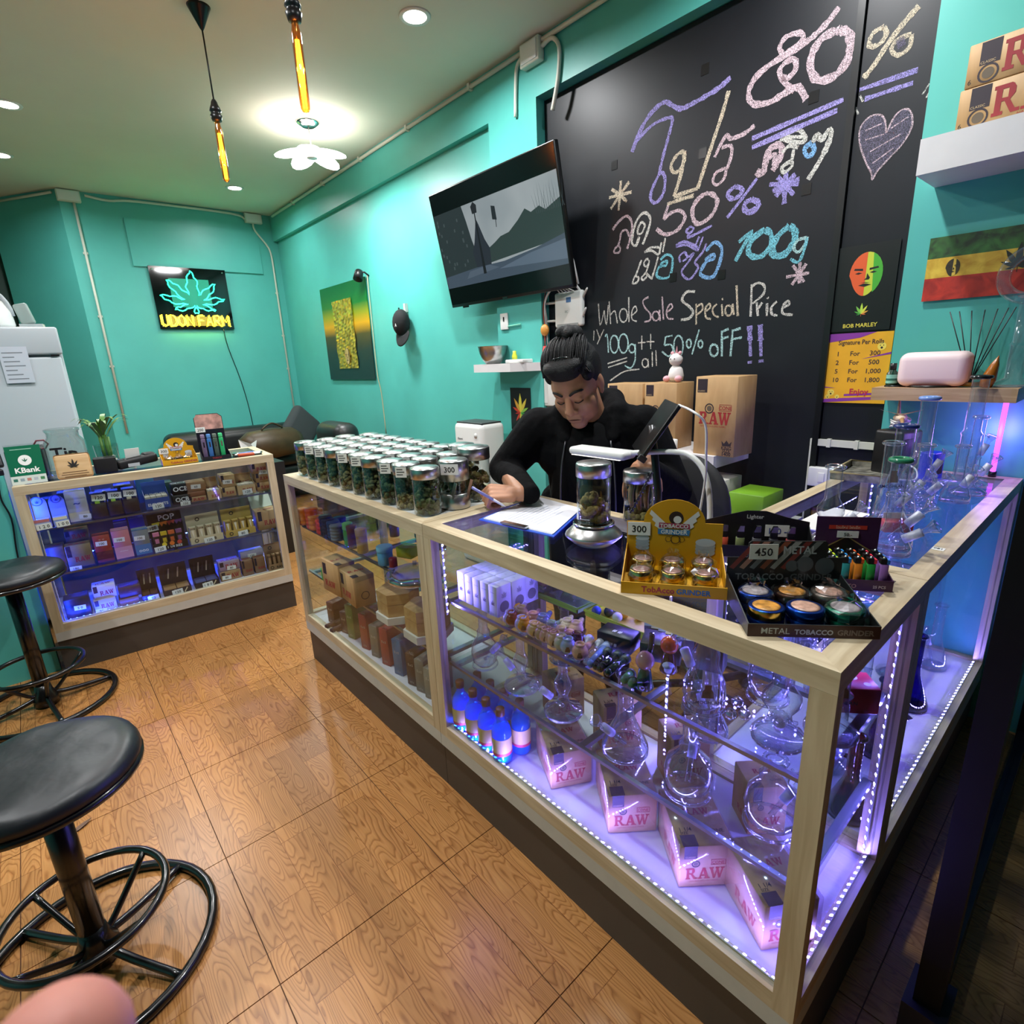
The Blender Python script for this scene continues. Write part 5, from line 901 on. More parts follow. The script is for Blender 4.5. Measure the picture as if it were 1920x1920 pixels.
for i, (x, y, c, n) in enumerate(((1.15,.97,'3a58b8','cobalt'),(1.17,.94,'2a3a4a','inky'),(1.16,.90,'e0e0e8','milky'),(1.19,.90,'e8b030','amber'),(1.21,.86,'d87a28','orange'),(1.2,.95,'6a9ad0','pale blue'),(1.23,.93,'d8d040','lemon'),(1.25,.84,'c84a28','rust'))):
    o = thing('glass_ball','%s glass ball in the yellow-green tray' % n,'glass ball',(x,y,zs+.019)); B().ball((0,0,0), .015, col(c,.12)).build('ball', o)
# round-headed hand pipes
def pipe(px, py, c, n, ang, decal=True, z=zs, k=1.0, dx=0):
    q = onz(px,py,z+.022); o = thing('glass_pipe','%s round-headed glass hand pipe on the upper pipe shelf' % n,'glass pipe',(max(q.x,.935)+dx,q.y,z+.0005+.022*k),(0,0,R(ang)),'round hand pipes on the shelf'); m = mat('pipe_'+c,[int(c[j:j+2],16) for j in (0,2,4)],.12,trans=.25,coat=.5)
    h = B(); h.ball((0,0,0), .022*k, m, n=16); h.lathe([(.012*k,.014*k),(.014*k,.024*k),(.011*k,.024*k),(.009*k,.016*k)], m, 12, cap=False); h.build('head', o)
    B().tube([(.015*k,0,0),(.045*k,0,-.005*k),(.08*k,0,-.01*k)], [.013*k,.010*k,.0075*k], m, 10).build('stem', o); B().ball((.02*k,.018*k,.006*k), .008*k, m, n=8).build('nub', o)
    if decal: b = B(); T = MX.Rotation(R(-50-ang),4,'Z') @ fr((-.007,-.0223*k,-.006),(1,0,0),(0,0,1)); poly(b, [(0,0),(.014,0),(.013,.008),(.011,.011),(.011,.015),(.003,.015),(.003,.011),(.001,.008)], col('6a4a38',.5), T); b.build('decal', o)
for i, (x, y, c, n, a, d) in enumerate(((936,1172,'8a2418','dark red',15,0),(957,1184,'e8981e','orange',10,1),(976,1196,'e8b878','pale amber',20,1),(996,1206,'e0a898','peach pink',12,1),(1014,1213,'e8b890','light peach',25,1),(1038,1226,'b8c8e8','icy blue',8,1),(1061,1237,'f0b898','coral peach',15,1),
  (955,1160,'b0a8d0','lavender',25,0),(976,1171,'c0b8d8','pale lilac',30,0),(998,1182,'e8c0a8','apricot',28,0),(1016,1188,'b89878','smoky tan',20,0),(1035,1196,'e0b0a0','rosy',30,0),(1052,1206,'e8d8c0','cream',20,0),(978,1150,'a88878','brown tan',40,0),(1000,1162,'e0a0a8','soft pink',35,1),(1018,1166,'5868b0','indigo',30,0),(1034,1180,'88a0a8','grey teal',20,0),(1053,1190,'e8c8a8','pale sand',35,1),(1064,1175,'f0dcc0','ivory',35,1),(1080,1180,'ecc4b0','blush',30,1),(1067,1198,'e8a8a8','salmon',25,1),(1082,1202,'5a2a30','maroon',28,0))):
    pipe(x, y, c, n, a, d)
q = onz(962,1148,zs); o = thing('glass_pipe','small amber faceted glass piece by the white cartons','glass pipe',(q.x+.02,q.y,zs+.0005)); B().lathe([(0,0),(.012,.0),(.016,.014),(.008,.022),(0,.022)], mat('amber_solid',(214,150,20),.1,coat=.5), 6, smooth=False).build('gem', o)
for i in range(9):
    q = onz(905+7*i+rj.uniform(-4,4),1140+3*i+rj.uniform(-8,8),zs); o = thing('glass_piece','tiny clear glass fitting in the loose heap by the white cartons','glass fitting',(max(.93,q.x),q.y,zs+.007),(R(90),0,rj.uniform(0,6)),'clear glass fittings'); B().lathe([(.004,-.02),(.005,-.005),(.006,.0),(.005,.018),(.003,.018)], M_CLEAR, 8).build('fitting', o)
# straight glass tubes laid side by side
for i, (x0, y0, x1, y1, c, n) in enumerate(((1106,1197,1082,1232,'','clear'),(1128,1203,1084,1250,'','second clear'),(1139,1210,1084,1258,'6a80d0','blue'),(1141,1221,1088,1266,'141416','black'),(1161,1227,1097,1270,'1c2426','smoky black'),(1176,1234,1112,1278,'1c3430','bottle green'),(1184,1262,1141,1295,'4a8a68','sea green'),(1188,1276,1152,1304,'52906e','jade'))):
    p0, p1 = onz(x0,y0,zs+.012), onz(x1,y1,zs+.012); p1.x = max(p1.x,.925); d = p0-p1; o = thing('glass_tube','%s glass straight tube lying across the upper pipe shelf' % n,'glass tube',(p1.x,p1.y,zs+.0125)); m = M_CLEAR if not c else mat('tube_'+c,[int(c[j:j+2],16) for j in (0,2,4)],.12,coat=.6)
    B().tube([(0,0,0),d*.8], .0105, m, 12).build('tube', o); B().tube([d*.8,d], .0125, M_FROST if not c else col('3a4448' if i > 2 else '9aaad8',.35), 12).build('collar', o); B().ball((0,0,0), .0108, m, n=10).build('tip', o)
def figure_pipe(label, px, py, cs, dx=0):
    q = onz(px,py,zs); o = thing('glass_pipe',label,'glass pipe',(q.x+dx,q.y,zs+.0005),(0,0,R(-60))); a, c, e = [mat('gp_'+k,[int(k[j:j+2],16) for j in (0,2,4)],.15,coat=.6) for k in cs]
    B().lathe([(.018,0),(.022,.004),(.018,.02),(.014,.05),(.0,.055)], a, 14).build('foot', o); B().ball((0,0,.072), .022, c, sc=(1,.9,1.05)).build('bulb', o); B().tube(smooth([(0,-.012,.02),(.0,-.03,.022),(.0,-.034,.036)]), [.01]*8+[.014], e, 10).build('bowl', o); B().tube(smooth([(0,.01,.06),(.01,.03,.09),(.012,.034,.125)]), .007, e, 8).build('mouthpiece', o)
figure_pipe('green-footed glass pipe with a pink bulb beside the jade tubes',1208,1290,('2a5a48','d8a0a0','20222a')); figure_pipe('orange and red glass pipe with a clear neck on the shelf edge',1240,1268,('4a1a18','d8582a','c8d8e8'),.03)
carton('product_box','small black box with white marks behind the straight tubes','box',.1,.06,.045,(1.02,.86,zs+.0005),R(-80),col('141416',.4),words('# #',col('d0d0d0',.5),s=.3)); carton('product_box','dark metal tin with skull-like speckles behind the pink pipe','box',.1,.08,.05,(1.04,.735,zs+.0005),R(-65),mat('speckle_tin',(40,44,44),.35,vary=.6,scale=90)); carton('product_box','black box standing beside the orange glass pipe','box',.07,.05,.09,(1.10,.62,zs+.0005),R(-75),col('1a2428',.4),words('-',col('90a0a8',.5)))
for i in range(6): c = ('6a7a70','8a8a60','5a6a78','9a8a50','4a5a58','7a7a78')[i]; o = thing('wrap_pack','%s wrap pack leaning in the row behind the tin' % ('sage','khaki','slate','ochre','dark green','grey')[i],'wrap',(1.17+.0,.75-.022*i,zs+.0005),(0,0,R(-60))); B().box(-.05,.05,-.006,.006,0,.06, col(c,.4), MX.Rotation(R(25),4,'X')).build('pack', o)
# ================================================================ water pipes
def wpipe(label, loc, rot=0, h=.28, r=.06, rn=.017, kind='beaker', lip=None, stem=True, decal=None, tagt=None, tint=None, sc=1, tilt=0, lipc='clear', joint_ang=45):
    o = thing('water_pipe', label, 'water pipe', loc, (tilt,0,rot)); m = M_CLEAR if not tint else thin('tint_'+tint,[int(tint[j:j+2],16) for j in (0,2,4)],.06,.6,2)
    if kind == 'beaker': pr = [(0,.002),(r*.96,.002),(r,.008),(r*.98,.02),(rn*1.25,h*.42),(rn,h*.5),(rn,h*.97)]
    elif kind == 'bulb': pr = [(0,.002),(r*.6,.002),(r*.9,.018),(r,.05),(r*.9,.082),(rn*1.4,.112),(rn*1.5,.128),(rn,.14),(rn,h*.97)]
    elif kind == 'disc': pr = [(0,.002),(r,.002),(r*1.04,.01),(r*.9,.02),(rn*1.3,.035),(rn,.06),(rn*1.8,.085),(rn*1.8,.1),(rn,.125),(rn,h*.97)]
    elif kind == 'straight': pr = [(0,.002),(r*1.25,.002),(r*1.25,.01),(rn*1.15,.03),(rn*1.15,h*.45),(rn*1.3,h*.47),(rn,h*.5),(rn,h*.97)]
    else: pr = [(0,.002),(r*.8,.002),(r,.03),(r*.95,.06),(r*.6,.10),(r*.62,.13),(r*.4,.16),(r*.45,.165)]; h = .17
    B().lathe(pr, m, 24, cap=False).build('body', o); B().lathe([(r*.9,.0),(r*1.0,.0),(r*1.0,.005),(r*.9,.005),(r*.9,0)], m, 24, cap=False).build('base_ring', o)
    ln = mat('lip_'+lip,[int(lip[j:j+2],16) for j in (0,2,4)],.1,coat=.6) if lip else m; top = pr[-1]
    B().tube([((top[0]+.002)*cos(2*pi*i/18),(top[0]+.002)*sin(2*pi*i/18),top[1]) for i in range(18)], .005 if not lip else .0065, ln, 8, closed=True).build('mouthpiece', o)
    if stem:
        a = R(joint_ang); p0 = V((0,0,.02)); p1 = V((r*.75,0,h*.3 if kind != 'kettle' else .1)); d = (p1-p0).normalized(); p2 = p1+d*.045
        B().tube([p0,p1], .006, m, 8).build('downstem', o); B().tube([p1-d*.01,p1+d*.03], .0105, M_FROST, 10).build('joint', o)
        T = MX.Translation(p1+d*.03) @ d.to_track_quat('Z','Y').to_matrix().to_4x4(); k = B(); k.lathe([(.006,0),(.007,.012),(.016,.03),(.017,.034),(.013,.032),(.004,.016)], m, 14, T, cap=False); k.build('bowl', o); B().tube([(.012,0,.024),(.03,0,.028)], .0035, m, 6, T).build('bowl_handle', o)
    if decal: b = B(); T = MX.Rotation(R(-50)-rot,4,'Z') @ fr((-.014,-r*decal[0]-.0005,decal[1]),(1,0,0),(0,0,1)); poly(b, [(0,0),(.026,0),(.024,.016),(.02,.022),(.021,.032),(.006,.032),(.006,.022),(.002,.016)], col('7a5440',.5), T); b.text('SMOGHLAN', .013, -.014, .011, col('2a3048',.5), T, 'CENTER', .02); b.build('decal', o)
    if tagt: T = MX.Rotation(R(-55)-rot,4,'Z') @ fr((r*.5,-r*.6,.012),(1,0,.5),(-.5,0,1)); tagcard(o, T, 0, 0, .034, .016, tagt, 0, col('283a8a',.5))
    o.scale = (sc,)*3; return o
zb = .506
wpipe('clear bulb water pipe with a big joint at the end of the lower glass shelf',(.985,1.32,zb),R(-60),.2,.045,.015,'bulb'); wpipe('clear disc-based water pipe with a curved neck near the bottles',(.985,1.135,zb),R(100),.19,.055,.013,'disc')
wpipe('clear domed water pipe with a ring-shaped base on the lower glass shelf',(.985,.955,zb),R(140),.2,.055,.014,'disc'); wpipe('clear beaker water pipe whose bowl points out on a frosted joint',(.985,.735,zb),R(160),.23,.06,.02,'beaker',tagt='')
wpipe('clear round-bellied water pipe with a tall straight neck over the cartons',(.98,.55,zb),R(20),.23,.055,.016,'bulb'); wpipe('clear squat water pipe with a looped side arm, tagged 950',(1.02,.375,zb),R(-20),.17,.055,.02,'bulb',tagt='950')
wpipe('clear water pipe standing at the back of the lower glass shelf',(1.2,1.15,zb),0,.2,.045,.015,'straight'); wpipe('clear flask water pipe behind the round-bellied one',(1.2,.62,zb),1,.2,.05,.016,'beaker')
wpipe('clear glass kettle-shaped water pipe with a bear sticker on the upper shelf',(.985,.525,zs),R(110),.17,.046,.02,'kettle',decal=(.9,.045)); wpipe('tall clear water pipe with ringed base near the corner post',(.99,.365,zs),R(200),.19,.05,.02,'disc')
wpipe('clear fluted water pipe standing behind the corner post',(1.08,.30,zs),R(40),.2,.04,.024,'straight',decal=(.7,.1)); wpipe('clear bubble-necked water pipe between the lit corner pipes',(1.11,.44,zs),R(-30),.19,.045,.018,'bulb'); wpipe('clear slender water pipe against the vertical light strip',(1.22,.36,zs),R(60),.2,.035,.016,'straight'); wpipe('clear beaker water pipe at the back corner of the upper shelf',(1.24,.50,zs),R(80),.19,.045,.017,'beaker')
for k, (x, y) in enumerate(((1.0,.44),(1.03,.47),(.98,.46))): o = thing('glass_piece','clear faceted glass marble glinting below the kettle-shaped pipe','glass marble',(x,y,zs+.013),0,'glinting marbles'); B().ball((0,0,0), .013, thin('crystal',(230,235,255),.3,.7,1,.02), n=10).build('marble', o)
carton('product_box','red box with white dots lying under the corner of the showcase top','box',.09,.07,.03,(1.02,.30,.84),R(-50),col('b8283c',.4)) if False else None
# ---------------------------------------------------------------- lowest deck: blue bottles and cone cartons
zd = .263; M_BB = thin('blue_bottle',(60,190,255),.06,.5,2.4,.05,.3,(0,150,240)); bt0 = None
for i, (x, y) in enumerate(((.912,1.375),(.912,1.302),(.912,1.232),(.912,1.160),(.985,1.150),(.985,1.225),(.985,1.30),(.985,1.372))):
    if bt0 is None:
        bt0 = thing('bottle','bright blue bottle with a cream label and brown cap on the lowest deck','bottle',(x,y,zd),R(-50),'blue bottles under the glass shelf')
        B().lathe([(0,.001),(.029,.001),(.032,.006),(.032,.105),(.028,.125),(.014,.148),(.012,.152),(.012,.168)], M_BB, 24, cap=False).build('body', bt0); B().lathe([(.0135,.164),(.0145,.166),(.0145,.188),(.012,.19),(0,.19)], col('6a4228',.45), 18).build('cap', bt0)
        l = B(); l.lathe([(.0324,.035),(.0324,.092)], col('d8c47c',.55), 24, cap=False); l.lathe([(.0326,.032),(.0326,.042)], col('c84058',.5), 24, cap=False); l.build('label', bt0); B().lathe([(0,.004),(.0295,.004),(.0295,.115),(0,.115)], thin('blue_liquid',(80,200,255),.02,.2,3,.1,.45,(10,160,250)), 18).build('liquid', bt0)
    else: copy_tree(bt0, (x,y,zd), R(-50))
for i, (bl, br, d, lb) in enumerate((((1010,1499),(1088,1483),.17,'kraft cone carton next to the blue bottles'),((1117,1585),(1209,1579),.18,'kraft cone carton second along the lit front of the pipe showcase'),((1249,1691),(1352,1685),.18,'kraft cone carton third along the lit front of the pipe showcase'),((1419,1796),(1520,1778),.17,'kraft cone carton against the corner post of the pipe showcase'))):
    o = pxcarton('cone_carton',lb,'carton',bl,br,zd,.122,d,M_KRAFT,raw_all,None,.93); B().rbox(-.001,.131,-.001,d+.001,-.0002,.1235,.001, thin('shrink_wrap',(252,252,255),.05,.45,2,.08), seg=1).build('shrink_wrap', o)
for i, (x, y, a, w, d, h, lb) in enumerate(((1.16,1.17,-20,.12,.1,.15,'kraft carton at the back under the disc-based pipe'),(1.16,.95,-30,.13,.1,.17,'large kraft carton behind the second cone carton'),(1.18,.72,-35,.12,.1,.17,'kraft carton behind the third cone carton'),(1.19,.49,-40,.1,.1,.15,'kraft carton with dark printed blocks at the back corner'))):
    carton('cone_carton',lb,'carton',w,d,h,(x,y,zd+.0005),R(a),M_KRAFT,raw_all)
# ================================================================ on the pipe showcase top
zt = 1.0085
def dispbox(name, label, bl, yaw, w, dep, hf, m, back, mback=None):
    """counter display: shallow tray with a printed card standing at the back; back = outline of the card"""
    o = thing(name, label, 'display box', (bl[0],bl[1],zt), R(yaw)); t = .002
    B().box(0,w,0,t,0,hf, m).build('front_panel', o); B().box(0,w,t,dep,0,t, m).build('base', o)
    for x in (0,w-t): B().prism([(t,t),(dep,t),(dep,hf*2.2),(t,hf)],0,t,m,MX(((0,0,1,x),(1,0,0,0),(0,1,0,0),(0,0,0,1)))).build('side_panel', o)
    B().prism(back,-t,0,mback or m,fr((0,dep,0),(1,0,0),(0,0,1))).build('back_card', o); return o, fr((0,0,0),(1,0,0),(0,0,1)), fr((0,dep,0),(1,0,0),(0,0,1))
M_FILM = thin('cling_wrap',(248,248,250),.09,.7,1.6,.1)
def wrapbag(parent, x, y, z, r, h, sd):
    rr = random.Random(sd); vs = []; fs = []; n = 14
    for j in range(7):
        for i in range(n):
            a = 2*pi*i/n; k = r*(1.12,1.18,1.2,1.1,.8,.45,.5)[j]*(1+rr.uniform(-.13,.13)); vs.append((x+k*cos(a),y+k*sin(a),z+h*(0,.25,.6,.95,1.15,1.3,1.55)[j]+rr.uniform(-.003,.003)))
    for j in range(6):
        for i in range(n): fs.append((j*n+i,j*n+(i+1)%n,(j+1)*n+(i+1)%n,(j+1)*n+i))
    return B().add(vs, fs, M_FILM).build('plastic_wrap', parent)
def grinder(label, loc, rot, r, h, side, top, wrap=None, ring=None, group=None):
    o = thing('grinder', label, 'grinder', loc, rot, group); m = side
    B().lathe([(0,0),(r*.96,0),(r,.002),(r,h*.45),(r*.97,h*.47),(r*.97,h*.5),(r,h*.52),(r,h*.97),(r*.9,h),(r*.84,h)], m, 28).build('body', o); B().lathe([(r*.84,h-.0005),(r*.6,h+.001),(0,h+.001)], top, 24).build('top_plate', o)
    if ring: B().lathe([(r*1.004,h*.55),(r*1.01,h*.6),(r*1.01,h*.92),(r*1.0,h*.98)], ring, 28, cap=False).build('rim_band', o)
    if wrap: wrapbag(o, 0, 0, .001, r, h, wrap)
    return o
M_YC = mat('mustard_card',(214,158,18),.45,vary=.04,scale=10); M_GOLD = mat('polished_gold',(214,178,96),.18,metal=1); M_PINKTOP = mat('pinkish_top',(190,150,140),.3,metal=.6,vary=.3,scale=60)
w = .214
def yprint(b, Tb, w, hs):
    cx, cy = w*.5, .105; red, blu, wht, blk = col('a83a5a',.45), col('3a80b8',.45), col('e8e8e4',.45), col('2a1c18',.5)
    for s in (-1,1):
        for k in range(3): poly(b, [(cx+s*.02,cy+.006-.006*k),(cx+s*(.052-.006*k),cy+.036-.014*k),(cx+s*(.056-.006*k),cy+.026-.014*k),(cx+s*.024,cy-.004-.006*k)], wht, Tb, .0005+k*1e-5)
    disc(b, cx+.004, cy+.018, .016, blk, Tb, .0006); disc(b, cx+.007, cy+.014, .009, wht, Tb, .0007)
    poly(b, [(cx-.034,cy+.006),(cx+.034,cy+.004),(cx+.036,cy-.008),(cx-.034,cy-.006)], red, Tb, .0008); b.text('TOBACCO', cx, cy-.006, .013, wht, Tb, 'CENTER', .03, d=.001)
    poly(b, [(cx-.036,cy-.009),(cx+.036,cy-.011),(cx+.034,cy-.024),(cx-.036,cy-.022)], blu, Tb, .0008); b.text('GRINDER', cx, cy-.021, .014, wht, Tb, 'CENTER', .03, d=.001)
    for k, (dx, r) in enumerate(((-.012,.007),(.004,.011),(.018,.007))): disc(b, cx+dx, cy-.034, r, blk, Tb, .0006, 16, r*.85)
    for (x, y, r, n) in ((w*.17,.072,.016,4),(w*.83,.066,.022,4)):
        for k in range(n): y2 = y-.008*k; b.add([(x+r*cos(2*pi*i/16),y2+r*.45*sin(2*pi*i/16),.0005+.0001*(n-k)) for i in range(16)], [tuple(range(16))], col('a8b4bc',.4) if k else col('c8d0d6',.4), Tb)
back = [(0,0),(w,0),(w,.112)]+[(w*.82,.112)]+[(w*.5+w*.32*cos(pi*i/14),.112+.055*sin(pi*i/14)) for i in range(1,14)]+[(w*.18,.112),(0,.112)]
o, Tf, Tb = dispbox('grinder_display','mustard yellow arched display box of gold grinders, priced 300',(.872,.668),-57,w,.165,.026,M_YC,back)
b = B(); yprint(b, Tb @ MX.Translation((0,0,.0002)), w, .1); b.build('printed_artwork', o); b = B(); b.text('TobAcco', w*.2, .006, .018, col('a83040',.45), Tf, 'LEFT', .03); b.text('GRINDER', w*.53, .006, .016, col('2a70a8',.45), Tf, 'LEFT', .03); b.build('lettering', o); tagcard(o, Tb, .002, .078, .052, .032, '300')
u = V((cos(R(-57)),sin(R(-57)),0)); v = V((-u.y,u.x,0)); o0 = V((.872,.668,zt+.0025))
for r_ in range(2):
    for c_ in range(3):
        p = o0+u*(.04+.066*c_)+v*(.045+.07*r_); grinder('gold metal grinder wrapped in clear film in the yellow display','' or p,R(40*c_),.025,.038,M_GOLD,M_PINKTOP,30+r_*3+c_,group='gold grinders in the yellow display')
# dark metal grinder display
w = .218; M_DC = mat('dark_card',(34,36,36),.4); back = [(0,0),(w,0),(w,.088),(w*.86,.088),(w*.86,.118),(w*.84,.122),(w*.2,.122),(w*.18,.118),(w*.18,.088),(0,.088)]
o, Tf, Tb = dispbox('grinder_display','dark printed display box of metal grinders, priced 450',(.876,.392),-49,w,.165,.024,M_DC,back)
b = B(); RS, GR, LG = col('8a3a34',.45), col('8a8c8c',.4), col('c8ccce',.4)
for k in range(7): poly(b, [(w*(.22+.09*k),.121),(w*(.28+.09*k),.121),(w*(.06+.09*k),.062),(w*(.02+.09*k),.066)], (RS, col('c08878',.45), GR, col('a85a40',.45), col('b8b8b8',.4), RS, GR)[k], Tb, .0004+k*1e-5)
b.text('METAL', w*.48, .096, .023, LG, Tb, 'LEFT', .015, d=.0009, sx=.9); b.text('TOBACCO', w*.08, .04, .019, GR, Tb, 'LEFT', .025, d=.0009); b.text('GRINDER', w*.56, .04, .019, col('6a6c6c',.4), Tb, 'LEFT', .025, d=.0009)
for x, y, r in ((.57,.07,.012),(.68,.074,.016),(.85,.070,.018)): disc(b, w*x, y, r, col('98a0a4' if r > .02 else '5c6468',.35), Tb, .0007)
b.build('printed_artwork', o); b = B(); poly(b, [(0,0),(w,0),(w,.024),(0,.024)], col('4a2c28',.45), Tf, .0003); b.text('METAL', w*.1, .006, .016, LG, Tf, 'LEFT', .01, d=.0006); b.text('TOBACCO', w*.36, .006, .013, LG, Tf, 'LEFT', .03, d=.0006); b.text('GRINDER', w*.68, .006, .014, col('8a7a76',.45), Tf, 'LEFT', .03, d=.0006); b.build('lettering', o); tagcard(o, Tb, w*.19, .084, .054, .032, '450')
u = V((cos(R(-49)),sin(R(-49)),0)); v = V((-u.y,u.x,0)); o0 = V((.876,.392,zt+.0025)); BLU = mat('anodised_blue',(20,60,150),.25,metal=.9); GRN = mat('anodised_green',(20,120,90),.25,metal=.9)
pict = mat('picture_lid',(200,140,60),.3,vary=.6,scale=70); pict2 = mat('picture_lid_2',(190,150,130),.3,vary=.4,scale=80); pict3 = mat('picture_lid_3',(170,160,160),.3,vary=.4,scale=60)
for i, (c_, r_, s, t, wr, rg, lb) in enumerate(((0,0,BLU,pict,None,MATS['polished_gold'],'blue metal grinder with a gold band and a painted lid'),(1,0,BLU,pict2,None,None,'plain blue metal grinder with a rosy picture lid'),(2,0,GRN,pict3,51,None,'green metal grinder wrapped in clear film'),(0,1,BLU,pict3,52,None,'blue metal grinder wrapped in film behind the banded one'),(1,1,mat('dark_bronze',(60,36,20),.3,metal=.8),pict,53,None,'dark bronze grinder in a twisted film wrap'),(2,1,mat('pewter',(120,110,100),.3,metal=.8),pict2,54,None,'pewter grinder in film behind the green one'))):
    grinder(lb, o0+u*(.042+.067*c_)+v*(.042+.068*r_), R(-49), .0315, .038, s, t, wr, rg)
# purple lighter display
w = .125; M_PC = mat('purple_card',(64,26,66),.4,vary=.2,scale=14); o, Tf, Tb = dispbox('lighter_display','dark purple display box of coloured lighters, priced 50',(1.176,.372),-55,w,.1,.024,M_PC,[(0,0),(w,0),(w,.13),(0,.13)])
b = B(); rect(b, w*.2, .102, w*.6, .009, col('c83a2a',.45), Tb, .0006); b.text('โฉมใหม่ ไฟแช็ก', w*.5, .1035, .008, col('f0d8c0',.45), Tb, 'CENTER', d=.0009); poly(b, [(w*.08,.05),(w*.5,.085),(w*.92,.05),(w*.92,.02),(w*.08,.02)], col('141214',.4), Tb, .0005); stroke(b, [(w*.06,.05),(w*.5,.086),(w*.94,.05)], .003, col('a08850',.4), Tb, .0007); b.build('printed_artwork', o); b = B(); b.text('MOTO', w*.32, .006, .012, col('b89088',.45), Tf, 'CENTER', .02); b.text('25 PCS', w*.8, .007, .008, col('d8c8c8',.45), Tf, 'CENTER', .02); b.build('lettering', o); tagcard(o, Tb, w*.34, .083, .042, .015, '50.-')
u = V((cos(R(-55)),sin(R(-55)),0)); v = V((-u.y,u.x,0)); o0 = V((1.176,.372,zt+.0025))
for r_ in range(3):
    for c_ in range(5):
        nm, c1, c2 = (('lime','c8e030','90b030'),('sky blue','2a90d8','3aa0a0'),('orange','f06028','f09030'),('green and red','e83a50','30a048'),('blue and violet','3a78c8','a070c0'))[c_]; p = o0+u*(.014+.0235*c_)+v*(.014+.024*r_); k = thing('lighter','%s disposable lighter standing in the purple display' % nm,'lighter',p,R(-55),'%s lighters in the purple display' % nm)
        B().rbox(-.008,.008,-.006,.006,0,.055,.002, col(c2,.25), seg=1).build('tank', k); B().box(-.008,.003,-.006,.006,.055,.066, col('1c1c1e',.3)).build('hood', k); B().box(.003,.0085,-.006,.006,.055,.064, col(c1,.3)).build('button', k); B().cyl(.0035,-.005,.005, M_CHROME, MX.Translation((-.001,0,.066)) @ MX.Rotation(pi/2,4,'X'), 10).build('wheel', k)
# black arched lighter display
w = .25; back = [(0,0),(w,0),(w,.075),(w*.8,.085),(w*.6,.1),(w*.42,.1),(w*.2,.085),(0,.07)]
o, Tf, Tb = dispbox('lighter_display','black arched display box of torch lighters, priced 100',(1.19,.66),-57,w,.07,.03,mat('black_card',(24,24,26),.35),back)
b = B(); b.text('Lighter', w*.5, .08, .014, LG, Tb, 'CENTER', .02); b.build('lettering', o); tagcard(o, Tb, w*.6, .035, .055, .03, '100 -', 0, col('4a5aa0',.5))
u = V((cos(R(-57)),sin(R(-57)),0)); v = V((-u.y,u.x,0)); o0 = V((1.19,.66,zt+.0025))
for i in range(5):
    c, nm = (('d8624a','orange'),('7a8a60','olive'),('5a5a60','grey'),('3a3a40','charcoal'),('8a3a3a','wine'))[i]; k = thing('torch_lighter','%s torch lighter with a chrome hood in the black display' % nm,'lighter',o0+u*(.05+.038*i)+v*.03,R(-57)); B().rbox(-.01,.01,-.007,.007,0,.04,.002, col(c,.25), seg=1).build('tank', k); B().box(-.008,.008,-.006,.006,.04,.055, M_BLACK).build('collar', k); B().prism([(-.008,.055),(.008,.055),(.008,.07),(-.002,.07)],-.005,.005, M_CHROME, MX.Rotation(pi/2,4,'X')).build('hood', k)
# scale with jar, second jar, clipboard, pen
o = thing('scale','round polished steel scale on the showcase top','scale',(1.085,.925,zt)); B().lathe([(0,0),(.05,0),(.058,.006),(.078,.024),(.076,.03),(.055,.05),(.05,.053),(.0,.053)], M_STEEL, 36).build('body', o); B().lathe([(.05,.0535),(.056,.055),(.056,.059),(.05,.06),(0,.06)], M_CHROME, 32).build('platter', o)
B().tube(smooth([(.06,-.03,.02),(.09,-.06,.01),(.11,-.045,.012),(.13,-.09,.01)],6), .003, M_BLACK, 6).build('cord', o)
jr = thing('sample_jar','steel-lidded glass jar of tan buds standing on the scale','jar',(1.085,.925,zt+.0605),0); link('glass', jar.b, jr); link('lid', jar.l, jr); stuff(lumps(.041,.004,.07, M_BUD[4], 34, .0145, rj).build('buds', jr)); jr.scale = (.96,.96,1.02)
j2 = thing('sample_jar','steel-lidded glass jar under the seller\'s hand','jar',(1.33,.955,zt),0); link('glass', jar.b, j2); link('lid', jar.l, j2); stuff(lumps(.041,.004,.03, M_BUD[3], 20, .0145, rj).build('buds', j2))
cb = thing('clipboard','blue clipboard with white sheets on the glass top','clipboard',(1.02,1.335,zt),R(15)); c4 = [onz(x,y,zt) for x,y in ((903,975),(1003,933),(1090,957),(1036,1006))]
cb.location = (0,0,0); cb.rotation_euler = (0,0,0); g = sum(c4, V())/4; ex = lambda k: [(g.x+(p.x-g.x)*k, g.y+(p.y-g.y)*k) for p in c4]
B().prism(ex(1.05),zt+.0005,zt+.0035, col('2a58c0',.4)).build('board', cb)
for k in range(3): B().prism([(x+.002*k,y-.001*k) for x,y in ex(.97)],zt+.0036+.0012*k,zt+.0046+.0012*k, col('e4e4ea',.6)).build('sheet', cb)
b = B(); T = fr((g.x,g.y,zt+.0074),(c4[1]-c4[0]),(c4[0]-c4[3]))
for k in range(9): rect(b, -.11, .06-.016*k, .2-.02*(k % 3), .0015, col('a8b4d0',.6), T)
b.build('ruled_line', cb); B().box(-.05,.05,-.008,.012,0,.006, M_CHROME, MX.Translation(((c4[0]+c4[3])/2).to_tuple()[:2]+(zt+.0075,)) @ MX.Rotation(math.atan2((c4[0]-c4[3]).y,(c4[0]-c4[3]).x),4,'Z')).build('clip', cb)
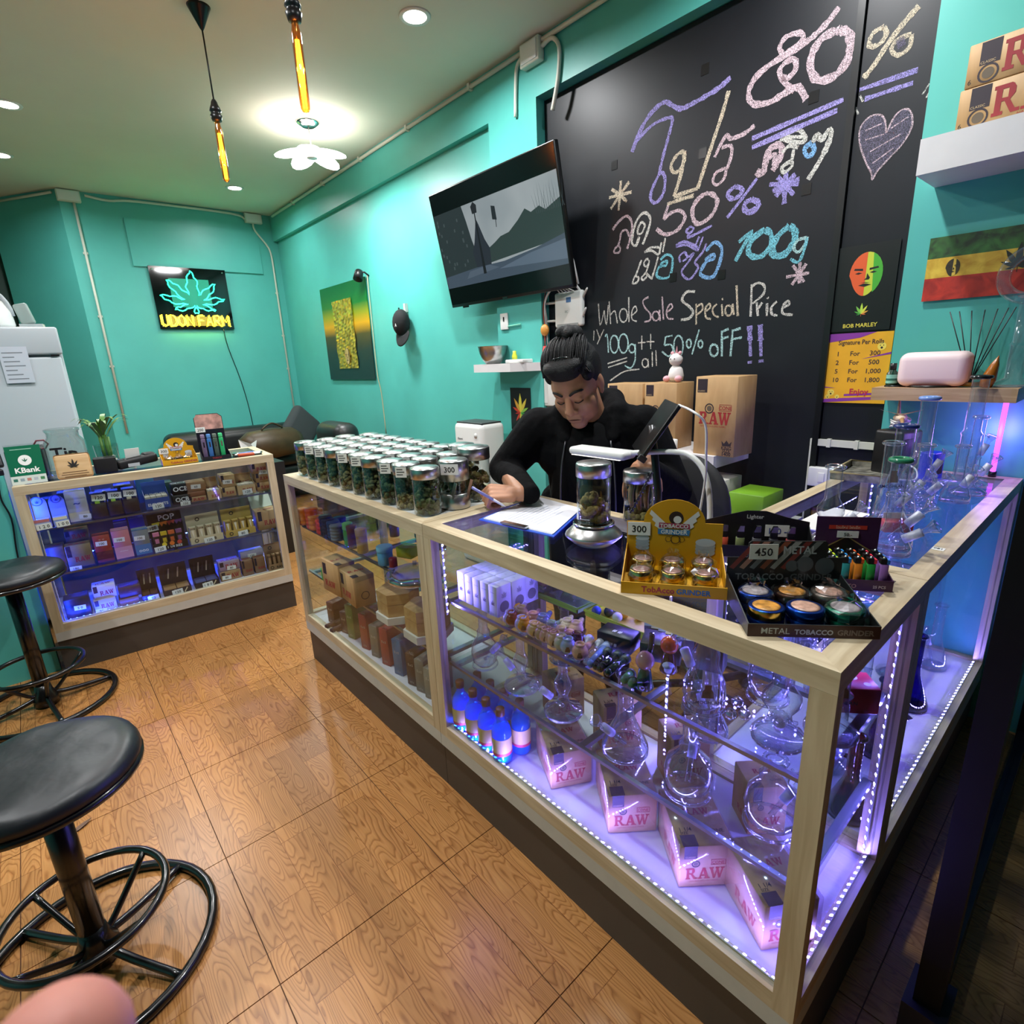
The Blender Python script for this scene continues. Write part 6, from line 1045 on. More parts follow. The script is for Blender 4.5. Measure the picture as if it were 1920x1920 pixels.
# desk lamp and tablet
XL = 1.30; dl = thing('desk_lamp','white desk lamp with a bent neck and flat oval head','lamp'); P = [onx(x,y,XL) for x,y in ((1332,985),(1330,930),(1318,880),(1290,852),(1255,847),(1215,848),(1185,849))]; P[0].z = zt+.012
B().tube(smooth(P,5), .0075, M_WHITE, 10).build('neck', dl); B().lathe([(0,0),(.06,0),(.062,.004),(.058,.012),(0,.014)], M_WHITE, 28, MX.Translation((P[0].x,P[0].y,zt))).build('base', dl)
a_, c_ = onx(1182,849,XL), onx(1078,846,XL); d = a_-c_; T = fr(c_, d, (1,0,0) if abs(d.x) < .9*d.length else (0,0,1)); T = MX.Translation(c_+d*.5) @ MX.Rotation(math.atan2(d.y,d.x),4,'Z')
B().rbox(-d.length/2,d.length/2,-.033,.033,-.013,.012,.011, M_WHITE, T).build('head', dl); B().rbox(-d.length/2+.008,d.length/2-.02,-.026,.026,-.0145,-.0125,.001, emis('fffaf0',2), T, 1).build('diffuser', dl)
tb = thing('tablet','black tablet tilted up on a black stand','tablet'); p0, p1 = onx(1203,862,1.24), onx(1278,778,1.24); up_ = (p1-p0); ry = ray(1240,820); ry.z = 0; ry.normalize(); ax = MX.Rotation(R(9),3,'Z') @ ry
T = fr(p0, ax, up_); hh = up_.length; B().rbox(0,.22,0,hh,-.006,.006,.004, M_BLACK, T).build('case', tb); B().box(.008,.212,.008,hh-.008,.0061,.0068, col('0a0c12',.1), T).build('screen', tb); B().rbox(-.004,.01,-.006,.012,-.012,.012,.003, col('2a2a2c',.4), T).build('corner_grip', tb)
bs = V((1.31,.875,zt)); B().cyl(.055,0,.012, M_BLACK, MX.Translation(bs), 28).build('base', tb); pm = T @ V((.11,hh*.5,-.012)); B().tube([bs+V((0,0,.01)), bs+V((0,0,.1)), (pm+bs+V((0,0,.12)))/2, pm], .011, M_BLACK, 10).build('stand', tb)
B().tube(smooth([T @ V((.02,hh,0)), onx(1300,772,1.24), onx(1322,795,1.25), onx(1324,850,1.26), onx(1322,900,1.28), onx(1312,960,1.29)],5), .003, M_WHITE, 6).build('cable', tb)
sc_ = []
for i in range(40): t = i/39; q = onx(1222-38*t,888+72*t,1.2); sc_.append(q+V((cos(i*1.7),0,sin(i*1.7)))*.006)
B().tube(sc_, .0022, M_BLACK, 5).build('coiled_cord', tb)
# ================================================================ on the doorway showcase top
def cx(px, py, z=zt): q = onz(px,py,z); q.x = min(max(q.x,1.42),2.58); q.y = min(max(q.y,.285),.70); return (q.x,q.y,z)
wpipe('clear water pipe with a flared mouth and bear sticker behind the purple lighter box',(1.46,.47,zt),R(-60),.21,.045,.017,'disc',decal=(.8,.04)); wpipe('clear water pipe with a jade green lip on the doorway showcase',(1.555,.36,zt),R(-75),.225,.05,.019,'beaker',lip='2a7a58')
wpipe('clear straight water pipe with a gold sticker behind the green-lipped one',(1.72,.42,zt),R(-80),.24,.045,.02,'straight',decal=(.5,.13)); wpipe('clear beaker water pipe with a dark blue lip',(1.86,.43,zt),R(-70),.27,.055,.024,'beaker',lip='1c2c6a')
wpipe('clear water pipe with a pale blue lip and ribbed neck',(2.12,.44,zt),R(-60),.33,.055,.022,'bulb',lip='7a98d8'); wpipe('tall clear water pipe with a black lip at the wall end',(2.42,.37,zt),R(-50),.38,.055,.024,'straight',lip='141418')
wpipe('clear ribbed water pipe beside the pale blue one',(1.98,.40,zt),R(-90),.2,.04,.018,'bulb'); wpipe('clear long-armed water pipe leaning towards the doorway edge',(2.27,.33,zt),R(-100),.26,.04,.016,'straight'); wpipe('clear small beaker pipe at the far end of the doorway showcase',(2.14,.34,zt),R(-30),.18,.04,.015,'beaker')
wpipe('clear short water pipe with a frosted joint near the lighter boxes',(1.50,.345,zt),R(-85),.15,.045,.016,'beaker')
o = thing('rolling_tray','large grey-patterned rolling tray with gold rim on the doorway showcase','tray',(2.26,.55,zt),R(4)); B().box(0,.28,0,.19,0,.004, mat('camo_print',(120,118,108),.4,vary=.8,scale=30)).build('base', o); B().tube([(0,0,.028),(.28,0,.028),(.28,.19,.028),(0,.19,.028)], .005, col('b8a878',.35), 6, closed=True).build('rim', o)
for a in ((0,.28,-.001,.002),(0,.28,.188,.191),(-.001,.002,0,.19),(.278,.281,0,.19)): B().box(*a,.004,.026, MATS['camo_print']).build('wall', o)
o = thing('speaker','black upright speaker on the doorway showcase by the wall','speaker',(2.5,.60,zt),R(-20)); B().rbox(-.06,.06,-.055,.055,0,.17,.012, mat('speaker_black',(16,16,20),.4)).build('cabinet', o); B().rbox(-.045,.045,-.057,-.054,.03,.14,.0012, col('2a1c48',.5), seg=1).build('grille', o)  # violet grille colour imitates purple light on the black front
B().tube(smooth([(-.03,-.057,.05),(-.06,-.12,.04),(-.1,-.15,.012),(-.14,-.12,.01)]), .003, M_WHITE, 6).build('cable', o)
o = thing('cable_coil','coil of white cable on the black speaker','cable',(2.5,.60,zt+.175)); pts = []
for i in range(60): a = i*.42; pts.append((.042*cos(a)+.006*sin(i),.03*sin(a),.004+.0005*i+.004*sin(i*1.3)))
B().tube(pts, .0028, M_WHITE, 5).build('cable', o)
o = thing('paper_bird','beige folded bird ornament with a long beak above the speaker','ornament',(2.49,.60,zt+.215),R(-70)); k = col('d8c0a8',.6)
B().lathe([(0,-.06),(.018,-.03),(.024,0),(.014,.04),(0,.06)], k, 10, MX.Rotation(R(90),4,'X') @ MX.Diagonal((1,.7,1,1))).build('body', o)
for s in (-1,1): B().add([(0,-.02,.01),(0,.03,.01),(s*.07,.01,.03),(s*.06,-.02,.03)], [(0,1,2,3)], k).build('wing', o)
B().tube([(0,.05,.0),(.0,.07,.02),(0,.10,.09)], [.008,.006,.002], k, 6).build('beak', o); B().tube([(0,-.05,0),(0,-.1,-.02)], [.008,.004], col('a8845a',.6), 6).build('tail', o)
for s in (-1,1): B().tube([(s*.008,0,-.015),(s*.008,0,-.036)], .002, M_WHITE, 5).build('leg', o)
o = thing('led_tube','pink-violet glowing tube standing against the wall','lamp',(2.62,.32,zt)); B().cyl(.008,.015,.32, emis('d048ff',4), n=12).build('tube', o); B().cyl(.012,0,.02, M_BLACK, n=12).build('base', o); lamp('POINT', (-.03,0,.17), 2.2, (.42,.2,1), .05, parent=o)
o = thing('blue_box','electric blue device box beside the speaker','box',(2.42,.46,zt),R(-15)); B().rbox(0,.07,0,.05,0,.1,.004, mat('blue_device',(20,50,190),.3)).build('case', o); B().box(.01,.06,-.0008,0,.02,.07, M_BLACK).build('panel', o)
for i, (x, c, nm) in enumerate(((1.62,'','white paper sheets'),(1.56,'','second pile of white paper sheets'))):
    o = thing('paper_sheet','%s lying on the doorway showcase behind the lighter box' % nm,'paper',(x,.50,zt+.0003*i),R(-6+5*i)); B().box(0,.2,0,.1,0,.003, col('ece8e4',.6)).build('sheet', o)
o = thing('cloth','crumpled black cloth behind the purple lighter box','cloth',(1.5,.46,zt)); vs = []; fs = []
for j in range(9):
    for i in range(15): vs.append((.012*i-.09,.01*j-.04,.003+.018*abs(sin(i*1.1+j*.6))*sin(pi*i/14)*sin(pi*j/8)+.001))
for j in range(8):
    for i in range(14): k = j*15+i; fs.append((k,k+1,k+16,k+15))
B().add(vs, fs, col('121214',.8), None, True).build('cloth', o)
o = carton('red_pack','red pack with a white flap behind the purple lighter box','box',.07,.04,.03,(1.66,.40,zt),R(-55),col('b82a30',.4)); B().box(.01,.06,.041,.043,.01,.045, M_TAG).build('flap', o)
o = thing('price_sticker','small white sticker with writing on the doorway showcase rail','sticker'); q = onz(1791,1035,1.0085); T = fr((q.x,.255,1.0083),(0,1,0),(-1,0,0)); t_ = B().box(0,.025,-.012,.012,0,.0006, M_TAG, T).build('paper', o); b = B(); b.text('180', .0125, -.006, .013, M_INKK, T @ MX.Translation((0,0,.0007)), 'CENTER', .02); b.build('lettering', o)
# inside the doorway showcase
for i, (x, y, z, rot, h, r, kd, tn, lb) in enumerate(((1.46,.34,.263,20,.25,.055,'beaker','a03a30','red-tinted beaker water pipe on the lowest deck'),(1.62,.45,.263,60,.28,.05,'straight','','clear water pipe on the lowest deck near the showcase joint'),(1.78,.36,.263,-40,.26,.055,'beaker','6a3aa0','violet-tinted beaker water pipe on the lowest deck'),(1.95,.46,.263,10,.3,.05,'bulb','','clear bulb water pipe in the middle of the lowest deck'),(2.12,.36,.263,30,.28,.055,'beaker','5a3ab8','purple-tinted tall water pipe on the lowest deck'),(2.3,.45,.263,-20,.3,.05,'straight','','clear straight water pipe towards the wall on the lowest deck'),(2.47,.37,.263,45,.27,.05,'beaker','','clear beaker water pipe against the wall end'),
  (1.45,.55,.621,0,.24,.045,'disc','','clear disc-based water pipe on the doorway shelf'),(1.6,.56,.621,70,.26,.05,'bulb','','clear bulb water pipe on the doorway shelf'),(1.76,.55,.621,20,.25,.045,'beaker','','clear beaker water pipe on the doorway shelf'),(1.93,.56,.621,-40,.27,.045,'straight','','clear straight water pipe on the doorway shelf'),(2.1,.55,.621,20,.25,.05,'bulb','','clear round water pipe further along the doorway shelf'),(2.28,.56,.621,50,.26,.045,'disc','','clear ringed water pipe further along the doorway shelf'),(2.45,.55,.621,20,.25,.045,'beaker','','clear beaker pipe at the wall end of the doorway shelf'))):
    wpipe(lb,(x,y,z),R(rot),h,r,.017,kd,tint=tn or None)
o = carton('product_box','red toadstool-patterned box under the corner of the glass top','box',.09,.07,.06,(1.15,.32,.7465),R(-50),col('b8283c',.4)); b = B(); T = faces(.09,.07,.06)['t']; [disc(b, x, y, r, M_TAG, T) for x, y, r in ((.02,.02,.008),(.05,.045,.01),(.07,.02,.007))]; b.build('printed_dot', o)
# ================================================================ wooden wall shelf: humidifier, bottles, diffuser, tall pipe
def wsx(px, py=722): q = onx(px,py,WX-.12); return q.y
o = thing('humidifier','rounded white humidifier glowing faint pink on the wooden shelf','humidifier',(WX-.12,wsx(1748),WS1)); m = mat('pink_white_shell',(232,214,214),.45,emit=.1,ecol=(255,130,120)); B().rbox(-.06,.06,-.105,.105,.004,.125,.03, m, seg=5).build('shell', o); B().lathe([(.06,0),(.075,0),(.075,.008),(.06,.008)], M_BLACK, 24).build('foot', o); None
for i, px in enumerate((1672,1689)):
    o = thing('dropper_bottle','small dark green bottle with a pale label %s' % ('at the end of the wooden shelf','tucked beside the humidifier')[i],'bottle',(WX-.13+.03*i,wsx(px),WS1+.0055)); B().lathe([(0,0),(.018,0),(.019,.003),(.019,.045),(.01,.056),(.01,.06)], mat('green_bottle',(20,60,44),.15), 18).build('body', o); B().cyl(.011,.058,.082, M_BLACK, n=16).build('cap', o); l = B(); l.lathe([(.0193,.008),(.0193,.04)], col('8ac8b8',.5), 18, cap=False); l.lathe([(.0195,.018),(.0195,.026)], col('2a6a5a',.5), 18, cap=False); l.build('label', o)
o = thing('coaster','thin black coaster under the green bottle','coaster',(WX-.12,wsx(1678),WS1)); B().cyl(.035,0,.005, M_BLACK, n=24).build('disc', o)
o = thing('reed_diffuser','clear reed diffuser with amber oil and black sticks','diffuser',(WX-.11,wsx(1816),WS1)); B().lathe([(0,.001),(.035,.001),(.038,.006),(.038,.05),(.02,.065),(.018,.085)], M_JAR, 22, cap=False).build('bottle', o); B().lathe([(0,.003),(.036,.003),(.036,.016),(0,.016)], col('c07818',.2), 20).build('oil', o)
for k in range(7): a = -1.1+.36*k; B().tube([(0,0,.01),(.03*cos(a*2),sin(a)*.10,.26)], .0018, M_BLACK, 5).build('reed', o)
o = thing('incense_cone','amber glass cone beside the reed diffuser','ornament',(WX-.15,wsx(1850),WS1)); B().lathe([(0,0),(.018,.002),(.022,.03),(.012,.08),(0,.11)], mat('amber_cone',(170,100,30),.2,coat=.5), 14, MX.Rotation(R(12),4,'X')).build('cone', o)
tp = wpipe('very tall clear water pipe with a ring-shaped chamber on the wooden shelf',(WX-.1,wsx(1895),WS1),0,.3,.05,.022,'straight',stem=False); a = [(0,.075*sin(2*pi*i/28),.36+.075*cos(2*pi*i/28)) for i in range(28)]; B().tube(a, .02, M_CLEAR, 12, closed=True).build('ring_chamber', tp); B().lathe([(.022,.43),(.026,.45),(.035,.47),(.026,.49),(.035,.51),(.026,.53),(.022,.56),(.022,.66),(.03,.665),(.03,.68)], M_CLEAR, 20, cap=False).build('upper_neck', tp)
# ================================================================ trunking and switch on the blackboard edge, green box, chair behind the counter
o = thing('cable_trunking','white plastic cable trunking forming a corner on the blackboard','conduit'); a1, a2, a3 = onx(1520,822,XB-.012), onx(1650,830,XB-.012), onx(1508,940,XB-.012)
B().box(XB-.016,XB-.001,min(a2.y,.72),a1.y,a1.z-.03,a1.z, M_PVC).build('trunking', o); B().box(XB-.016,XB-.001,a1.y-.03,a1.y,.6,a1.z-.031, M_PVC).build('trunking', o)
for y in (a1.y-.08,.80): B().box(XB-.02,XB-.0005,y-.008,y+.008,a1.z-.034,a1.z+.004, M_PVC).build('clip', o)
o = thing('switch_box','white switch box on the blackboard beside the trunking','switch',(XB-.001,onx(1545,893,XB).y,onx(1545,893,XB).z)); B().rbox(-.035,0,-.06,.06,-.045,.045,.006, M_WHITE).build('case', o); B().rbox(-.04,-.035,-.014,.014,-.022,.022,.002, M_WHITE).build('rocker', o)
q = onx(1362,945,2.4); o = thing('cabinet','plain white low cabinet under the carton shelf','cabinet',(2.28,.98,0)); B().box(0,.4,0,.5,.06,q.z-.08, M_SHELF).build('body', o); B().box(.02,.38,.02,.48,0,.06, M_BLACK).build('plinth', o); B().box(-.012,0,.004,.248,.07,q.z-.09, M_SHELF).build('door', o); B().box(-.012,0,.252,.496,.07,q.z-.09, M_SHELF).build('door', o)
carton('green_box','lime green box on the low white cabinet','box',.16,.2,.16,(2.33,1.18,q.z-.0795),-pi/2,col('6a9a1c',.45)); carton('white_box','plain white carton on the low cabinet beside the lime box','box',.18,.2,.2,(2.33,1.40,q.z-.0795),-pi/2,col('c8c4bc',.5))
o = thing('office_chair','black round-backed office chair behind the counter','chair',(1.96,1.07,0),R(-90)); B().lathe([(0,.48),(.22,.48),(.24,.5),(.24,.54),(.2,.56),(0,.56)], mat('black_mesh',(18,18,20),.7), 28).build('seat', o); B().tube([(0,0,.1),(0,0,.48)], .025, M_BLACK, 12).build('column', o)
B().lathe([(.0,-.02),(.17,-.02),(.19,-.005),(.19,.01),(.17,.02),(0,.025)], MATS['black_mesh'], 32, MX.Translation((.0,-.2,.92)) @ MX.Rotation(R(80),4,'X') @ MX.Diagonal((1,1.15,1,1))).build('backrest', o); B().tube(smooth([(0,-.1,.5),(0,-.26,.56),(0,-.25,.75)]), .018, M_BLACK, 8).build('back_bar', o)
for k in range(5):
    a = 2*pi*k/5; B().tube([(0,0,.1),(.26*cos(a),.26*sin(a),.065)], .018, M_BLACK, 8).build('leg', o); B().ball((.27*cos(a),.27*sin(a),.03), .03, M_BLACK, n=10).build('caster', o)
# ================================================================ bar stools, bin, leaf
M_VINYL = mat('black_vinyl',(24,28,31),.42,vary=.15,scale=7,bump=.5); M_TUBE = mat('black_tube',(12,12,13),.28,coat=.4)
def stool(label, x, y, sh, rz, ring=.17):
    o = thing('bar_stool', label, 'stool', (x,y,0), rz); 
    vs = []; fs = []; n = 40; pr = [(.0,.052),(.05,.053),(.10,.052),(.15,.049),(.18,.044),(.197,.034),(.203,.02),(.203,.006),(.195,.0)]
    rr = random.Random(int(x*1000))
    for j, (r, z) in enumerate(pr):
        for i in range(n):
            a = 2*pi*i/n; k = .003*sin(3*a+1.2)*sin(j*1.1)*(1 if 1 < j < 5 else 0)+(.0025*sin(7*a+j*2) if 2 < j < 5 else 0); vs.append((r*cos(a),r*sin(a),sh-.052+z+k))
    for j in range(len(pr)-1):
        for i in range(n): fs.append((j*n+i,j*n+(i+1)%n,(j+1)*n+(i+1)%n,(j+1)*n+i))
    fs.append(tuple((len(pr)-1)*n+i for i in range(n))); B().add([v for v in vs], [f[::-1] for f in fs], M_VINYL, None, True).build('seat', o)
    B().lathe([(.196,sh-.07),(.205,sh-.066),(.206,sh-.054),(.197,sh-.05)], M_TUBE, 40, cap=False).build('seat_rim', o); B().cyl(.19,sh-.069,sh-.056, M_TUBE, n=32).build('seat_pan', o)
    B().cyl(.03,.05,sh-.069, M_TUBE, n=20).build('column', o); B().lathe([(.05,.01),(.05,.045),(.035,.075),(.03,.11)], M_TUBE, 20).build('hub', o)
    cr = lambda R_, z, n=40: [(R_*cos(2*pi*i/n),R_*sin(2*pi*i/n),z) for i in range(n)]
    B().tube(cr(.27,.014), .0135, M_TUBE, 10, closed=True).build('base_ring', o); B().tube(cr(.18,ring), .0105, M_TUBE, 10, closed=True).build('foot_ring', o)
    for k in range(4):
        a = k*pi/2; c, s = cos(a), sin(a); B().tube(smooth([(c*.03,s*.03,.05),(c*.12,s*.12,.03),(c*.265,s*.265,.016)]), .011, M_TUBE, 8).build('base_spoke', o); B().tube(smooth([(c*.03,s*.03,.06),(c*.06,s*.06,.075),(c*.175,s*.175,ring)]), .0085, M_TUBE, 8).build('ring_spoke', o)
stool('black vinyl bar stool with tubular ring base standing in the open floor',-.161,1.586,.63,R(35)); stool('black vinyl bar stool beside the blue-lit showcase and the bin',-.225,3.22,.70,R(10),.2)
o = thing('trash_bin','black push-lid trash bin with silver rim lined with a bag','bin',(-.62,2.86,0)); B().rbox(-.15,.15,-.13,.13,0,.36,.03, mat('bag_black',(10,10,12),.25,bump=.5,scale=14)).build('bin_body', o); B().rbox(-.153,.153,-.133,.133,.355,.375,.01, col('a8acb0',.3)).build('rim', o); B().rbox(-.145,.145,-.125,.125,.375,.395,.009, col('20262a',.35)).build('lid', o); B().rbox(.10,.145,-.03,.03,.393,.403,.004, mat('gold_clasp',(220,190,120),.2,metal=.8)).build('clasp', o)
q = onz(155,1550,0); o = thing('dry_leaf','small dry brown leaf on the floor near the stool','leaf',(q.x,q.y,.004),R(30)); vs = [(-.035,0,0),(-.015,.010,.003),(.01,.011,.002),(.035,0,.004),(.01,-.009,.004),(-.015,-.009,.002)]; B().add(vs, [(0,1,2,3,4,5)], mat('dry_leaf',(120,90,70),.7)).build('blade', o); B().tube([(-.05,-.003,.001),(-.035,0,.001),(.03,0,.004)], .001, col('5a4434',.7), 5).build('stem', o)
# ================================================================ fridge with notes and things on top
o = thing('fridge','white fridge with notes pinned on its door behind the blue-lit showcase','fridge',(-.42,4.3,0)); FW = .645; M_FR = mat('fridge_white',(188,198,204),.35)
B().rbox(0,FW,.06,.62,.02,1.8,.012, M_FR).build('body', o); d1 = B().rbox(0,FW,0,.058,1.645,1.798,.012, M_FR).build('freezer_door', o); d2 = B().rbox(0,FW-.012,0,.058,.05,1.63,.012, M_FR).build('fridge_door', o); B().box(FW-.06,FW-.02,-.006,0,1.632,1.643, M_BLACK).build('hinge_gap', o)
for i, (x, c, lb) in enumerate(((.2,'cfc4b0','cream crumpled note hanging on the fridge door'),(.36,'d4dce8','pale blue printed note hanging on the fridge door'))):
    n = thing('note', lb, 'note', (-.42+x,4.292,1.49),(R(4),0,R(1-3*i))); B().box(0,.125,-.004,-.001,0,.2, col(c,.7)).build('sheet', n); b = B(); T = fr((0,-.0042,0),(1,0,0),(0,0,1))
    for k in range(7): rect(b, .012, .02+.024*k, .09-.02*(k % 3), .006, col('8a929c' if i else 'a89880',.7), T)
    b.build('printed_line', n)
o = thing('rice_cooker','white rounded appliance with a grey carry handle on top of the fridge','appliance',(-.09,4.5,1.8)); B().lathe([(0,.0),(.13,.0),(.14,.02),(.135,.09),(.11,.15),(.06,.18),(0,.186)], M_WHITE, 30).build('body', o); B().tube([(.135*cos(pi*i/14),-.02,.07+.17*sin(pi*i/14)) for i in range(15)], .013, col('a8b0b4',.4), 8).build('handle', o)
o = thing('remote_box','grey remote-shaped device standing on the fridge','device',(.12,4.55,1.8),R(-10)); B().rbox(-.035,.035,-.02,.02,.03,.15,.012, col('90a09c',.4), MX.Rotation(R(-12),4,'Y')).build('case', o); B().box(-.05,.06,-.04,.04,0,.03, col('aab4b4',.4)).build('stand', o)
o = thing('white_box','low white plastic box at the front of the fridge top','box',(-.36,4.33,1.8)); B().rbox(0,.2,0,.14,0,.035,.006, M_WHITE).build('body', o)
# ================================================================ on the blue-lit showcase
zt = 1.0085
def dp(x, y): return (*DP(x,y,0)[:2],zt)
o = thing('card_terminal_screen','black point-of-sale terminal on the half wall corner','terminal',(-.30,3.64,1.0605),R(8)); B().rbox(-.14,.14,-.06,.06,0,.03,.006, M_BLACK).build('base', o); B().rbox(-.15,.15,-.015,.015,-.1,.1,.008, col('1a1c20',.3), MX.Translation((0,0,.13)) @ MX.Rotation(R(-25),4,'X')).build('screen', o)
o = thing('cash_box','black cash drawer box behind the bank sign','box',(*DP(-.02,.34,0)[:2],zt),-.072); B().rbox(0,.15,-.08,.14,0,.15,.008, mat('matte_black',(14,14,16),.5)).build('case', o); B().tube([(.15+.03*cos(a/6*2*pi),-.05,.165+.025*sin(a/6*2*pi)) for a in range(6)], .005, col('7a3a40',.4), 6, closed=True).build('handle', o)
bk = thing('bank_sign','green acrylic bank sign with a white round emblem','sign',dp(.0,.06),(R(-14),0,-.09)); w, h = .135, .19; B().box(0,w,0,.003,0,h, col('1a6a4c',.2)).build('panel', bk); T = fr((0,-.0005,0),(1,0,0),(0,0,1)); B().box(-.003,w+.003,.003,.006,-.002,h+.008, M_GLASS).build('holder', bk); b = B()
rect(b, 0, 0, w, h*.22, col('c8d0c8',.5), T); disc(b, w*.5, h*.62, .026, M_TAG, T, .0005); leaf_poly(b, T, w*.5, h*.58, .02, col('1a6a4c',.3), 3); b.text('KBank', w*.5, h*.3, .036, M_TAG, T, 'CENTER', .03); rect(b, w*.15, h*.9, w*.6, .004, col('8ac0a8',.5), T)
for k in range(5): rect(b, w*(.06+.19*k), h*.08, w*.12, .014, col(('2a6a5a','8a9aa0','b87a6a','a8b0b8','3a7a4a')[k],.5), T, .0006)
b.build('print', bk)
ws = thing('leaf_sign','small wooden sign with a black leaf beside the bank sign','sign',dp(.175,.06),(R(-12),0,-.09)); w, h = .148, .125; B().rbox(0,w,0,.012,0,h,.012, wood('sign_wood',(196,158,110),(216,182,136),'X',3), seg=3).build('board', ws); T = fr((0,-.0005,0),(1,0,0),(0,0,1)); b = B(); leaf_poly(b, T, w*.5, h*.46, .042, M_INKK); rect(b, w*.16, h*.24, w*.68, .0035, col('6a4c30',.5), T); rect(b, w*.12, h*.15, w*.76, .0035, col('6a4c30',.5), T); rect(b, w*.2, h*.07, w*.6, .003, col('6a4c30',.5), T); b.build('print', ws)
tj = thing('tip_jar','large glass tip jar with black lettering by the fridge','jar',dp(.23,.24)); B().lathe([(0,.002),(.07,.002),(.078,.01),(.078,.15),(.06,.175),(.06,.195),(.066,.2),(.066,.21),(.058,.212)], M_JAR, 26, cap=False).build('glass', tj); b = B(); b.text('Tip', 0, .08, .075, M_INKK, MX.Rotation(R(-8),4,'Z') @ fr((-.0,-.079,0),(1,0,0),(0,0,1)), 'CENTER', .02); b.build('lettering', tj)
for k in range(4): B().box(-.035,.035,-.018,.018,0,.002, col(('b88a80','8a6a5a','c8a898','7a8a70')[k],.7), MX.Translation((.01*k-.015,.005*k,.02+.015*k)) @ MX.Rotation(.5*k,4,'Z') @ MX.Rotation(.4+.3*k,4,'Y')).build('banknote', tj)
pp = thing('lucky_bamboo','small green bamboo plant in a glass of white pebbles','plant',dp(.40,.26)); B().lathe([(0,.002),(.035,.002),(.042,.09),(.042,.1)], M_JAR, 20, cap=False).build('glass_pot', pp)
stuff(lumps(.034,.004,.05, col('e4dcd8',.5), 24, .010, rj).build('pebbles', pp))
for k in range(5): a = k*1.26; B().tube([(cos(a)*.012,sin(a)*.012,.03),(cos(a)*.014,sin(a)*.014,.13+.01*(k % 3))], .006, col('5a8a3a',.45), 8).build('stalk', pp)
pp.scale = (1.35,1.35,1.35); tj.scale = (1.15,1.15,1.15)
M_LF = mat('plant_leaf',(84,124,48),.45,vary=.2,scale=40)
for k in range(16):
    a = k*2.4; L_ = .07+.03*((k*7) % 3)/2; z0 = .12+.006*(k % 6); u = V((cos(a),sin(a),0)); s = V((-u.y,u.x,0)); vs = []; fs = []
    for j in range(6): t = j/5; c = u*(.01+L_*t)+V((0,0,z0+.07*sin(t*2.2))); ww = .009*sin(pi*min(1,t*.9+.08)); vs += [c+s*ww, c-s*ww]
    for j in range(5): fs.append((2*j,2*j+1,2*j+3,2*j+2))
    B().add(vs, fs, M_LF, None, True).build('leaf', pp)
o = thing('black_box','small matte black box under the plant','box',dp(.33,.10),-.1); B().rbox(0,.1,0,.08,0,.08,.005, MATS['matte_black']).build('case', o)
o = thing('card_reader','black card payment reader with a paper slip','card reader',dp(.435,.12),R(8)); B().rbox(0,.2,0,.085,0,.05,.015, MATS['matte_black'], MX.Rotation(R(-6),4,'Y')).build('body', o); B().box(.045,.10,-.001,.0,.012,.03, col('b8bcc0',.4)).build('label', o); B().box(.05,.12,.05,.052,.045,.10, M_TAG, MX.Rotation(R(10),4,'X')).build('paper_slip', o); B().rbox(.13,.19,.01,.07,.045,.075,.012, MATS['matte_black']).build('printer_hump', o)
# smaller yellow grinder display
w = .175; back = [(0,0),(w,0),(w,.085),(w*.84,.09)]+[(w*.5+w*.34*cos(pi*i/12),.09+.05*sin(pi*i/12)) for i in range(1,12)]+[(w*.16,.09),(0,.085)]; O3 = (DP(.635,.07,0)[0],DP(.635,.07,0)[1])
zsave = zt
o, Tf, Tb = dispbox('grinder_display','mustard yellow arched display box of silver grinders, priced 300',O3,-4,w,.11,.03,M_YC,back); b = B(); yprint(b, Tb @ MX.Scale(.82,4) @ MX.Translation((0,0,.0002)), w/.82, .1); b.build('printed_artwork', o); b = B(); b.text('TobAcco GRINDER', w*.22, .008, .016, col('a83040',.45), Tf, 'LEFT', .03); b.build('lettering', o); tagcard(o, Tb, .002, .055, .045, .03, '300')
for i, x in enumerate((.04,.088,.136)): grinder(('pale gold grinder in film at the plant side of the small yellow display','dark grinder in film in the middle of the small yellow display','pale gold grinder in film at the sofa side of the small yellow display')[i],(O3[0]+x,O3[1]+.045-.003*i,zt+.0025),0,.022,.034,MATS['polished_gold'] if i != 1 else mat('dark_bronze',(60,36,20),.3,metal=.8),M_PINKTOP,70+i)
w = .15; O4 = DP(.835,.08,0); o, Tf, Tb = dispbox('lighter_display','tall dark display box of four slim torch lighters, priced 200',(O4[0],O4[1]),-6,w,.1,.022,mat('navy_card',(20,20,34),.4),[(0,0),(w,0),(w,.24),(w*.85,.26),(w*.1,.26),(w*.1,.245),(0,.24)]); b = B(); poly(b, [(w*.02,.17),(w*.98,.17),(w*.98,.238),(w*.84,.257),(w*.11,.257),(w*.02,.238)], mat('flame_print',(196,150,140),.45,vary=.45,scale=26), Tb, .0005); b.build('printed_artwork', o); b = B(); b.text('TORCH', w*.5, .005, .014, col('a83038',.45), Tf, 'CENTER', .02); b.build('lettering', o); tagcard(o, Tb, 0, .155, .05, .03, '200')
for i, (c, nm) in enumerate((('6a5a78','plum'),('3a70b0','blue'),('4a5a50','grey-green'),('2fae6a','emerald'))):
    k = thing('torch_lighter','%s slim torch lighter standing in the tall display' % nm,'lighter',(O4[0]+.028+.031*i,O4[1]+.045-.003*i,zt+.0025),-.1); B().rbox(-.012,.012,-.012,.012,0,.12,.006, mat('slim_'+c,[int(c[j:j+2],16) for j in (0,2,4)],.2,coat=.5)).build('tank', k); B().rbox(-.011,.011,-.011,.011,.12,.145,.005, mat('slimtop_'+c,[min(255,int(c[j:j+2],16)+30) for j in (0,2,4)],.25)).build('hood', k)
    B().box(-.004,.004,-.0125,-.012,.07,.10, M_CHROME).build('button', k)
